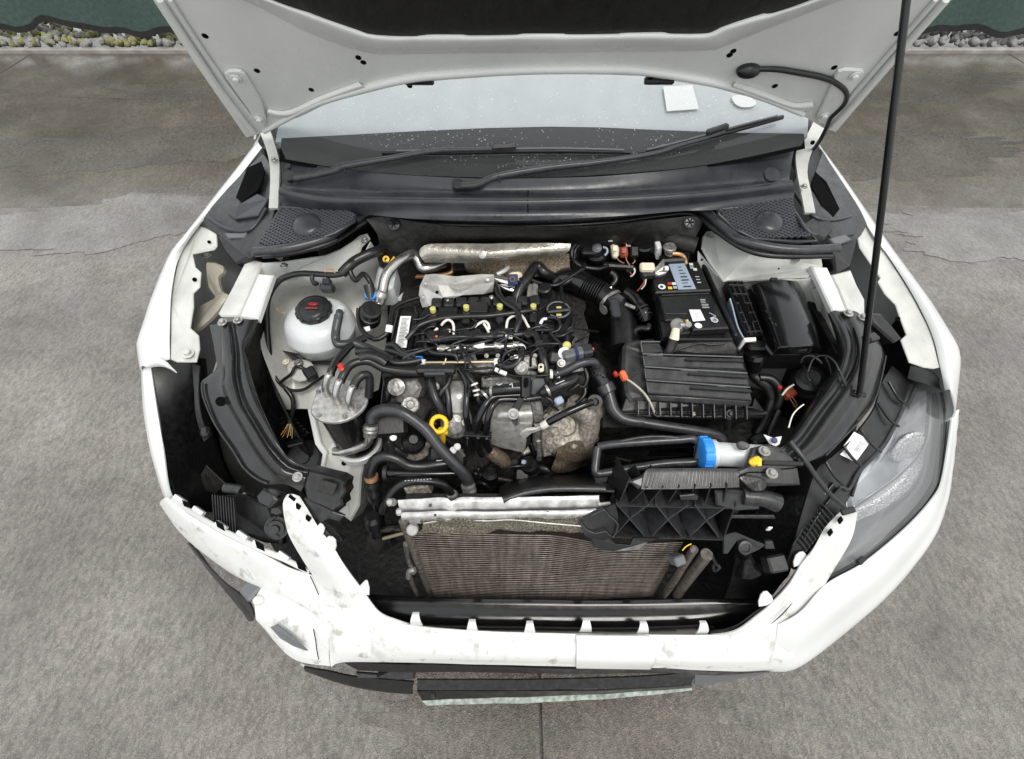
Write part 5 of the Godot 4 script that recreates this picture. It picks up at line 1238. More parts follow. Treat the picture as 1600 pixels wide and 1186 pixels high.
func engine() -> void:
	var e := skin("engine", car, "iron", [[V(-386,828,-993),V(-234,828,-993),V(-65,828,-993),V(112,828,-993)], [V(-370,840,-883),V(-224,840,-883),V(-65,840,-883),V(109,840,-883)], [V(-353,820,-734),V(-214,820,-734),V(-65,820,-734),V(106,820,-734)], [V(-366,754,-672),V(-215,754,-672),V(-65,754,-672),V(101,754,-672)], [V(-378,670,-618),V(-220,658,-608),V(-65,658,-608),V(100,648,-614)], [V(-389,562,-571),V(-227,551,-559),V(-65,551,-559),V(99,541,-564)], [V(-433,390,-618),V(-248,388,-609),V(-65,388,-609),V(118,388,-609)]], 40, 40, 6, 22, 22)
	# black cam cover with its ribs and ducts
	slab("cam_cover", e, "black", 60, [V(-287,874,-822),V(-265,881,-849),V(-217,884,-859),V(-111,885,-871),V(-19,886,-875),V(45,883,-869),V(73,879,-830),V(76,869,-770),V(67,859,-723),V(-13,859,-716),V(-122,859,-716),V(-223,859,-716),V(-277,857,-718),V(-293,863,-755)], 5)
	for k in 9:
		var p: Vector3 = V(-242,890,-845).lerp(V(-11,890,-853), k / 8.0)
		block("cover_rib", e, "black_grey", p, 24, 12, 26, Vector3(8, 0, 0), 3)
	for k in 4:
		var p: Vector3 = [V(-214,884,-816), V(-143,888,-829), V(-65,888,-829), V(8,879,-780)][k]
		block("cover_pocket", e, "black_gloss", p, 48, 14, 32, Vector3(6, 0, 0), 3)
	for k in 4:
		var p: Vector3 = [V(-246,897,-811), V(-170,898,-817), V(-93,898,-820), V(-16,898,-820)][k]
		var body_ := drum("injector", e, "black", p - V(0, 26, 0), UP, 11, 22, 14)
		turned("injector_clip", e, "green_yellow", p, p + UP, [[-6, 5], [0, 5.5], [0, 7], [9, 7], [10, 5]], 10)
		block("injector_plug", e, "black", p + V(0, -12, 22), 20, 18, 22, Vector3(20, 0, 0), 3)
	hose("wiring_rail", e, "rubber", 6.5, [V(-300,879,-740),V(-287,887,-754),V(-273,891,-772),V(-233,895,-787),V(-179,896,-794),V(-126,896,-796),V(-84,896,-802),V(-42,897,-809),V(-9,894,-819)], 8)
	hose("wiring_rail", e, "black", 9, [V(-266,870,-737),V(-243,874,-741),V(-180,877,-746),V(-108,878,-749),V(-51,878,-755),V(-16,878,-755),V(-5,876,-732),V(0,874,-713)], 10)
	hose("ribbed_conduit", e, "black", [10, 10, 12, 12], [V(-1,876,-714),V(2,876,-699),V(6,869,-681),V(13,847,-656),V(19,828,-643)], 10)
	ring_band("conduit_clamp", e, "black_grey", V(-3,877,-721), V(0,876,-701), 13, 14)
	for k in 10:
		var p: Vector3 = V(-243,880,-751).lerp(V(-28,880,-756), k / 9.0)
		if k % 3 == 2: continue
		block("rail_bracket", e, "black", p, 26, 16, 20, Vector3(10, 5 * k, 0), 3)
	hose("breather_hose", e, "rubber", 7, [V(-113,904,-905),V(-101,904,-882),V(-95,904,-857),V(-78,904,-830),V(-56,902,-811),V(-49,899,-788),V(-52,893,-770),V(-58,885,-754)], 10)
	for q in [[V(-197,876,-757),V(-197,887,-772),V(-201,892,-781),V(-210,895,-785),V(-219,892,-781),V(-225,885,-778)], [V(-247,878,-753),V(-241,883,-758),V(-233,886,-767)], [V(-151,882,-774),V(-141,887,-780),V(-128,890,-785),V(-119,889,-778),V(-116,882,-767)], [V(-78,879,-764),V(-77,887,-776),V(-74,891,-789),V(-65,892,-798),V(-53,890,-806)], [V(-46,892,-806),V(-37,891,-791),V(-30,887,-776),V(-22,881,-765)], [V(-129,887,-780),V(-123,884,-771),V(-117,879,-760)]]:
		hose("injector_line", e, "pipe_white", 3.2, q, 8, 5)
	for q in [[V(-291,889,-791),V(-270,887,-797),V(-254,890,-810)], [V(-158,893,-794),V(-146,890,-780),V(-158,884,-767)], [V(-3,890,-823),V(13,891,-835),V(26,888,-855)], [V(-267,883,-756),V(-256,884,-771),V(-240,883,-776)], [V(-187,892,-829),V(-176,892,-843),V(-163,890,-849)]]:
		hose("short_cable", e, "rubber", 3, q, 6, 5)
	for p in [V(-233,886,-742), V(-84,887,-754)]:
		block("orange_dot", e, "orange", p, 5, 4, 5, Vector3.ZERO, 1)
	for p in [V(-216,892,-850), V(-113,893,-860)]:
		turned("cover_grommet", e, "zinc", p, p + UP, [[0, 6], [3, 6], [5, 3]], 12)
	# common rail and lines below the cover
	hose("fuel_rail", e, "alu", 8, [V(-230,872,-716),V(-179,872,-720),V(-108,872,-723),V(-48,873,-726)], 12, 2)
	for k in 5:
		var p: Vector3 = V(-218,872,-716).lerp(V(-56,873,-726), k / 4.0)
		turned("rail_nut", e, "zinc", p - V(7, 0, 0), p + V(7, 0, 0), [[0, 11], [14, 11]], 6)
	slab("rail_label", e, "label", 0.6, [V(-149,885,-721),V(-126,886,-723),V(-125,883,-710),V(-149,883,-708)], 0)
	hose("brass_line", e, "brass", 3, [V(-268,864,-683),V(-251,865,-684),V(-177,867,-683),V(-96,868,-684)], 8, 2)
	clip(e, "blue", V(-267,874,-686), V(10, 2, 2), 7, 12)
	clip(e, "label", V(-259,867,-683), V(10, 0, 1), 7, 10)
	clip(e, "label", V(-98,867,-683), V(10, 2, 2), 9, 8)
	clip(e, "label", V(-45,878,-714), V(2, 4, 8), 10, 8)
	hose("return_hose", e, "rubber", 9, [V(-97,866,-682),V(-85,864,-675),V(-69,865,-672),V(-54,870,-677),V(-47,877,-689),V(-44,878,-709),V(-45,875,-725)], 12)
	hose("thin_line", e, "rubber", 5, [V(-276,881,-782),V(-267,881,-758),V(-261,880,-732),V(-250,880,-709),V(-233,879,-699),V(-205,878,-697),V(-188,876,-694),V(-183,865,-684)], 8)
	hose("thin_line", e, "rubber", 2.5, [V(-184,885,-735),V(-177,884,-707),V(-167,881,-682),V(-166,866,-669),V(-174,849,-662)], 6)
	hose("thin_line", e, "rubber", 2.5, [V(-184,884,-728),V(-168,881,-704),V(-148,875,-683)], 6)
	hose("thin_line", e, "rubber", 3.5, [V(-82,883,-756),V(-79,884,-731),V(-79,882,-707),V(-71,874,-696)], 6)
	hose("thin_line", e, "brass", 2.2, [V(-209,873,-689),V(-212,866,-681),V(-221,862,-677),V(-236,858,-676)], 6)
	slab("grey_plate", e, "lamp_grey", 10, [V(-190,862,-711),V(-148,863,-715),V(-141,856,-694),V(-184,855,-693)], 2)
	for p in [V(-121,870,-699), V(-96,868,-701), V(-14,866,-703), V(-65,865,-696)]:
		bolt(e, p, TILT, 5, "cast")
	# black timing cover with its barcode label
	slab("timing_cover", e, "black_gloss", 40, [V(-334,880,-841),V(-294,885,-845),V(-285,884,-816),V(-288,877,-762),V(-293,867,-716),V(-334,861,-715),V(-342,865,-753),V(-339,873,-807)], 4)
	slab("barcode_label", e, "label", 0.8, [V(-323,884,-808),V(-298,886,-806),V(-300,872,-721),V(-326,871,-724)], 0)
	bars(e, "ink", V(-322,884,-803), V(-299,886,-801), V(-301,874,-721), V(-325,874,-724), 22, V(0, 1, 0.6), 0.15, 0.95, "barcode")
	# oil filler cap
	var oc := turned("oil_cap", e, "black", V(42,882,-818), V(42,882,-818) + UP, [[0, 27], [10, 27], [14, 26], [14, 22], [11, 21], [11, 3]], 28)
	var orim := []
	for k in 25: orim.append(V(42,882,-818) + Vector3(cos(TAU * k / 24.0) * 0.0255, 0.013, sin(TAU * k / 24.0) * 0.0255))
	hose("cap_rim", oc, "lamp_grey", 2.6, orim, 8, 1)
	rod("grip", oc, "black", V(14,899,-803), V(67,899,-811), 9, 14, 3)
	block("cap_mark", oc, "green_yellow", V(43,899,-821), 12, 3, 6, Vector3.ZERO, 1)
	block("cap_mark", oc, "green_yellow", V(42,896,-800), 12, 3, 6, Vector3.ZERO, 1)
	hose("ring_cable", e, "rubber", 3.4, [V(2,890,-783),V(11,895,-790),V(25,897,-790),V(39,897,-785),V(44,893,-770),V(38,887,-760),V(21,883,-756)], 8)
	hose("ring_cable_tag", e, "label", 3.8, [V(-1,889,-778),V(5,893,-787),V(14,895,-790)], 8)
	# hot side: turbo shield, chrome neck and hoses behind the cover
	var ts := tool()
	plate(ts, [V(-275,910,-923),V(-287,895,-901),V(-288,888,-873),V(-281,864,-858),V(-261,871,-854),V(-244,871,-856),V(-229,893,-862),V(-239,917,-876)], 3, 0)
	plate(ts, [V(-275,910,-923),V(-239,917,-876),V(-216,913,-881),V(-192,922,-857),V(-155,917,-876),V(-107,922,-880),V(-108,912,-921),V(-138,920,-913),V(-165,912,-914),V(-199,918,-907),V(-228,909,-915),V(-250,914,-921)], 3, 0)
	plate(ts, [V(-239,917,-876),V(-229,893,-862),V(-208,887,-863),V(-183,894,-868),V(-159,887,-883),V(-132,894,-872),V(-111,889,-885),V(-107,922,-880),V(-155,917,-876),V(-192,922,-857),V(-216,913,-881)], 3, 0)
	put("turbo_shield", e, "shield", ts)
	for p in [V(-269,914,-887), V(-273,897,-858), V(-122,927,-885)]:
		turned("shield_dimple", e, "zinc", p, p + TILT, [[0, 5], [1.5, 5], [2.5, 3]], 12)
	turned("shield_hole", e, "hole", V(-238,919,-850), V(-238,919,-850) + TILT, [[0, 4], [1.5, 4]], 10)
	hose("chrome_neck", e, "chrome", [11, 12, 12, 10], [V(-108,903,-915),V(-88,902,-909),V(-65,900,-903),V(-53,897,-899)], 14)
	hose("chrome_neck", e, "chrome", [7, 8, 8, 9], [V(-102,893,-904),V(-87,894,-895),V(-71,894,-887),V(-59,891,-887)], 12)
	slab("cream_block", e, "cream", 26, [V(-73,910,-930),V(-56,913,-934),V(-42,913,-930),V(-39,909,-908),V(-53,901,-897),V(-70,904,-905)], 4, 2)
	var bc := block("square_connector", e, "dark_blue", V(-63,918,-893), 24, 16, 26, Vector3(25, 0, 0), 2)
	turned("connector_ring", bc, "black_grey", V(-64,929,-883), V(-64,929,-883) + TILT, [[0, 7], [2, 7], [2, 4], [0, 3]], 14)
	hose("chrome_neck", e, "shield", 6, [V(-102,902,-933),V(-84,905,-942),V(-75,901,-960),V(-68,894,-984)], 10)
	hose("elbow_hose", e, "rubber", 13, [V(34,880,-953),V(15,900,-942),V(3,907,-953),V(-8,910,-953),V(-20,908,-932),V(-31,905,-911),V(-45,898,-891),V(-53,888,-873),V(-56,876,-860)], 12)
	ring_band("hose_band", e, "black_grey", V(-43,899,-897), V(-48,896,-885), 15, 6)
	ring_band("hose_band", e, "black_grey", V(-37,902,-905), V(-44,899,-895), 15, 3)
	hose("bracket_tube", e, "copper", 6, [V(-311,860,-976),V(-286,864,-972),V(-245,866,-974),V(-222,870,-978),V(-215,877,-990),V(-216,884,-1002)], 10)
	block("bracket", e, "iron", V(-195,882,-987), 40, 16, 24, Vector3(20, 10, 0), 3)
	turned("vacuum_pump", e, "black", V(18,862,-883), V(14,895,-879), [[0, 26], [18, 26], [20, 16], [40, 14], [42, 16], [48, 16], [50, 12]], 20)
	for p in [V(-22,885,-886), V(-10,889,-887)]:
		slab("steel_tab", e, "zinc", 5, [p + V(-8, 0, 12), p + V(8, 0, 12), p + V(8, 10, -22), p + V(-4, 10, -22)], 1)
	hose("valve_line", e, "rubber", 4, [V(-19,905,-911),V(12,901,-899),V(39,901,-895),V(58,904,-905),V(87,910,-926),V(106,913,-941)], 8)
	hose("valve_line", e, "rubber", 5, [V(53,895,-906),V(53,896,-868),V(57,893,-836)], 8)
	# air-conditioning pipe and brake reservoir at the left rear
	hose("silver_pipe", e, "alu", 12, [V(-375,895,-835),V(-370,905,-863),V(-363,925,-899),V(-346,935,-928),V(-321,938,-956),V(-307,932,-973),V(-298,920,-969),V(-288,908,-955),V(-270,905,-953),V(-235,900,-982)], 14, 6)
	turned("pipe_sleeve", e, "zinc", V(-370,908,-864), V(-376,892,-838), [[0, 13], [6, 15], [16, 15], [20, 13], [32, 12]], 16)
	var br := block("brake_reservoir", e, "tank_white", V(-370,880,-919), 46, 70, 80, Vector3(5, 0, 0), 8)
	drum("reservoir_cap", br, "black", V(-366,925,-950), UP, 22, 18, 20)
	turned("cap_symbol", br, "yellow", V(-364,946,-936), V(-364,947,-935), [[0, 8], [1, 8]], 18)
	turned("cap_symbol_ring", br, "ink", V(-364,948,-934), V(-363,948,-933), [[0, 4], [0.6, 4], [0.6, 2.8], [0.2, 2.7]], 14)
	slab("cap_triangle", br, "yellow", 1, [V(-353,946,-931),V(-338,946,-931),V(-347,947,-947)], 0)
	slab("reservoir_bracket", br, "tank_white", 8, [V(-389,850,-896),V(-347,858,-901),V(-335,862,-915),V(-341,850,-896),V(-381,845,-883)], 2)
	# black thermostat fitting and blue ring beside the tank
	var th := turned("thermostat", e, "black", V(-401,860,-819), V(-386,905,-807), [[0, 24], [26, 24], [28, 19], [34, 19], [36, 24], [50, 23], [54, 18]], 22)
	hose("spigot", th, "black", 11, [V(-412,890,-836),V(-410,880,-829),V(-407,870,-814)], 10)
	hose("spigot", th, "rubber", 12, [V(-398,925,-869),V(-395,915,-858),V(-394,902,-844)], 12)
	clip(th, "blue", V(-393,912,-849), V(1, 8, 3), 13, 6)
	block("white_square", th, "label", V(-399,868,-782), 14, 4, 12, Vector3(20, 20, 0), 1)

func engine_details() -> void:
	var e: Node = car.get_node("engine")
	# silver cooler on the front with cast housings
	skin("exhaust_cooler", e, "alu_matt", [[V(-127,782,-627),V(-100,800,-618),V(-65,805,-617),V(-26,803,-619)], [V(-129,788,-602),V(-100,808,-588),V(-65,812,-585),V(-22,809,-591)], [V(-126,780,-587),V(-98,792,-579),V(-62,792,-577),V(-20,785,-580)], [V(-122,750,-577),V(-96,750,-569),V(-65,745,-566),V(-28,741,-568)], [V(-117,724,-569),V(-94,716,-563),V(-65,711,-559),V(-39,707,-558)]], 24, 28, 5, 2, 18)
	skin("cooler_skin", e, "alu_matt", [[V(-112,794,-576),V(-79,794,-575),V(-48,792,-574),V(-23,789,-578)], [V(-111,765,-567),V(-79,760,-563),V(-48,753,-561),V(-28,749,-563)], [V(-110,731,-561),V(-79,722,-556),V(-56,714,-553),V(-39,710,-552)]], 18, 14, 4, 1.5, 25)
	slab("cooler_boss", e, "alu", 12, [V(-65,828,-577),V(-51,828,-577),V(-48,794,-568),V(-59,787,-566),V(-66,801,-570)], 3)
	turned("left_drum", e, "cast", V(-213,767,-659), V(-172,769,-661), [[-6, 30], [0, 40], [10, 43], [40, 43], [46, 40], [50, 24]], 28)
	skin("drum_cover", e, "alu_matt", [[V(-207,825,-659),V(-186,832,-655),V(-167,831,-658)], [V(-205,827,-623),V(-184,833,-618),V(-165,830,-622)], [V(-206,804,-598),V(-184,805,-594),V(-167,801,-596)]], 12, 16, 4)
	turned("motor", e, "cast", V(-193,751,-611), V(-188,779,-571), [[0, 34], [30, 34], [44, 28], [50, 14]], 24)
	slab("left_flange", e, "alu_matt", 14, [V(-201,810,-597),V(-166,812,-593),V(-156,789,-586),V(-157,765,-580),V(-180,749,-577),V(-202,758,-581),V(-208,785,-589)], 4, 2)
	for p in [V(-196,786,-576), V(-166,795,-574)]:
		bolt(e, p, TILT, 8)
	slab("flange_block", e, "cast", 40, [V(-25,813,-612),V(-1,814,-613),V(4,795,-601),V(6,769,-591),V(-17,768,-588),V(-23,790,-597)], 4)
	slab("flange_block", e, "cast", 40, [V(-17,766,-586),V(6,766,-586),V(12,701,-565),V(-12,692,-560),V(-18,720,-571)], 4)
	slab("clamp_plate", e, "cast", 8, [V(-10,726,-567),V(10,730,-571),V(15,684,-554),V(-6,678,-551)], 2)
	# dirty cast pump at the right front
	turned("cast_pump", e, "cast_dirty", V(59,678,-624), V(53,782,-579), [[0, 62], [40, 64], [62, 60], [66, 54], [78, 52], [84, 44], [86, 26], [92, 22]], 26)
	hose("pump_elbow", e, "cast_dirty", [26, 24, 23, 25, 28], [V(75,786,-624),V(92,798,-605),V(107,774,-594),V(105,741,-581),V(93,710,-569)], 16, 5)
	hose("pump_outlet", e, "cast_dirty", [24, 22, 20], [V(109,774,-605),V(119,775,-614),V(129,770,-625)], 14, 4)
	skin("pump_skirt", e, "embossed_brown", [[V(39,724,-555),V(63,739,-556),V(95,738,-560),V(115,718,-565)], [V(34,704,-543),V(62,716,-543),V(94,714,-547),V(117,696,-554)], [V(30,675,-539),V(53,679,-534),V(85,681,-539),V(114,672,-551)], [V(35,640,-544),V(59,642,-540),V(87,644,-546),V(113,639,-559)]], 22, 18, 5, 9, 26)
	for k in 5:
		var a := k * 1.3
		bolt(e, V(51,765,-580) + Vector3(cos(a) * 0.046, sin(a) * 0.03, -sin(a) * 0.034), TILT, 7, "cast_dirty")
	turned("pump_boss", e, "cast_dirty", V(30,750,-583), V(30,775,-560), [[0, 26], [10, 24], [12, 10], [20, 8]], 16)
	turned("pump_boss", e, "cast_dirty", V(26,712,-576), V(84,772,-572), [[0, 30], [16, 28], [18, 22], [26, 20]], 18)
	slab("pump_flange", e, "cast_dirty", 14, [V(0,773,-575),V(22,780,-574),V(32,738,-560),V(26,698,-547),V(8,690,-545),V(1,728,-559)], 3)
	slab("pump_lip", e, "shield", 6, [V(-48,770,-557),V(-35,786,-560),V(-13,790,-560),V(6,801,-565),V(11,810,-568),V(13,796,-564),V(-1,784,-561),V(-23,772,-559),V(-37,756,-555)], 1.5, 2)
	slab("torn_plastic", e, "dark", 8, [V(-48,760,-560),V(-26,768,-561),V(-25,748,-554),V(-31,725,-551),V(-39,706,-549),V(-45,721,-553),V(-48,739,-556)], 1)
	# three flat black pipes bent over the cooler
	for q in [[V(-179,862,-665),V(-167,857,-648),V(-161,850,-630),V(-161,843,-604),V(-163,824,-579),V(-161,803,-569),V(-158,773,-562),V(-159,734,-552)], [V(-49,842,-613),V(-79,844,-609),V(-106,844,-605),V(-122,838,-588),V(-133,822,-573),V(-139,802,-563),V(-140,772,-556),V(-139,731,-548),V(-132,706,-542)], [V(-3,839,-610),V(-39,841,-602),V(-79,843,-601),V(-95,843,-597),V(-107,840,-583),V(-115,825,-567),V(-118,801,-557),V(-121,769,-551),V(-116,727,-544)]]:
		hose("formed_pipe", e, "black_gloss", 7.5, q, 10, 6)
	rod("pipe_bracket", e, "black", V(-168,776,-556), V(-109,780,-551), 14, 10)
	for p in [V(-161,772,-551), V(-138,776,-548), V(-119,777,-546)]:
		bolt(e, p, TILT, 4, "black_grey")
	slab("slotted_bracket", e, "black", 10, [V(-46,887,-632),V(-26,889,-630),V(-27,855,-599),V(-35,849,-596),V(-46,853,-600)], 2)
	slab("bracket_slot", e, "hole", 1.5, [V(-40,885,-623),V(-32,886,-622),V(-33,874,-610),V(-40,873,-610)], 0, 2)
	rod("bracket_arm", e, "black", V(-44,855,-595), V(-62,836,-569), 14, 10)
	bolt(e, V(-62,840,-566), TILT, 12)
	slab("finned_bracket", e, "lamp_grey", 8, [V(-21,853,-648),V(4,853,-648),V(7,844,-641),V(-15,823,-626),V(-23,826,-626)], 2)
	# hoses across the front
	hose("vacuum_hose", e, "rubber", 11, [V(-128,842,-614),V(-105,857,-612),V(-78,864,-612),V(-49,864,-615)], 12)
	hose("vacuum_hose", e, "rubber", 11, [V(0,851,-613),V(18,862,-613),V(37,870,-618),V(59,871,-627),V(71,867,-640)], 12)
	for q in [[V(-108,857,-612), V(10, 1, 1)], [V(10,860,-612), V(8, 2, -3)], [V(-123,848,-609), V(8, 3, -6)]]:
		clip(e, "zinc", q[0], q[1], 12.5, 5)
	hose("print_mark", e, "print", 1.2, [V(-97,884,-611),V(-91,882,-609),V(-86,884,-612)], 5, 2)
	hose("print_mark", e, "print", 1.2, [V(-70,882,-609),V(-65,884,-611),V(-64,878,-605)], 5, 2)
	hose("print_mark", e, "print", 1.2, [V(25,884,-610),V(35,887,-613),V(43,890,-615)], 5, 2)
	hose("diagonal_pipe", e, "black_gloss", 8, [V(11,810,-563),V(29,824,-566),V(50,834,-573),V(76,840,-583),V(91,842,-589),V(105,841,-595)], 12)
	turned("pipe_eye", e, "black_grey", V(110,832,-603), V(110,832,-603) + TILT, [[0, 16], [14, 16], [14, 9], [2, 8], [2, 1]], 20)
	hose("foil_band", e, "pipe_white", 9, [V(1,799,-563),V(7,806,-563),V(12,811,-564)], 10)
	hose("small_hose", e, "rubber", 7, [V(-164,857,-660),V(-155,853,-648),V(-145,846,-636),V(-139,838,-624),V(-137,827,-612),V(-130,816,-607)], 10)
	for q in [[V(-146,849,-636), V(4, -6, 8)], [V(-142,842,-625), V(2, -6, 8)], [V(-139,836,-618), V(2, -6, 8)]]:
		clip(e, "pipe_white", q[0], q[1], 8.5, 4)
	hose("metal_line", e, "black_gloss", 3, [V(-176,860,-667),V(-136,864,-667),V(-112,867,-667),V(-90,864,-660),V(-75,860,-655),V(-50,859,-650),V(2,862,-650),V(20,864,-652)], 8)
	hose("line_sleeve", e, "label", 5, [V(-101,867,-663),V(-88,865,-657),V(-77,862,-654)], 8)
	for p in [V(19,866,-650), V(34,866,-651)]:
		turned("star_clip", e, "pipe_white", p - V(3, 0, 0), p + V(3, 0, 0), [[0, 11], [6, 11]], 5)
	hose("grey_hose", e, "rubber_dusty", 9.5, [V(26,865,-649),V(53,874,-656),V(74,882,-664),V(94,884,-670),V(111,879,-673),V(122,862,-673),V(127,842,-670)], 12)
	slab("solenoid_plate", e, "iron", 20, [V(-6,866,-703),V(76,873,-711),V(86,865,-684),V(85,831,-658),V(34,820,-652),V(0,827,-661)], 4)
	var so := rod("solenoid", e, "lamp_grey", V(44,891,-677), V(88,897,-688), 22, 22, 4)
	rod("plug", so, "cowl_grey", V(83,895,-688), V(108,896,-695), 26, 20, 4)
	rod("plug_band", so, "dark_blue", V(70,896,-682), V(76,897,-683), 26, 24, 1)
	drum("plug_dot", so, "orange", V(106,900,-691), V(1, 0, 0) * 1000, 4, 4, 10)
	turned("round_cap", so, "label", V(47,889,-690), V(47,889,-690) + TILT, [[0, 13], [8, 13], [9, 8], [7, 7], [7, 2]], 18)
	block("valve", e, "black", V(60,866,-669), 60, 30, 36, Vector3(30, 10, 0), 5)
	bolt(e, V(39,894,-658), TILT, 9)
	block("valve", e, "black", V(30,875,-687), 26, 30, 26, Vector3(30, -10, 0), 4)
	turned("spring_cap", e, "green_yellow", V(54,889,-712), V(54,889,-712) + TILT, [[0, 9], [8, 9], [10, 6]], 14)
	hose("cap_stem", e, "rubber", 5, [V(58,885,-754),V(57,887,-733),V(54,887,-714)], 8)
	for q in [[V(21,883,-756),V(32,885,-735),V(42,885,-716),V(38,881,-697)], [V(76,887,-793),V(67,888,-761),V(49,886,-745),V(32,882,-746)], [V(74,844,-641),V(90,844,-634),V(97,859,-647),V(92,868,-664)], [V(-2,838,-617),V(11,839,-607),V(22,833,-601),V(20,824,-598)], [V(56,840,-623),V(66,852,-624),V(77,858,-630)], [V(93,842,-643),V(93,832,-625),V(84,825,-614),V(74,817,-609)]]:
		hose("cable", e, "rubber", 4.5, q, 8, 5)
	block("blue_clip", e, "label_blue", V(34,843,-597), 18, 14, 16, Vector3(20, 30, 0), 3)
	block("pale_tab", e, "cream", V(-3,875,-660), 12, 16, 18, Vector3(30, 0, 0), 3)
	turned("tab_hole", e, "hole", V(-4,889,-652), V(-4,889,-652) + TILT, [[0, 3], [1, 3]], 10)
	turned("cast_nut", e, "cast", V(-45,861,-672), V(-45,861,-672) + TILT, [[0, 15], [10, 15], [12, 9], [18, 9], [18, 4]], 16)
	slab("cast_rib", e, "cast", 22, [V(-133,831,-665),V(-79,837,-664),V(-48,829,-659),V(-48,810,-645),V(-94,808,-647),V(-134,814,-653)], 4)
	slab("cast_rib", e, "cast", 22, [V(-164,853,-694),V(-93,861,-699),V(-79,846,-686),V(-122,834,-677),V(-162,836,-679)], 4)
	slab("cast_rib", e, "cast", 22, [V(-54,862,-706),V(-11,864,-708),V(-5,844,-684),V(-48,838,-681)], 4)
	# left front: alternator side, filter housing, dipstick
	slab("bracket_casting", e, "cast", 40, [V(-326,829,-663),V(-277,835,-662),V(-265,826,-644),V(-274,811,-627),V(-298,792,-620),V(-326,791,-631)], 5)
	turned("cast_stub", e, "cast", V(-317,824,-649), V(-317,824,-649) + TILT, [[0, 20], [16, 19], [18, 10]], 16)
	turned("silver_cap", e, "cast", V(-290,795,-616), V(-284,823,-605), [[0, 20], [16, 20], [18, 17], [18, 10], [24, 9], [25, 6]], 20)
	slab("black_bracket", e, "black_gloss", 14, [V(-349,841,-661),V(-329,843,-659),V(-339,803,-622),V(-358,796,-621)], 3)
	hose("dark_hose", e, "rubber", 10, [V(-243,854,-665),V(-239,848,-638),V(-229,835,-610),V(-219,820,-597),V(-212,800,-590)], 12)
	hose("dark_hose", e, "rubber", 7, [V(-199,850,-664),V(-204,844,-641),V(-217,836,-626),V(-226,825,-617)], 10)
	hose("dark_hose", e, "rubber", 8, [V(-210,842,-643),V(-203,829,-618),V(-201,810,-597),V(-200,774,-581)], 10)
	bolt(e, V(-233,832,-643), TILT, 10)
	var ds := group("dipstick", e)
	var rg := []
	for k in 17:
		var a := TAU * k / 16.0
		rg.append(V(-222,797,-568) + Vector3(cos(a) * 0.0165, sin(a) * 0.0095, -sin(a) * 0.014))
	hose("pull_ring", ds, "yellow", 5.2, rg, 10, 1)
	hose("stem", ds, "yellow", [9, 8, 5], [V(-219,776,-566), V(-219,756,-566), V(-223,712,-568)], 12, 2)
	rod("collar", ds, "yellow", V(-232,769,-564), V(-205,769,-564), 9, 12, 3)
	turned("filter_cap", e, "black", V(-294,699,-580), V(-285,742,-564), [[0, 28], [24, 28], [30, 24], [38, 12], [44, 10]], 22)
	slab("filter_base", e, "cast_dirty", 24, [V(-325,685,-574),V(-273,704,-580),V(-251,681,-570),V(-277,653,-558),V(-318,645,-559)], 5, 2)
	block("black_module", e, "black", V(-334,762,-592), 74, 40, 60, Vector3(30, 5, 0), 8)
	for p in [V(-327,748,-567), V(-188,719,-560), V(-198,709,-557)]:
		turned("ball_stud", e, "label", p, p + TILT, [[0, 5], [6, 5], [8, 8], [12, 8], [14, 5]], 12)
	hose("stud_bracket", e, "zinc", 5, [V(-188,709,-560),V(-182,698,-556),V(-177,686,-553)], 8)
	for q in [[V(-349,718,-572),V(-329,703,-560),V(-309,682,-556)], [V(-266,750,-583),V(-249,744,-573),V(-239,728,-566)], [V(-352,750,-583),V(-339,737,-570),V(-337,709,-560)]]:
		hose("black_link", e, "black_grey", 7, q, 8, 4)
	block("pulley_guard", e, "black", V(-215,672,-561), 90, 30, 50, Vector3(35, 0, 0), 8)
	hose("foil_hose", e, "embossed_brown", [16, 18, 18, 15], [V(-118,697,-561),V(-104,683,-557),V(-89,666,-555),V(-77,639,-552)], 14)
	turned("dark_canister", e, "black", V(-21,592,-556), V(-27,692,-550), [[0, 26], [30, 26], [34, 22], [60, 22], [66, 16]], 20)
	turned("dark_canister", e, "black", V(-118,593,-541), V(-116,665,-538), [[0, 20], [36, 20], [42, 12]], 16)
	ring_band("metal_ring", e, "embossed_brown", V(-21,592,-552), V(-21,609,-552), 29, 10)
	turned("red_cap", e, "red", V(9,579,-542), V(6,620,-538), [[0, 12], [12, 12], [14, 8]], 12)
	block("blue_clip", e, "label_blue", V(-37,671,-545), 10, 22, 10, Vector3(30, -20, 0), 2)
	skin("blue_cover", e, "dark_blue", [[V(51,641,-561),V(96,652,-572),V(136,651,-587)], [V(55,594,-558),V(101,602,-568),V(145,601,-583)], [V(66,543,-566),V(112,550,-574),V(153,547,-588)]], 14, 8, 4)
	hose("orange_wire", e, "copper", 3, [V(118,695,-596),V(129,704,-594),V(140,692,-594),V(126,682,-593)], 8, 4)
	hose("bottom_pipe", e, "black", 14, [V(1,612,-562),V(22,612,-556),V(45,591,-549),V(69,569,-546)], 12)
	hose("bottom_pipe", e, "black", 11, [V(-158,612,-546),V(-112,595,-544),V(-65,579,-542)], 12)
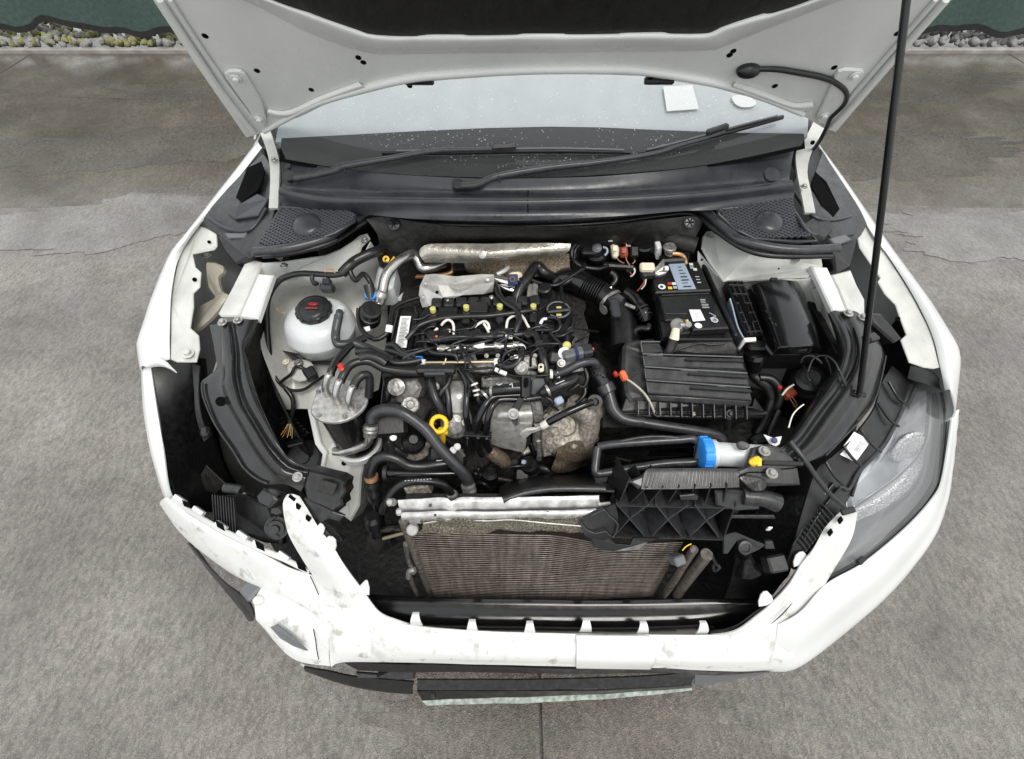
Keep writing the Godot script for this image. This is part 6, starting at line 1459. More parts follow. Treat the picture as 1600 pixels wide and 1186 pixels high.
	for i in 46:
		var u := rng.randf()
		var w := rng.randf()
		var p := V(lerpf(-285, 120, u), 0, 0) + V(0, 850, -690).lerp(V(0, 600, -500), w)
		var kind := rng.randi() % 4
		if kind == 0: bolt(e, p + V(0, -18, 0), TILT, rng.randf_range(5, 9), "zinc" if rng.randf() < 0.6 else "black_grey")
		elif kind == 1: block("small_bracket", e, "black_grey" if rng.randf() < 0.6 else "cast", p + V(0, -26, 0), rng.randf_range(14, 44), 18, rng.randf_range(12, 34), Vector3(rng.randf_range(20, 55), rng.randf_range(-30, 30), 0), 3)
		else:
			var d := V(rng.randf_range(-90, 90), rng.randf_range(-40, 40), rng.randf_range(-10, 40))
			hose("small_cable", e, "rubber", rng.randf_range(2.2, 5), [p + V(0, -30, 0), p + d * 0.35 + V(0, 6, 8), p + d * 0.7 + V(0, 2, 6), p + d + V(0, -32, 0)], 7, 5)
	for i in 40:
		var p := V(lerpf(-290, 90, rng.randf()), 0, 0) + V(0, 872, -800).lerp(V(0, 872, -690), rng.randf())
		var d := V(rng.randf_range(-110, 110), rng.randf_range(-14, 10), rng.randf_range(-40, 60))
		hose("small_cable", e, "rubber" if i % 5 else "rubber_dusty", rng.randf_range(1.6, 3.4), [p + V(0, -8, 0), p + d * 0.3 + V(8, 14, 8), p + d * 0.65 + V(-6, 10, 4), p + d + V(0, -12, 0)], 6, 5)
		if i % 4 == 0: turned("tape_wrap", e, "black_grey" if i % 8 else "pipe_white", p + d * 0.45 + V(-4, 12, 6), p + d * 0.45 + V(4, 12, 6), [[0, 4.5], [9, 4.5]], 8)
	# large hoses between engine and cooling pack
	hose("coolant_hose", e, "rubber_dusty", 13, [V(-368,800,-574),V(-364,812,-581),V(-352,820,-585),V(-332,826,-586),V(-307,826,-583),V(-282,818,-573),V(-248,796,-554),V(-219,768,-526),V(-185,738,-499),V(-165,715,-484),V(-158,690,-471)], 14, 6)
	turned("hose_end", e, "zinc", V(-162,702,-475), V(-157,680,-461), [[0, 15], [4, 16], [10, 16], [12, 14], [18, 16], [24, 15]], 16)
	turned("hose_end", e, "cast", V(-370,790,-571), V(-376,764,-554), [[0, 14], [6, 17], [10, 15], [14, 17], [20, 15], [28, 14]], 16)
	hose("alu_pipe", e, "alu", 10, [V(-377,764,-561),V(-381,752,-555),V(-392,738,-552),V(-422,720,-551),V(-450,705,-553),V(-473,700,-557)], 12)
	hose("coolant_hose", e, "rubber", 13, [V(-376,700,-482),V(-374,722,-492),V(-367,736,-503),V(-356,745,-513),V(-337,748,-517),V(-315,742,-514),V(-291,728,-506),V(-261,722,-506),V(-228,722,-511),V(-195,720,-518)], 14, 6)
	hose("printed_line", e, "print", 1.2, [V(-230,736,-513),V(-219,736,-514),V(-208,735,-518)], 5, 2)
	clip(e, "copper", V(-372,712,-485), V(0, 10, -4), 15, 10)
	turned("black_coupling", e, "black", V(-374,702,-484), V(-373,660,-466), [[0, 16], [10, 18], [22, 18], [24, 14], [40, 16], [60, 14]], 16)
	hose("down_pipe", e, "black_gloss", 11, [V(-372,670,-469),V(-371,630,-456),V(-373,580,-438),V(-374,550,-423)], 12)
	hose("side_pipe", e, "black_gloss", 9, [V(-364,600,-411),V(-337,640,-398),V(-308,680,-386),V(-286,720,-373)], 10)
	turned("black_fitting", e, "black", V(-376,640,-427), V(-375,590,-411), [[0, 14], [10, 20], [30, 20], [34, 15], [60, 17]], 14)
	slab("pipe_support", e, "black", 20, [V(-406,560,-411),V(-344,600,-390),V(-339,570,-380),V(-379,530,-376),V(-415,520,-391)], 3)
	rod("brace", e, "brass", V(-344,640,-376), V(-288,690,-370), 6, 6)
	hose("rail_pipe", e, "black_gloss", 9, [V(-335,722,-491),V(-288,718,-491),V(-233,714,-493),V(-175,706,-499)], 12)
	ring_band("rail_band", e, "black_grey", V(-339,722,-491), V(-331,722,-491), 17, 8)
	hose("arc_hose", e, "rubber", 8, [V(-338,700,-411),V(-326,730,-418),V(-311,752,-431),V(-292,766,-441),V(-268,772,-446),V(-235,768,-448),V(-210,756,-447),V(-196,740,-442),V(-189,722,-433)], 12, 6)
	turned("hose_end", e, "zinc", V(-191,732,-440), V(-189,716,-433), [[0, 10], [4, 12], [10, 12], [12, 10], [18, 11]], 14)
	slab("cast_block", e, "cast_dirty", 30, [V(-302,700,-464),V(-248,706,-467),V(-241,690,-456),V(-295,684,-453)], 4)
	for k in 9:
		hose("print_dash", e, "print", 1.0, [V(-281,783,-442).lerp(V(-226,778,-449), k / 9.0), V(-281,783,-442).lerp(V(-226,778,-449), k / 9.0 + 0.06)], 4, 1)

# ================= tank, fuel filter and harness at the left
func left_side() -> void:
	var t := group("coolant_tank")
	var c: Vector3 = V(-514,870,-799)
	turned("tank", t, "tank_white", c - V(0, 70, 0), c, [[0, 30], [6, 56], [22, 72], [48, 79], [56, 82], [60, 82], [64, 79], [78, 76], [90, 68], [98, 56], [103, 42], [105, 28]], 40, true)
	var top := c + V(2, 33, 0)
	var cp := turned("tank_cap", t, "black", top, top + Vector3(0, 1, 0.12), [[0, 30], [2, 38], [14, 39], [18, 37], [19, 30], [18, 29], [20, 25], [21, 4]], 32)
	for k in 12:
		var a := TAU * k / 12
		block("cap_grip", cp, "black", top + Vector3(cos(a) * 0.0375, 0.009, sin(a) * 0.0375), 11, 15, 6, Vector3(0, 90 - rad_to_deg(a), 0), 2)
	for k in 5:
		var a := -PI * 0.5 + (k - 2) * 0.42
		hose("warning_symbol", cp, "red", 1.1, [top + V(sin(a + PI / 2) * 5, 22, -cos(a + PI / 2) * 3 + 1), top + V(sin(a + PI / 2) * 10 + 2, 22.3, -cos(a + PI / 2) * 8), top + V(sin(a + PI / 2) * 14, 22, -cos(a + PI / 2) * 14 + 3)], 5, 3)
	hose("warning_line", cp, "red", 1.1, [top + V(-13, 22.4, 8), top + V(14, 22.4, 8)], 5, 1)
	var cn := block("connector", t, "cowl_grey", V(-491,925,-858), 30, 24, 18, Vector3(20, 0, 0), 3)
	block("connector_top", cn, "black_grey", V(-489,938,-863), 18, 18, 14, Vector3(20, 0, 0), 2)
	hose("connector_wire", cn, "copper", 1.8, [V(-491,945,-866),V(-491,955,-872),V(-489,960,-881),V(-476,962,-879),V(-466,958,-870)], 6)
	hose("overflow_hose", t, "rubber_dusty", 9.5, [V(-443,928,-783),V(-441,934,-765),V(-444,925,-754),V(-447,915,-737),V(-449,902,-723),V(-443,896,-711),V(-430,892,-713),V(-413,888,-720),V(-394,882,-716),V(-367,876,-707),V(-340,862,-702),V(-316,860,-689)], 12, 6)
	hose("hose_neck", t, "tank_white", 11, [V(-442,930,-781),V(-442,932,-771),V(-443,930,-761)], 12, 3)
	slab("tank_rail", t, "iron", 10, [V(-562,790,-768),V(-482,790,-768),V(-483,785,-764),V(-563,785,-764)], 2)
	slab("tank_rail", t, "iron", 10, [V(-561,780,-760),V(-486,780,-760),V(-486,775,-754),V(-561,775,-754)], 2)
	slab("tank_bracket", t, "iron", 8, [V(-620,800,-776),V(-584,800,-767),V(-566,795,-764),V(-563,785,-752),V(-588,785,-752)], 2)
	# fuel filter can
	var f := group("fuel_filter")
	var fc: Vector3 = V(-432,845,-598)
	turned("can", f, "black_gloss", fc - V(0, 175, 0), fc, [[0, 40], [4, 47], [10, 49], [168, 49], [172, 47]], 36)
	var lid := []
	for k in 28:
		var a := TAU * k / 28
		lid.append(fc + Vector3(maxf(cos(a) * 0.062, -0.052), 0, sin(a) * 0.056))
	slab("lid", f, "alu_matt", 8, lid, 2)
	for k in 5:
		var a: float = [0.4, 1.1, 2.2, 3.6, 5.6][k]
		bolt(f, fc + Vector3(cos(a) * 0.052, 0.001, sin(a) * 0.048), UP, 5, "cast")
	for k in 3:
		var b: Vector3 = fc + [V(-24, 0, -12), V(2, 0, 8), V(32, 0, 22)][k]
		var tip: Vector3 = [V(-442,888,-631), V(-418,886,-617), V(-390,882,-605)][k]
		hose("spigot", f, "alu", 7.5, [b, b + V(0, 22, -2), b.lerp(tip, 0.65) + V(0, 16, 0), tip], 12, 5)
	hose("fuel_hose", f, "rubber", 8.5, [V(-443,886,-629),V(-441,892,-641),V(-434,894,-667),V(-424,892,-694),V(-413,888,-720),V(-394,880,-743)], 12)
	hose("fuel_hose", f, "rubber", 9, [V(-420,884,-615),V(-414,892,-627),V(-405,896,-648),V(-388,896,-660),V(-366,892,-664),V(-337,882,-654),V(-300,876,-651),V(-269,874,-650),V(-245,874,-652)], 12)
	hose("fuel_hose", f, "rubber", 9, [V(-392,880,-603),V(-384,890,-616),V(-372,894,-626),V(-364,886,-629),V(-364,868,-622),V(-371,840,-610)], 12)
	hose("fuel_hose", f, "rubber", 8, [V(-404,885,-697),V(-376,886,-698),V(-347,882,-687),V(-319,876,-674),V(-286,874,-677),V(-262,874,-684)], 12)
	hose("fuel_hose", f, "rubber", 8, [V(-344,868,-716),V(-319,872,-705),V(-288,874,-688),V(-265,872,-679)], 12)
	hose("fuel_hose", f, "rubber", 8, [V(-343,870,-729),V(-327,874,-725),V(-303,876,-701),V(-274,876,-694)], 12)
	hose("ribbed_sleeve", f, "black", 11, [V(-386,900,-666),V(-370,902,-671),V(-349,898,-668),V(-330,890,-660)], 12)
	rod("line_plug", f, "black", V(-269,880,-651), V(-186,868,-661), 22, 20, 5)
	rod("line_plug", f, "cowl_grey", V(-250,884,-637), V(-206,876,-644), 10, 12, 3)
	block("red_clip", f, "red", V(-419,898,-641), 12, 14, 22, Vector3(0, 30, 0), 3)
	turned("cradle", f, "white", fc - V(0, 190, 0), fc - V(0, 100, 0), [[0, 54], [20, 56], [22, 53]], 30)
	# wiring along the wing
	var w := group("wiring_harness")
	hose("main_loom", w, "rubber", 7, [V(-634,770,-717),V(-643,790,-750),V(-645,808,-768),V(-645,850,-808),V(-639,890,-840),V(-625,915,-861),V(-599,935,-878),V(-559,945,-884),V(-520,950,-878),V(-474,952,-871),V(-450,955,-874)], 10, 5)
	hose("thick_loom", w, "rubber", 12, [V(-453,955,-872),V(-437,965,-886),V(-425,968,-901),V(-404,972,-914),V(-385,972,-928),V(-370,960,-959)], 12, 5)
	hose("loom_branch", w, "rubber", 6, [V(-435,960,-879),V(-430,950,-869),V(-424,940,-867),V(-417,940,-881),V(-411,938,-892),V(-402,925,-889),V(-395,915,-874),V(-399,905,-858)], 10, 5)
	hose("loom_clip", w, "black", 5, [V(-521,952,-871),V(-521,944,-863),V(-517,936,-859),V(-513,934,-865)], 8, 4)
	hose("loom_branch", w, "rubber", 4, [V(-642,792,-748),V(-632,775,-723),V(-620,762,-708),V(-596,752,-694),V(-563,752,-694),V(-532,766,-706),V(-504,790,-705)], 8, 5)
	hose("loom_branch", w, "rubber", 4, [V(-616,764,-706),V(-600,776,-710),V(-582,790,-712),V(-573,800,-724),V(-560,800,-724),V(-550,792,-722)], 8, 5)
	block("loom_plug", w, "black", V(-537,790,-712), 26, 22, 30, Vector3(15, 40, 0), 3)
	hose("loom_branch", w, "rubber", 6, [V(-605,754,-698),V(-590,740,-682),V(-590,720,-670),V(-604,690,-661),V(-612,672,-650)], 8, 5)
	for k in 7:
		hose("bare_wire", w, ["yellow", "copper", "brown_red", "pipe_white", "yellow", "green_yellow", "ink"][k], 0.8, [V(-609,680,-656), V(-609,680,-656) + V(k * 3 - 8, -8, 16), V(-609,680,-656) + V(k * 6 - 22, -22, 30 + (k * 7) % 13)], 5, 4)
	hose("black_loop", w, "rubber", 5.5, [V(-423,888,-829),V(-422,880,-810),V(-414,874,-785),V(-395,870,-760),V(-372,870,-748),V(-353,874,-757),V(-344,880,-771),V(-344,886,-797),V(-339,890,-829),V(-320,888,-851),V(-287,884,-871)], 10, 6)
	clip(w, "label", V(-344,881,-770), V(1, 4, -6), 8, 16)
	slab("panel_bracket", w, "white_inner", 6, [V(-601,790,-740),V(-579,798,-749),V(-554,800,-747),V(-537,795,-736),V(-544,780,-709),V(-568,775,-701),V(-591,780,-713)], 2, 2)
	bolt(w, V(-602,795,-744), UP, 8, "cream")
	drum("cap_bolt", w, "cast", V(-567,800,-735), UP, 10, 8, 14)
	hose("wire_loop", w, "brass", 1.5, [V(-619,882,-833),V(-612,884,-835),V(-602,882,-829),V(-596,880,-822),V(-607,880,-825),V(-619,882,-831)], 5, 4)

# ================= battery, fuse box, air box at the right
func right_side() -> void:
	var b := group("battery")
	slab("case", b, "black_gloss", 150, [V(273,900,-896),V(277,903,-906),V(406,903,-983),V(422,900,-740),V(420,895,-725),V(262,895,-725)], 3)
	slab("rear_lid", b, "black", 24, [V(265,925,-885),V(304,926,-949),V(389,926,-954),V(393,925,-851),V(264,924,-844)], 3)
	slab("front_lid", b, "black", 18, [V(272,918,-842),V(394,919,-847),V(408,916,-740),V(328,915,-735),V(325,915,-764),V(274,914,-765)], 3)
	slab("front_step", b, "black", 10, [V(266,905,-770),V(329,905,-768),V(331,903,-739),V(264,902,-726)], 2)
	hose("lid_ridge", b, "black_grey", 1.5, [V(277,916,-783),V(303,916,-783),V(325,916,-783)], 5, 1)
	hose("lid_ridge", b, "black_grey", 1.5, [V(278,920,-838),V(332,920,-842),V(389,920,-846)], 5, 1)
	rod("clamp_frame", b, "black", V(406,905,-971), V(428,890,-734), 10, 20, 3)
	slab("blue_label", b, "label_blue", 0.8, [V(312,928,-943),V(351,928,-945),V(359,926,-854),V(318,926,-852)], 0)
	bars(b, "ink", V(328,928,-935), V(349,928,-937), V(357,927,-858), V(324,927,-856), 7, UP, 0.2, 0.8)
	for q in [[V(281,927,-860), 8.5, "label"], [V(280,928,-859), 4, "ink"]]:
		turned("round_symbol", b, q[2], q[0], q[0] + UP, [[0, q[1]], [0.6, q[1]]], 18)
	for q in [[V(301,927,-871), "red"], [V(299,927,-856), "yellow"], [V(311,927,-871), "pipe_white"], [V(311,927,-858), "label_blue"], [V(366,927,-929), "label_blue"], [V(372,927,-922), "pipe_white"], [V(367,927,-941), "pipe_white"]]:
		block("small_symbol", b, q[1], q[0], 9, 1.2, 8, Vector3.ZERO, 0.2)
	bars(b, "print", V(364,927,-901), V(381,927,-901), V(379,927,-871), V(365,927,-871), 3, UP, 0.1, 0.9)
	bars(b, "print", V(361,920,-828), V(381,920,-828), V(382,920,-796), V(359,920,-796), 6, UP, 0.1, 0.9)
	slab("white_sticker", b, "label", 0.8, [V(331,919,-793),V(356,919,-793),V(360,918,-761),V(332,918,-757)], 0)
	bars(b, "print", V(338,920,-783), V(350,920,-783), V(352,919,-766), V(340,919,-766), 4, UP, 0.1, 0.9)
	turned("round_sticker", b, "label", V(341,917,-745), V(341,917,-745) + UP, [[0, 8], [0.6, 8]], 16)
	hose("recycling_sign", b, "print", 0.8, [V(371,919,-766), V(380,919,-759), V(386,919,-772), V(371,919,-766)], 4, 1)
	hose("crossed_bin_sign", b, "print", 0.8, [V(373,920,-782), V(386,919,-772)], 4, 1)
	turned("ring_sign", b, "print", V(380,918,-761), V(380,918,-761) + UP, [[0, 8], [0.7, 8], [0.7, 6], [0, 5.8]], 16)
	slab("front_jacket", b, "dark", 90, [V(280,890,-722),V(327,895,-722),V(420,895,-725),V(432,885,-706),V(421,880,-690),V(338,880,-690),V(284,880,-701)], 6)
	hose("jacket_edge", b, "black_grey", 2, [V(279,884,-694),V(294,892,-698),V(319,898,-704),V(346,898,-711),V(367,896,-708),V(401,898,-711)], 6, 5)
	# terminals
	var tn := group("battery_terminal")
	slab("clamp", tn, "zinc", 12, [V(266,940,-908),V(277,946,-915),V(288,950,-928),V(295,950,-933),V(293,946,-910),V(298,942,-906),V(297,938,-897),V(279,934,-892),V(267,936,-895)], 2, 2)
	block("cover", tn, "cream", V(251,945,-907), 34, 16, 22, Vector3(10, 0, 0), 4)
	block("sensor", tn, "black_grey", V(255,930,-902), 34, 20, 22, Vector3(10, 10, 0), 4)
	drum("clamp_bolt", tn, "label", V(291,946,-901), V(1000, 200, 0).normalized(), 6, 8, 12)
	hose("pink_wire", tn, "brown_red", 1.8, [V(248,925,-894),V(246,915,-887),V(240,905,-883),V(234,895,-881)], 6)
	hose("white_wire", tn, "pipe_white", 1.5, [V(251,925,-894),V(250,912,-886),V(243,900,-882)], 6)
	var tp := group("battery_terminal")
	turned("ring", tp, "zinc", V(296,912,-744), V(288,934,-736), [[0, 14], [20, 14], [22, 12], [22, 6]], 18)
	hose("clamp_arm", tp, "zinc", [7, 6, 5], [V(295,930,-734),V(303,930,-734),V(313,926,-736)], 10, 3)
	drum("clamp_bolt", tp, "zinc", V(310,926,-736), Vector3(0.3, 0.9, 0.3).normalized(), 8, 10, 12)
	drum("bolt_cap", tp, "yellow", V(309,932,-742), Vector3(0.3, 0.9, 0.3).normalized(), 3, 6, 8)
	hose("lug", tp, "cream", [8, 9, 10, 11], [V(286,926,-726),V(284,922,-719),V(283,916,-713),V(282,912,-710)], 12, 3)
	hose("cable", tp, "black_grey", 10, [V(281,914,-710),V(279,902,-704),V(275,890,-696),V(272,870,-699)], 12, 4)
	var tr := group("battery_fuse_link")
	slab("busbar", tr, "zinc", 8, [V(305,945,-979),V(313,950,-980),V(324,950,-972),V(326,944,-960),V(316,940,-951),V(305,940,-956)], 2)
	drum("stud", tr, "zinc", V(314,948,-965), UP, 11, 18, 14)
	drum("stud_cap", tr, "cast", V(307,965,-952), UP, 16, 6, 14)
	hose("copper_pipe", tr, "copper", 5, [V(320,945,-959),V(335,945,-957),V(347,940,-956),V(354,930,-949),V(358,918,-945)], 10)
	block("white_plate", tr, "label", V(293,935,-985), 12, 36, 30, Vector3(0, 0, 10), 2)
	block("black_cover", tr, "black", V(323,930,-954), 60, 20, 26, Vector3(0, 5, 0), 4)
	# relays and plugs behind the engine
	var rl := group("relay_cluster")
	turned("dark_drum", rl, "black_gloss", V(280,890,-1015), V(264,945,-1004), [[0, 24], [50, 24], [54, 20]], 20)
	rod("drum_rib", rl, "black", V(253,935,-1002), V(266,895,-1009), 4, 8)
	rod("drum_rib", rl, "black", V(277,935,-1002), V(287,895,-1009), 4, 8)
	slab("yellow_plug", rl, "cream", 20, [V(180,935,-1013),V(189,937,-1012),V(202,930,-1004),V(202,918,-989),V(196,912,-984),V(187,914,-987),V(182,926,-999)], 3)
	slab("red_plug", rl, "brown_red", 20, [V(203,932,-1001),V(221,934,-1004),V(224,922,-989),V(223,914,-984),V(207,914,-984),V(204,920,-992)], 3)
	block("plug_latch", rl, "cream", V(188,938,-988), 12, 6, 14, Vector3(40, 0, 0), 1)
	block("plug_latch", rl, "brown_red", V(210,934,-983), 12, 6, 12, Vector3(40, 0, 0), 1)
	block("dark_plug", rl, "black", V(239,915,-998), 22, 30, 30, Vector3(30, 0, 0), 4)
	for q in [[V(196,912,-984),V(204,904,-982),V(218,896,-982),V(232,890,-979)], [V(218,914,-984),V(222,906,-979),V(229,898,-974)], [V(240,908,-992),V(244,900,-987),V(235,892,-982)]]:
		hose("thin_wire", rl, "copper", 1.6, q, 6)
	var eg := turned("valve_body", rl, "black", V(155,890,-1015), V(146,925,-1005), [[0, 26], [20, 26], [22, 18], [30, 18]], 20)
	turned("valve_head", eg, "lamp_grey", V(147,926,-1002), V(144,936,-996), [[0, 12], [8, 12], [10, 8], [12, 8], [13, 4]], 18)
	block("valve_frame", eg, "black", V(128,915,-1008), 40, 26, 30, Vector3(20, 0, 0), 4)
	hose("valve_clip", eg, "label_blue", 3, [V(161,930,-1004),V(170,928,-1001),V(172,922,-994),V(166,916,-989)], 8)
	hose("cable_loop", rl, "rubber", 6, [V(224,935,-1010),V(201,942,-1013),V(169,950,-1018),V(140,952,-1018),V(116,945,-1017),V(94,935,-1010),V(85,922,-1004),V(85,910,-989),V(94,905,-976),V(110,900,-965),V(149,895,-963),V(176,892,-977)], 10, 6)
	hose("cable_loop", rl, "rubber", 4, [V(217,940,-1011),V(173,945,-1014),V(135,945,-1014),V(107,935,-1010),V(93,922,-1002),V(91,910,-984)], 8, 6)
	for q in [[V(170,955,-1021), V(8, 2, 2)], [V(178,950,-1010), V(8, 2, 2)], [V(224,936,-1009), V(8, 2, 2)]]:
		clip(rl, "label", q[0], q[1], 7.5, 10)
	hose("cable_run", rl, "rubber", 5, [V(96,908,-1002),V(63,908,-994),V(15,908,-992),V(-30,906,-997),V(-55,898,-995),V(-71,886,-989),V(-81,876,-977)], 8, 5)
	hose("cable_run", rl, "rubber", 4, [V(88,900,-987),V(47,904,-987),V(-1,904,-987),V(-46,900,-987),V(-65,888,-982)], 8, 5)
	for q in [[V(-44,910,-1005), "black"], [V(-35,906,-987), "label"], [V(44,908,-987), "black"]]:
		clip(rl, q[1], q[0], V(8, 0, 1), 8, 12)
	hose("cable_run", rl, "rubber", 7, [V(113,905,-966),V(104,905,-941),V(88,900,-928),V(69,895,-915),V(53,890,-912)], 10, 5)
	block("rail_clip", rl, "black", V(203,890,-979), 80, 16, 16, Vector3(0, -5, 0), 4)
	block("rail_clip", rl, "black", V(233,880,-977), 30, 24, 22, Vector3(10, 20, 0), 4)
	hose("red_wire", rl, "red", 1.6, [V(225,888,-972),V(231,884,-964),V(237,878,-959)], 6)
	hose("white_wire", rl, "pipe_white", 2.4, [V(240,892,-972),V(243,886,-964),V(238,880,-957),V(233,876,-957)], 6)
	hose("dark_hose", rl, "rubber", 8, [V(179,895,-949),V(188,892,-943),V(191,885,-932),V(182,876,-923)], 10)
	# corrugated intake hose
	var ih := group("intake_hose")
	hose("elbow", ih, "black_gloss", [20, 27, 30, 29, 28], [V(41,862,-939),V(60,872,-947),V(82,880,-942),V(99,882,-930),V(114,880,-919)], 22, 5)
	for k in 9:
		var p: Vector3 = V(115,878,-921).lerp(V(157,872,-895), k / 8.0)
		var q: Vector3 = V(115,878,-921).lerp(V(157,872,-895), (k + 1) / 8.0)
		turned("bellow", ih, "black", p, q, [[0, 25], [1.5, 29], [3.5, 29], [5, 25]], 26)
	hose("sensor_pipe", ih, "black", [27, 28, 28, 29, 30, 30], [V(154,874,-895),V(177,870,-875),V(190,864,-850),V(194,858,-817),V(193,850,-779),V(191,842,-744)], 22, 4)
	ring_band("hose_clamp", ih, "zinc", V(150,880,-833), V(162,880,-842), 12, 3)
	turned("clamp_band", ih, "zinc", V(171,872,-879), V(186,866,-856), [[0, 30.5], [8, 30.5]], 26)
	block("clamp_ear", ih, "zinc", V(210,892,-833), 26, 6, 8, Vector3(0, -20, -10), 1)
	var sn := slab("sensor", ih, "black_grey", 30, [V(159,905,-850),V(184,908,-864),V(202,902,-853),V(192,896,-838),V(166,898,-827)], 4)
	block("sensor_plug", sn, "cowl_grey", V(172,900,-816), 22, 20, 46, Vector3(20, 5, 0), 4)
	turned("tag", sn, "label", V(168,912,-875), V(168,913,-874), [[0, 4], [1.5, 3]], 3)
	hose("breather", ih, "black_gloss", [13, 13, 14, 15, 14, 13], [V(204,895,-879),V(218,892,-868),V(231,888,-851),V(238,886,-835),V(243,882,-818),V(248,872,-807)], 14, 4)
	for k in 3:
		ring_band("breather_band", ih, "black_grey", V(239,886,-831).lerp(V(246,880,-812), k / 2.0), V(239,886,-831).lerp(V(246,880,-812), k / 2.0) + V(5, -4, 12), 16, 3)
	hose("breather_tail", ih, "rubber", 7, [V(249,878,-785),V(245,876,-775),V(232,872,-781),V(221,866,-780),V(218,856,-773)], 10)
	hose("filler", ih, "black", 16, [V(217,850,-829),V(219,842,-795),V(217,835,-751)], 14)
	# fuse box
	var fb := group("fuse_box")
	skin("lid", fb, "black_gloss", [[V(515,880,-912),V(516,874,-835),V(522,862,-774),V(529,852,-728)], [V(496,918,-875),V(497,912,-800),V(503,900,-742),V(506,892,-702)], [V(498,938,-861),V(501,931,-788),V(506,918,-730),V(506,909,-692)], [V(527,945,-859),V(528,938,-785),V(537,925,-729),V(538,915,-690)], [V(565,942,-863),V(565,934,-789),V(570,920,-732),V(574,910,-697)], [V(596,928,-875),V(594,920,-800),V(599,906,-742),V(598,896,-706)], [V(638,890,-912),V(633,884,-829),V(635,872,-766),V(633,858,-724)]], 16, 22, 4)
	skin("lid_front", fb, "black_gloss", [[V(502,896,-698),V(505,910,-691),V(538,915,-690),V(574,910,-697),V(602,894,-706)], [V(511,870,-706),V(527,876,-703),V(560,878,-703),V(595,874,-708),V(627,862,-717)]], 14, 4, 4)
	slab("lid_skirt", fb, "black", 60, [V(511,885,-904),V(644,885,-927),V(627,866,-723),V(622,862,-711),V(513,862,-711),V(504,866,-733)], 4)
	block("lid_latch", fb, "black_grey", V(559,892,-700), 24, 16, 14, Vector3(15, 0, 0), 3)
	block("lid_tab", fb, "black_gloss", V(540,936,-874), 18, 10, 10, Vector3.ZERO, 3)
	for k in 26:
		var p: Vector3 = V(494,940,-850).lerp(V(482,918,-697), rng.randf()).lerp(V(580,942,-847).lerp(V(575,916,-702), rng.randf()), rng.randf())
		var s2 := tool()
		knob(s2, p, Vector3(1.8, 0.9, 1.8) * rng.randf_range(0.6, 1.5), 8)
		put("rain_drop", fb, "black_gloss", s2)
	var tray := slab("relay_tray", fb, "black", 30, [V(449,905,-904),V(455,907,-908),V(488,907,-906),V(493,903,-883),V(506,878,-757),V(466,876,-753)], 3)
	for k in 6:
		var f := k / 5.0
		rod("tray_rib", tray, "black_grey", V(448,909,-885).lerp(V(464,880,-759), f), V(487,908,-884).lerp(V(501,882,-761), f), 3, 8, 0.8)
	for k in 3:
		var f := 0.15 + k * 0.35
		rod("tray_rib", tray, "black_grey", V(451,909,-899).lerp(V(488,909,-899), f), V(465,880,-753).lerp(V(502,882,-755), f), 3, 8, 0.8)
	for k in 4:
		block("tray_slot", tray, "hole", [V(471,899,-818), V(475,892,-791), V(488,884,-767), V(467,902,-840)][k], 12, 3, 24, Vector3(18, 8, 0), 0)
	skin("steel_bracket", fb, "label_blue", [[V(447,900,-851),V(450,892,-829),V(452,880,-779),V(459,874,-749)], [V(453,870,-857),V(459,840,-850),V(463,830,-785),V(466,830,-753)], [V(491,800,-879),V(485,800,-835),V(479,800,-782),V(482,800,-759)]], 14, 8, 3)
	slab("bracket_end", fb, "zinc", 8, [V(454,880,-745),V(482,882,-745),V(482,876,-735),V(459,874,-735),V(442,866,-717),V(438,868,-723)], 2)
	block("black_connector", fb, "black", V(491,850,-743), 46, 30, 26, Vector3(15, 0, 0), 5)
	turned("connector_boot", fb, "black_gloss", V(486,850,-724), V(491,815,-709), [[0, 24], [10, 26], [30, 20], [44, 15]], 20)
	hose("loom", fb, "rubber", 12, [V(491,815,-709),V(492,800,-703),V(510,790,-690),V(528,780,-679),V(539,760,-664),V(534,740,-645),V(529,715,-626),V(517,695,-610),V(521,690,-588)], 12, 5)
	hose("loom", fb, "rubber", 10, [V(504,800,-693),V(529,800,-689),V(546,790,-675),V(552,770,-657),V(546,745,-642)], 12, 5)
	block("loom_block", fb, "black", V(509,700,-589), 40, 24, 24, Vector3(0, 20, 0), 6)
	# air filter box
	var ab := group("air_filter_box")
	slab("lid", ab, "box_dusty", 60, [V(181,878,-722),V(191,882,-735),V(250,886,-738),V(260,886,-726),V(276,882,-701),V(296,880,-690),V(430,878,-688),V(434,866,-641),V(440,850,-592),V(433,845,-584),V(325,846,-592),V(221,846,-600),V(186,842,-596),V(177,848,-614),V(173,865,-668)], 7)
	for k in 4:
		var a: Vector3 = [V(215,889,-716), V(216,883,-686), V(216,876,-656), V(217,868,-626)][k]
		var q: Vector3 = [V(257,889,-716), V(428,882,-678), V(431,872,-642), V(432,862,-612)][k]
		var dn := V(2, -5.5, 24)
		var r2: Vector3 = [V(262,886,-696), q + dn, q + dn, q + dn][k]
		slab("raised_step", ab, "box_dusty", 9, [a + V(0, 4, 0), q + V(0, 4, 0), r2 + V(0, 2, 0), a + dn + V(0, 2, 0)], 2)
		hose("step_edge", ab, "lamp_grey", 1.5, [a + dn + V(-1, 6, 0), a + V(0, 8.5, 0), q + V(0, 8.5, 0)], 5, 1)
		if k > 0:
			var g0: Vector3 = a.lerp(q, 0.42)
			slab("step_groove", ab, "black", 3, [g0 + V(0, 8.6, 8), q + V(0, 8.6, 6), q + V(0, 7.6, 12), g0 + V(0, 7.6, 13)], 0.5)
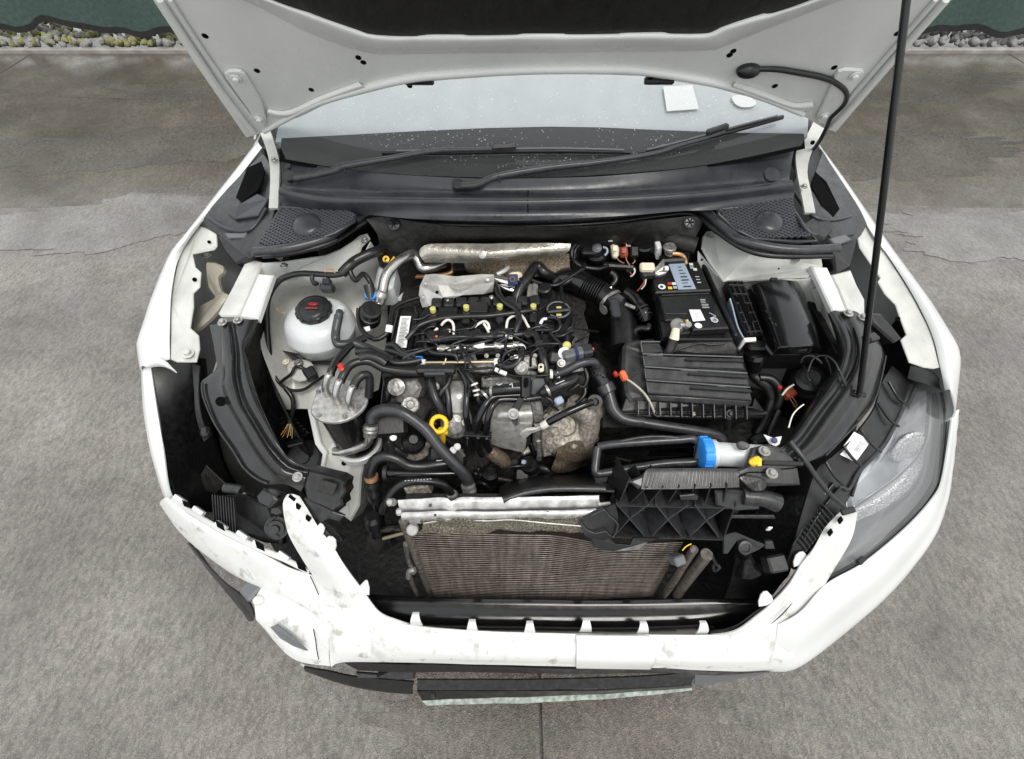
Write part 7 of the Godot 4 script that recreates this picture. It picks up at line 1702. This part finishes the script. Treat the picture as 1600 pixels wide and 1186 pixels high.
	slab("skirt", ab, "black", 20, [V(167,822,-584),V(179,836,-609),V(221,838,-601),V(328,836,-592),V(444,834,-587),V(453,840,-606),V(477,818,-583),V(344,820,-582),V(235,820,-580)], 2)
	for k in 11:
		var p: Vector3 = V(199,846,-594).lerp(V(426,840,-586), k / 10.0)
		rod("skirt_rib", ab, "black_grey", p, p + V(0, -16, 24), 2.5, 12, 0.5)
	rod("rim", ab, "black", V(165,818,-583), V(480,816,-583), 8, 6, 1)
	slab("lower_box", ab, "black", 190, [V(167,812,-592),V(328,814,-594),V(484,812,-592),V(477,806,-580),V(333,806,-577),V(172,806,-580)], 3)
	for p in [V(244,822,-581), V(398,822,-579)]:
		bolt(ab, p, Vector3(0, 0.8, 0.6), 9, "black_grey")
	rod("pillar", ab, "black_grey", V(402,806,-583), V(412,760,-576), 14, 12, 3)
	block("pale_chip", ab, "primer", V(321,818,-580), 10, 4, 8, Vector3(30, 20, 0), 1)
	block("orange_clip", ab, "orange", V(169,880,-635), 12, 16, 22, Vector3(20, 25, 0), 3)
	block("red_clip", ab, "red", V(161,850,-663), 8, 14, 14, Vector3(20, 25, 0), 3)
	hose("fabric_strap", ab, "primer", 2.6, [V(174,876,-630),V(187,872,-623),V(203,866,-610),V(216,856,-600),V(228,842,-585),V(235,828,-578)], 6)
	# grey coolant hose round the front of the air box
	var gh := group("heater_hose")
	hose("hose", gh, "rubber_dusty", 12.5, [V(125,850,-661),V(131,846,-650),V(137,842,-637),V(143,836,-623),V(148,826,-606),V(155,816,-590),V(171,808,-577),V(196,804,-571),V(216,802,-571)], 14, 5)
	hose("rigid_pipe", gh, "rubber_dusty", 11, [V(207,803,-570),V(264,797,-563),V(319,791,-557),V(364,784,-552),V(386,774,-548),V(395,758,-542)], 14, 5)
	turned("coupling", gh, "black_grey", V(121,852,-681), V(127,846,-653), [[0, 14], [6, 17], [20, 17], [24, 14]], 18)
	turned("coupling", gh, "rubber_dusty", V(134,846,-639), V(142,838,-625), [[0, 17], [3, 19], [20, 19], [22, 17]], 18)
	clip(gh, "pipe_white", V(121,852,-675), V(3, -2, 8), 14, 8)
	for k in 5:
		drum("coupling_hole", gh, "hole", V(124,866,-648) + V(k * 6 - 12, -k % 2 * 3, (k - 2) * 3), TILT, 2, 1.5, 8)
	# intake snout, open rectangle
	var sn2 := group("air_intake_snout")
	hose("rim", sn2, "rubber_dusty", 8.5, [V(110,815,-502),V(143,822,-504),V(206,830,-505),V(270,834,-507),V(295,836,-508),V(308,832,-504),V(312,824,-494),V(308,812,-477),V(303,808,-472),V(244,804,-470),V(180,798,-463),V(129,792,-456),V(108,790,-455),V(103,794,-461),V(107,806,-486),V(110,815,-502)], 8, 4)
	skin("duct_wall", sn2, "black", [[V(110,815,-502),V(206,830,-505),V(298,836,-508),V(312,824,-491),V(305,810,-473),V(193,798,-465),V(108,790,-455),V(103,804,-476),V(110,815,-502)], [V(128,760,-521),V(223,770,-528),V(316,775,-532),V(329,765,-519),V(321,755,-506),V(210,745,-499),V(127,740,-489),V(122,750,-508),V(128,760,-521)], [V(156,690,-554),V(244,700,-562),V(332,705,-566),V(345,695,-558),V(338,690,-548),V(230,680,-543),V(156,675,-536),V(151,680,-550),V(156,690,-554)]], 40, 10, 3)
	rod("duct_rib", sn2, "black_grey", V(158,740,-517), V(193,735,-510), 4, 12)
	hose("top_ridge", sn2, "black_grey", 3.5, [V(150,828,-506),V(193,836,-511),V(231,840,-511),V(268,840,-508)], 8, 4)
	slab("lower_frame", sn2, "black", 10, [V(98,786,-454),V(193,794,-461),V(270,800,-466),V(321,804,-467),V(324,790,-463),V(208,782,-456),V(182,775,-445),V(104,772,-441)], 2)
	# washer filler
	var wf := group("washer_filler")
	turned("neck", wf, "tank_white", V(323,828,-479), V(404,828,-474), [[0, 26], [6, 29], [14, 29], [16, 25], [24, 24], [80, 23], [110, 23]], 28)
	turned("cap", wf, "blue", V(307,828,-479), V(326,828,-479), [[0, 22], [1.5, 31], [4, 33], [20, 33], [22, 29]], 30)
	for k in 14:
		var a := TAU * k / 14
		var p: Vector3 = V(316,828,-479) + Vector3(0, cos(a) * 0.033, sin(a) * 0.033)
		rod("cap_ridge", wf, "blue", p - V(8, 0, 0), p + V(8, 0, 0), 4, 4, 1)
	# lamp cap and dark fittings beside the air box
	var lb := group("lamp_rear")
	turned("bulb_cover", lb, "black", V(636,760,-696), V(601,835,-675), [[0, 40], [30, 40], [40, 34], [60, 30], [64, 20]], 24)
	hose("cover_rib", lb, "black_grey", 3, [V(590,838,-696),V(581,845,-658),V(592,840,-644)], 6, 3)
	block("brown_plug", lb, "brown_red", V(570,780,-664), 30, 20, 26, Vector3(10, 30, 0), 4)
	hose("white_edge", lb, "pipe_white", 2.5, [V(543,795,-646),V(557,800,-660),V(573,805,-669)], 6)
	block("red_dot", lb, "red", V(542,800,-665), 8, 6, 8, Vector3.ZERO, 1)
	for q in [[V(572,785,-649),V(585,770,-646),V(592,760,-642)], [V(568,780,-649),V(581,766,-641),V(590,756,-638)]]:
		hose("thin_wire", lb, "copper", 1.4, q, 5)
	hose("ring_bracket", lb, "black_grey", 3, [V(579,850,-697),V(581,862,-702),V(592,868,-701),V(603,868,-693),V(614,862,-684)], 6, 4)
	hose("dark_cable", lb, "rubber", 7, [V(545,760,-631),V(534,740,-610),V(527,715,-591),V(540,690,-571)], 8, 4)
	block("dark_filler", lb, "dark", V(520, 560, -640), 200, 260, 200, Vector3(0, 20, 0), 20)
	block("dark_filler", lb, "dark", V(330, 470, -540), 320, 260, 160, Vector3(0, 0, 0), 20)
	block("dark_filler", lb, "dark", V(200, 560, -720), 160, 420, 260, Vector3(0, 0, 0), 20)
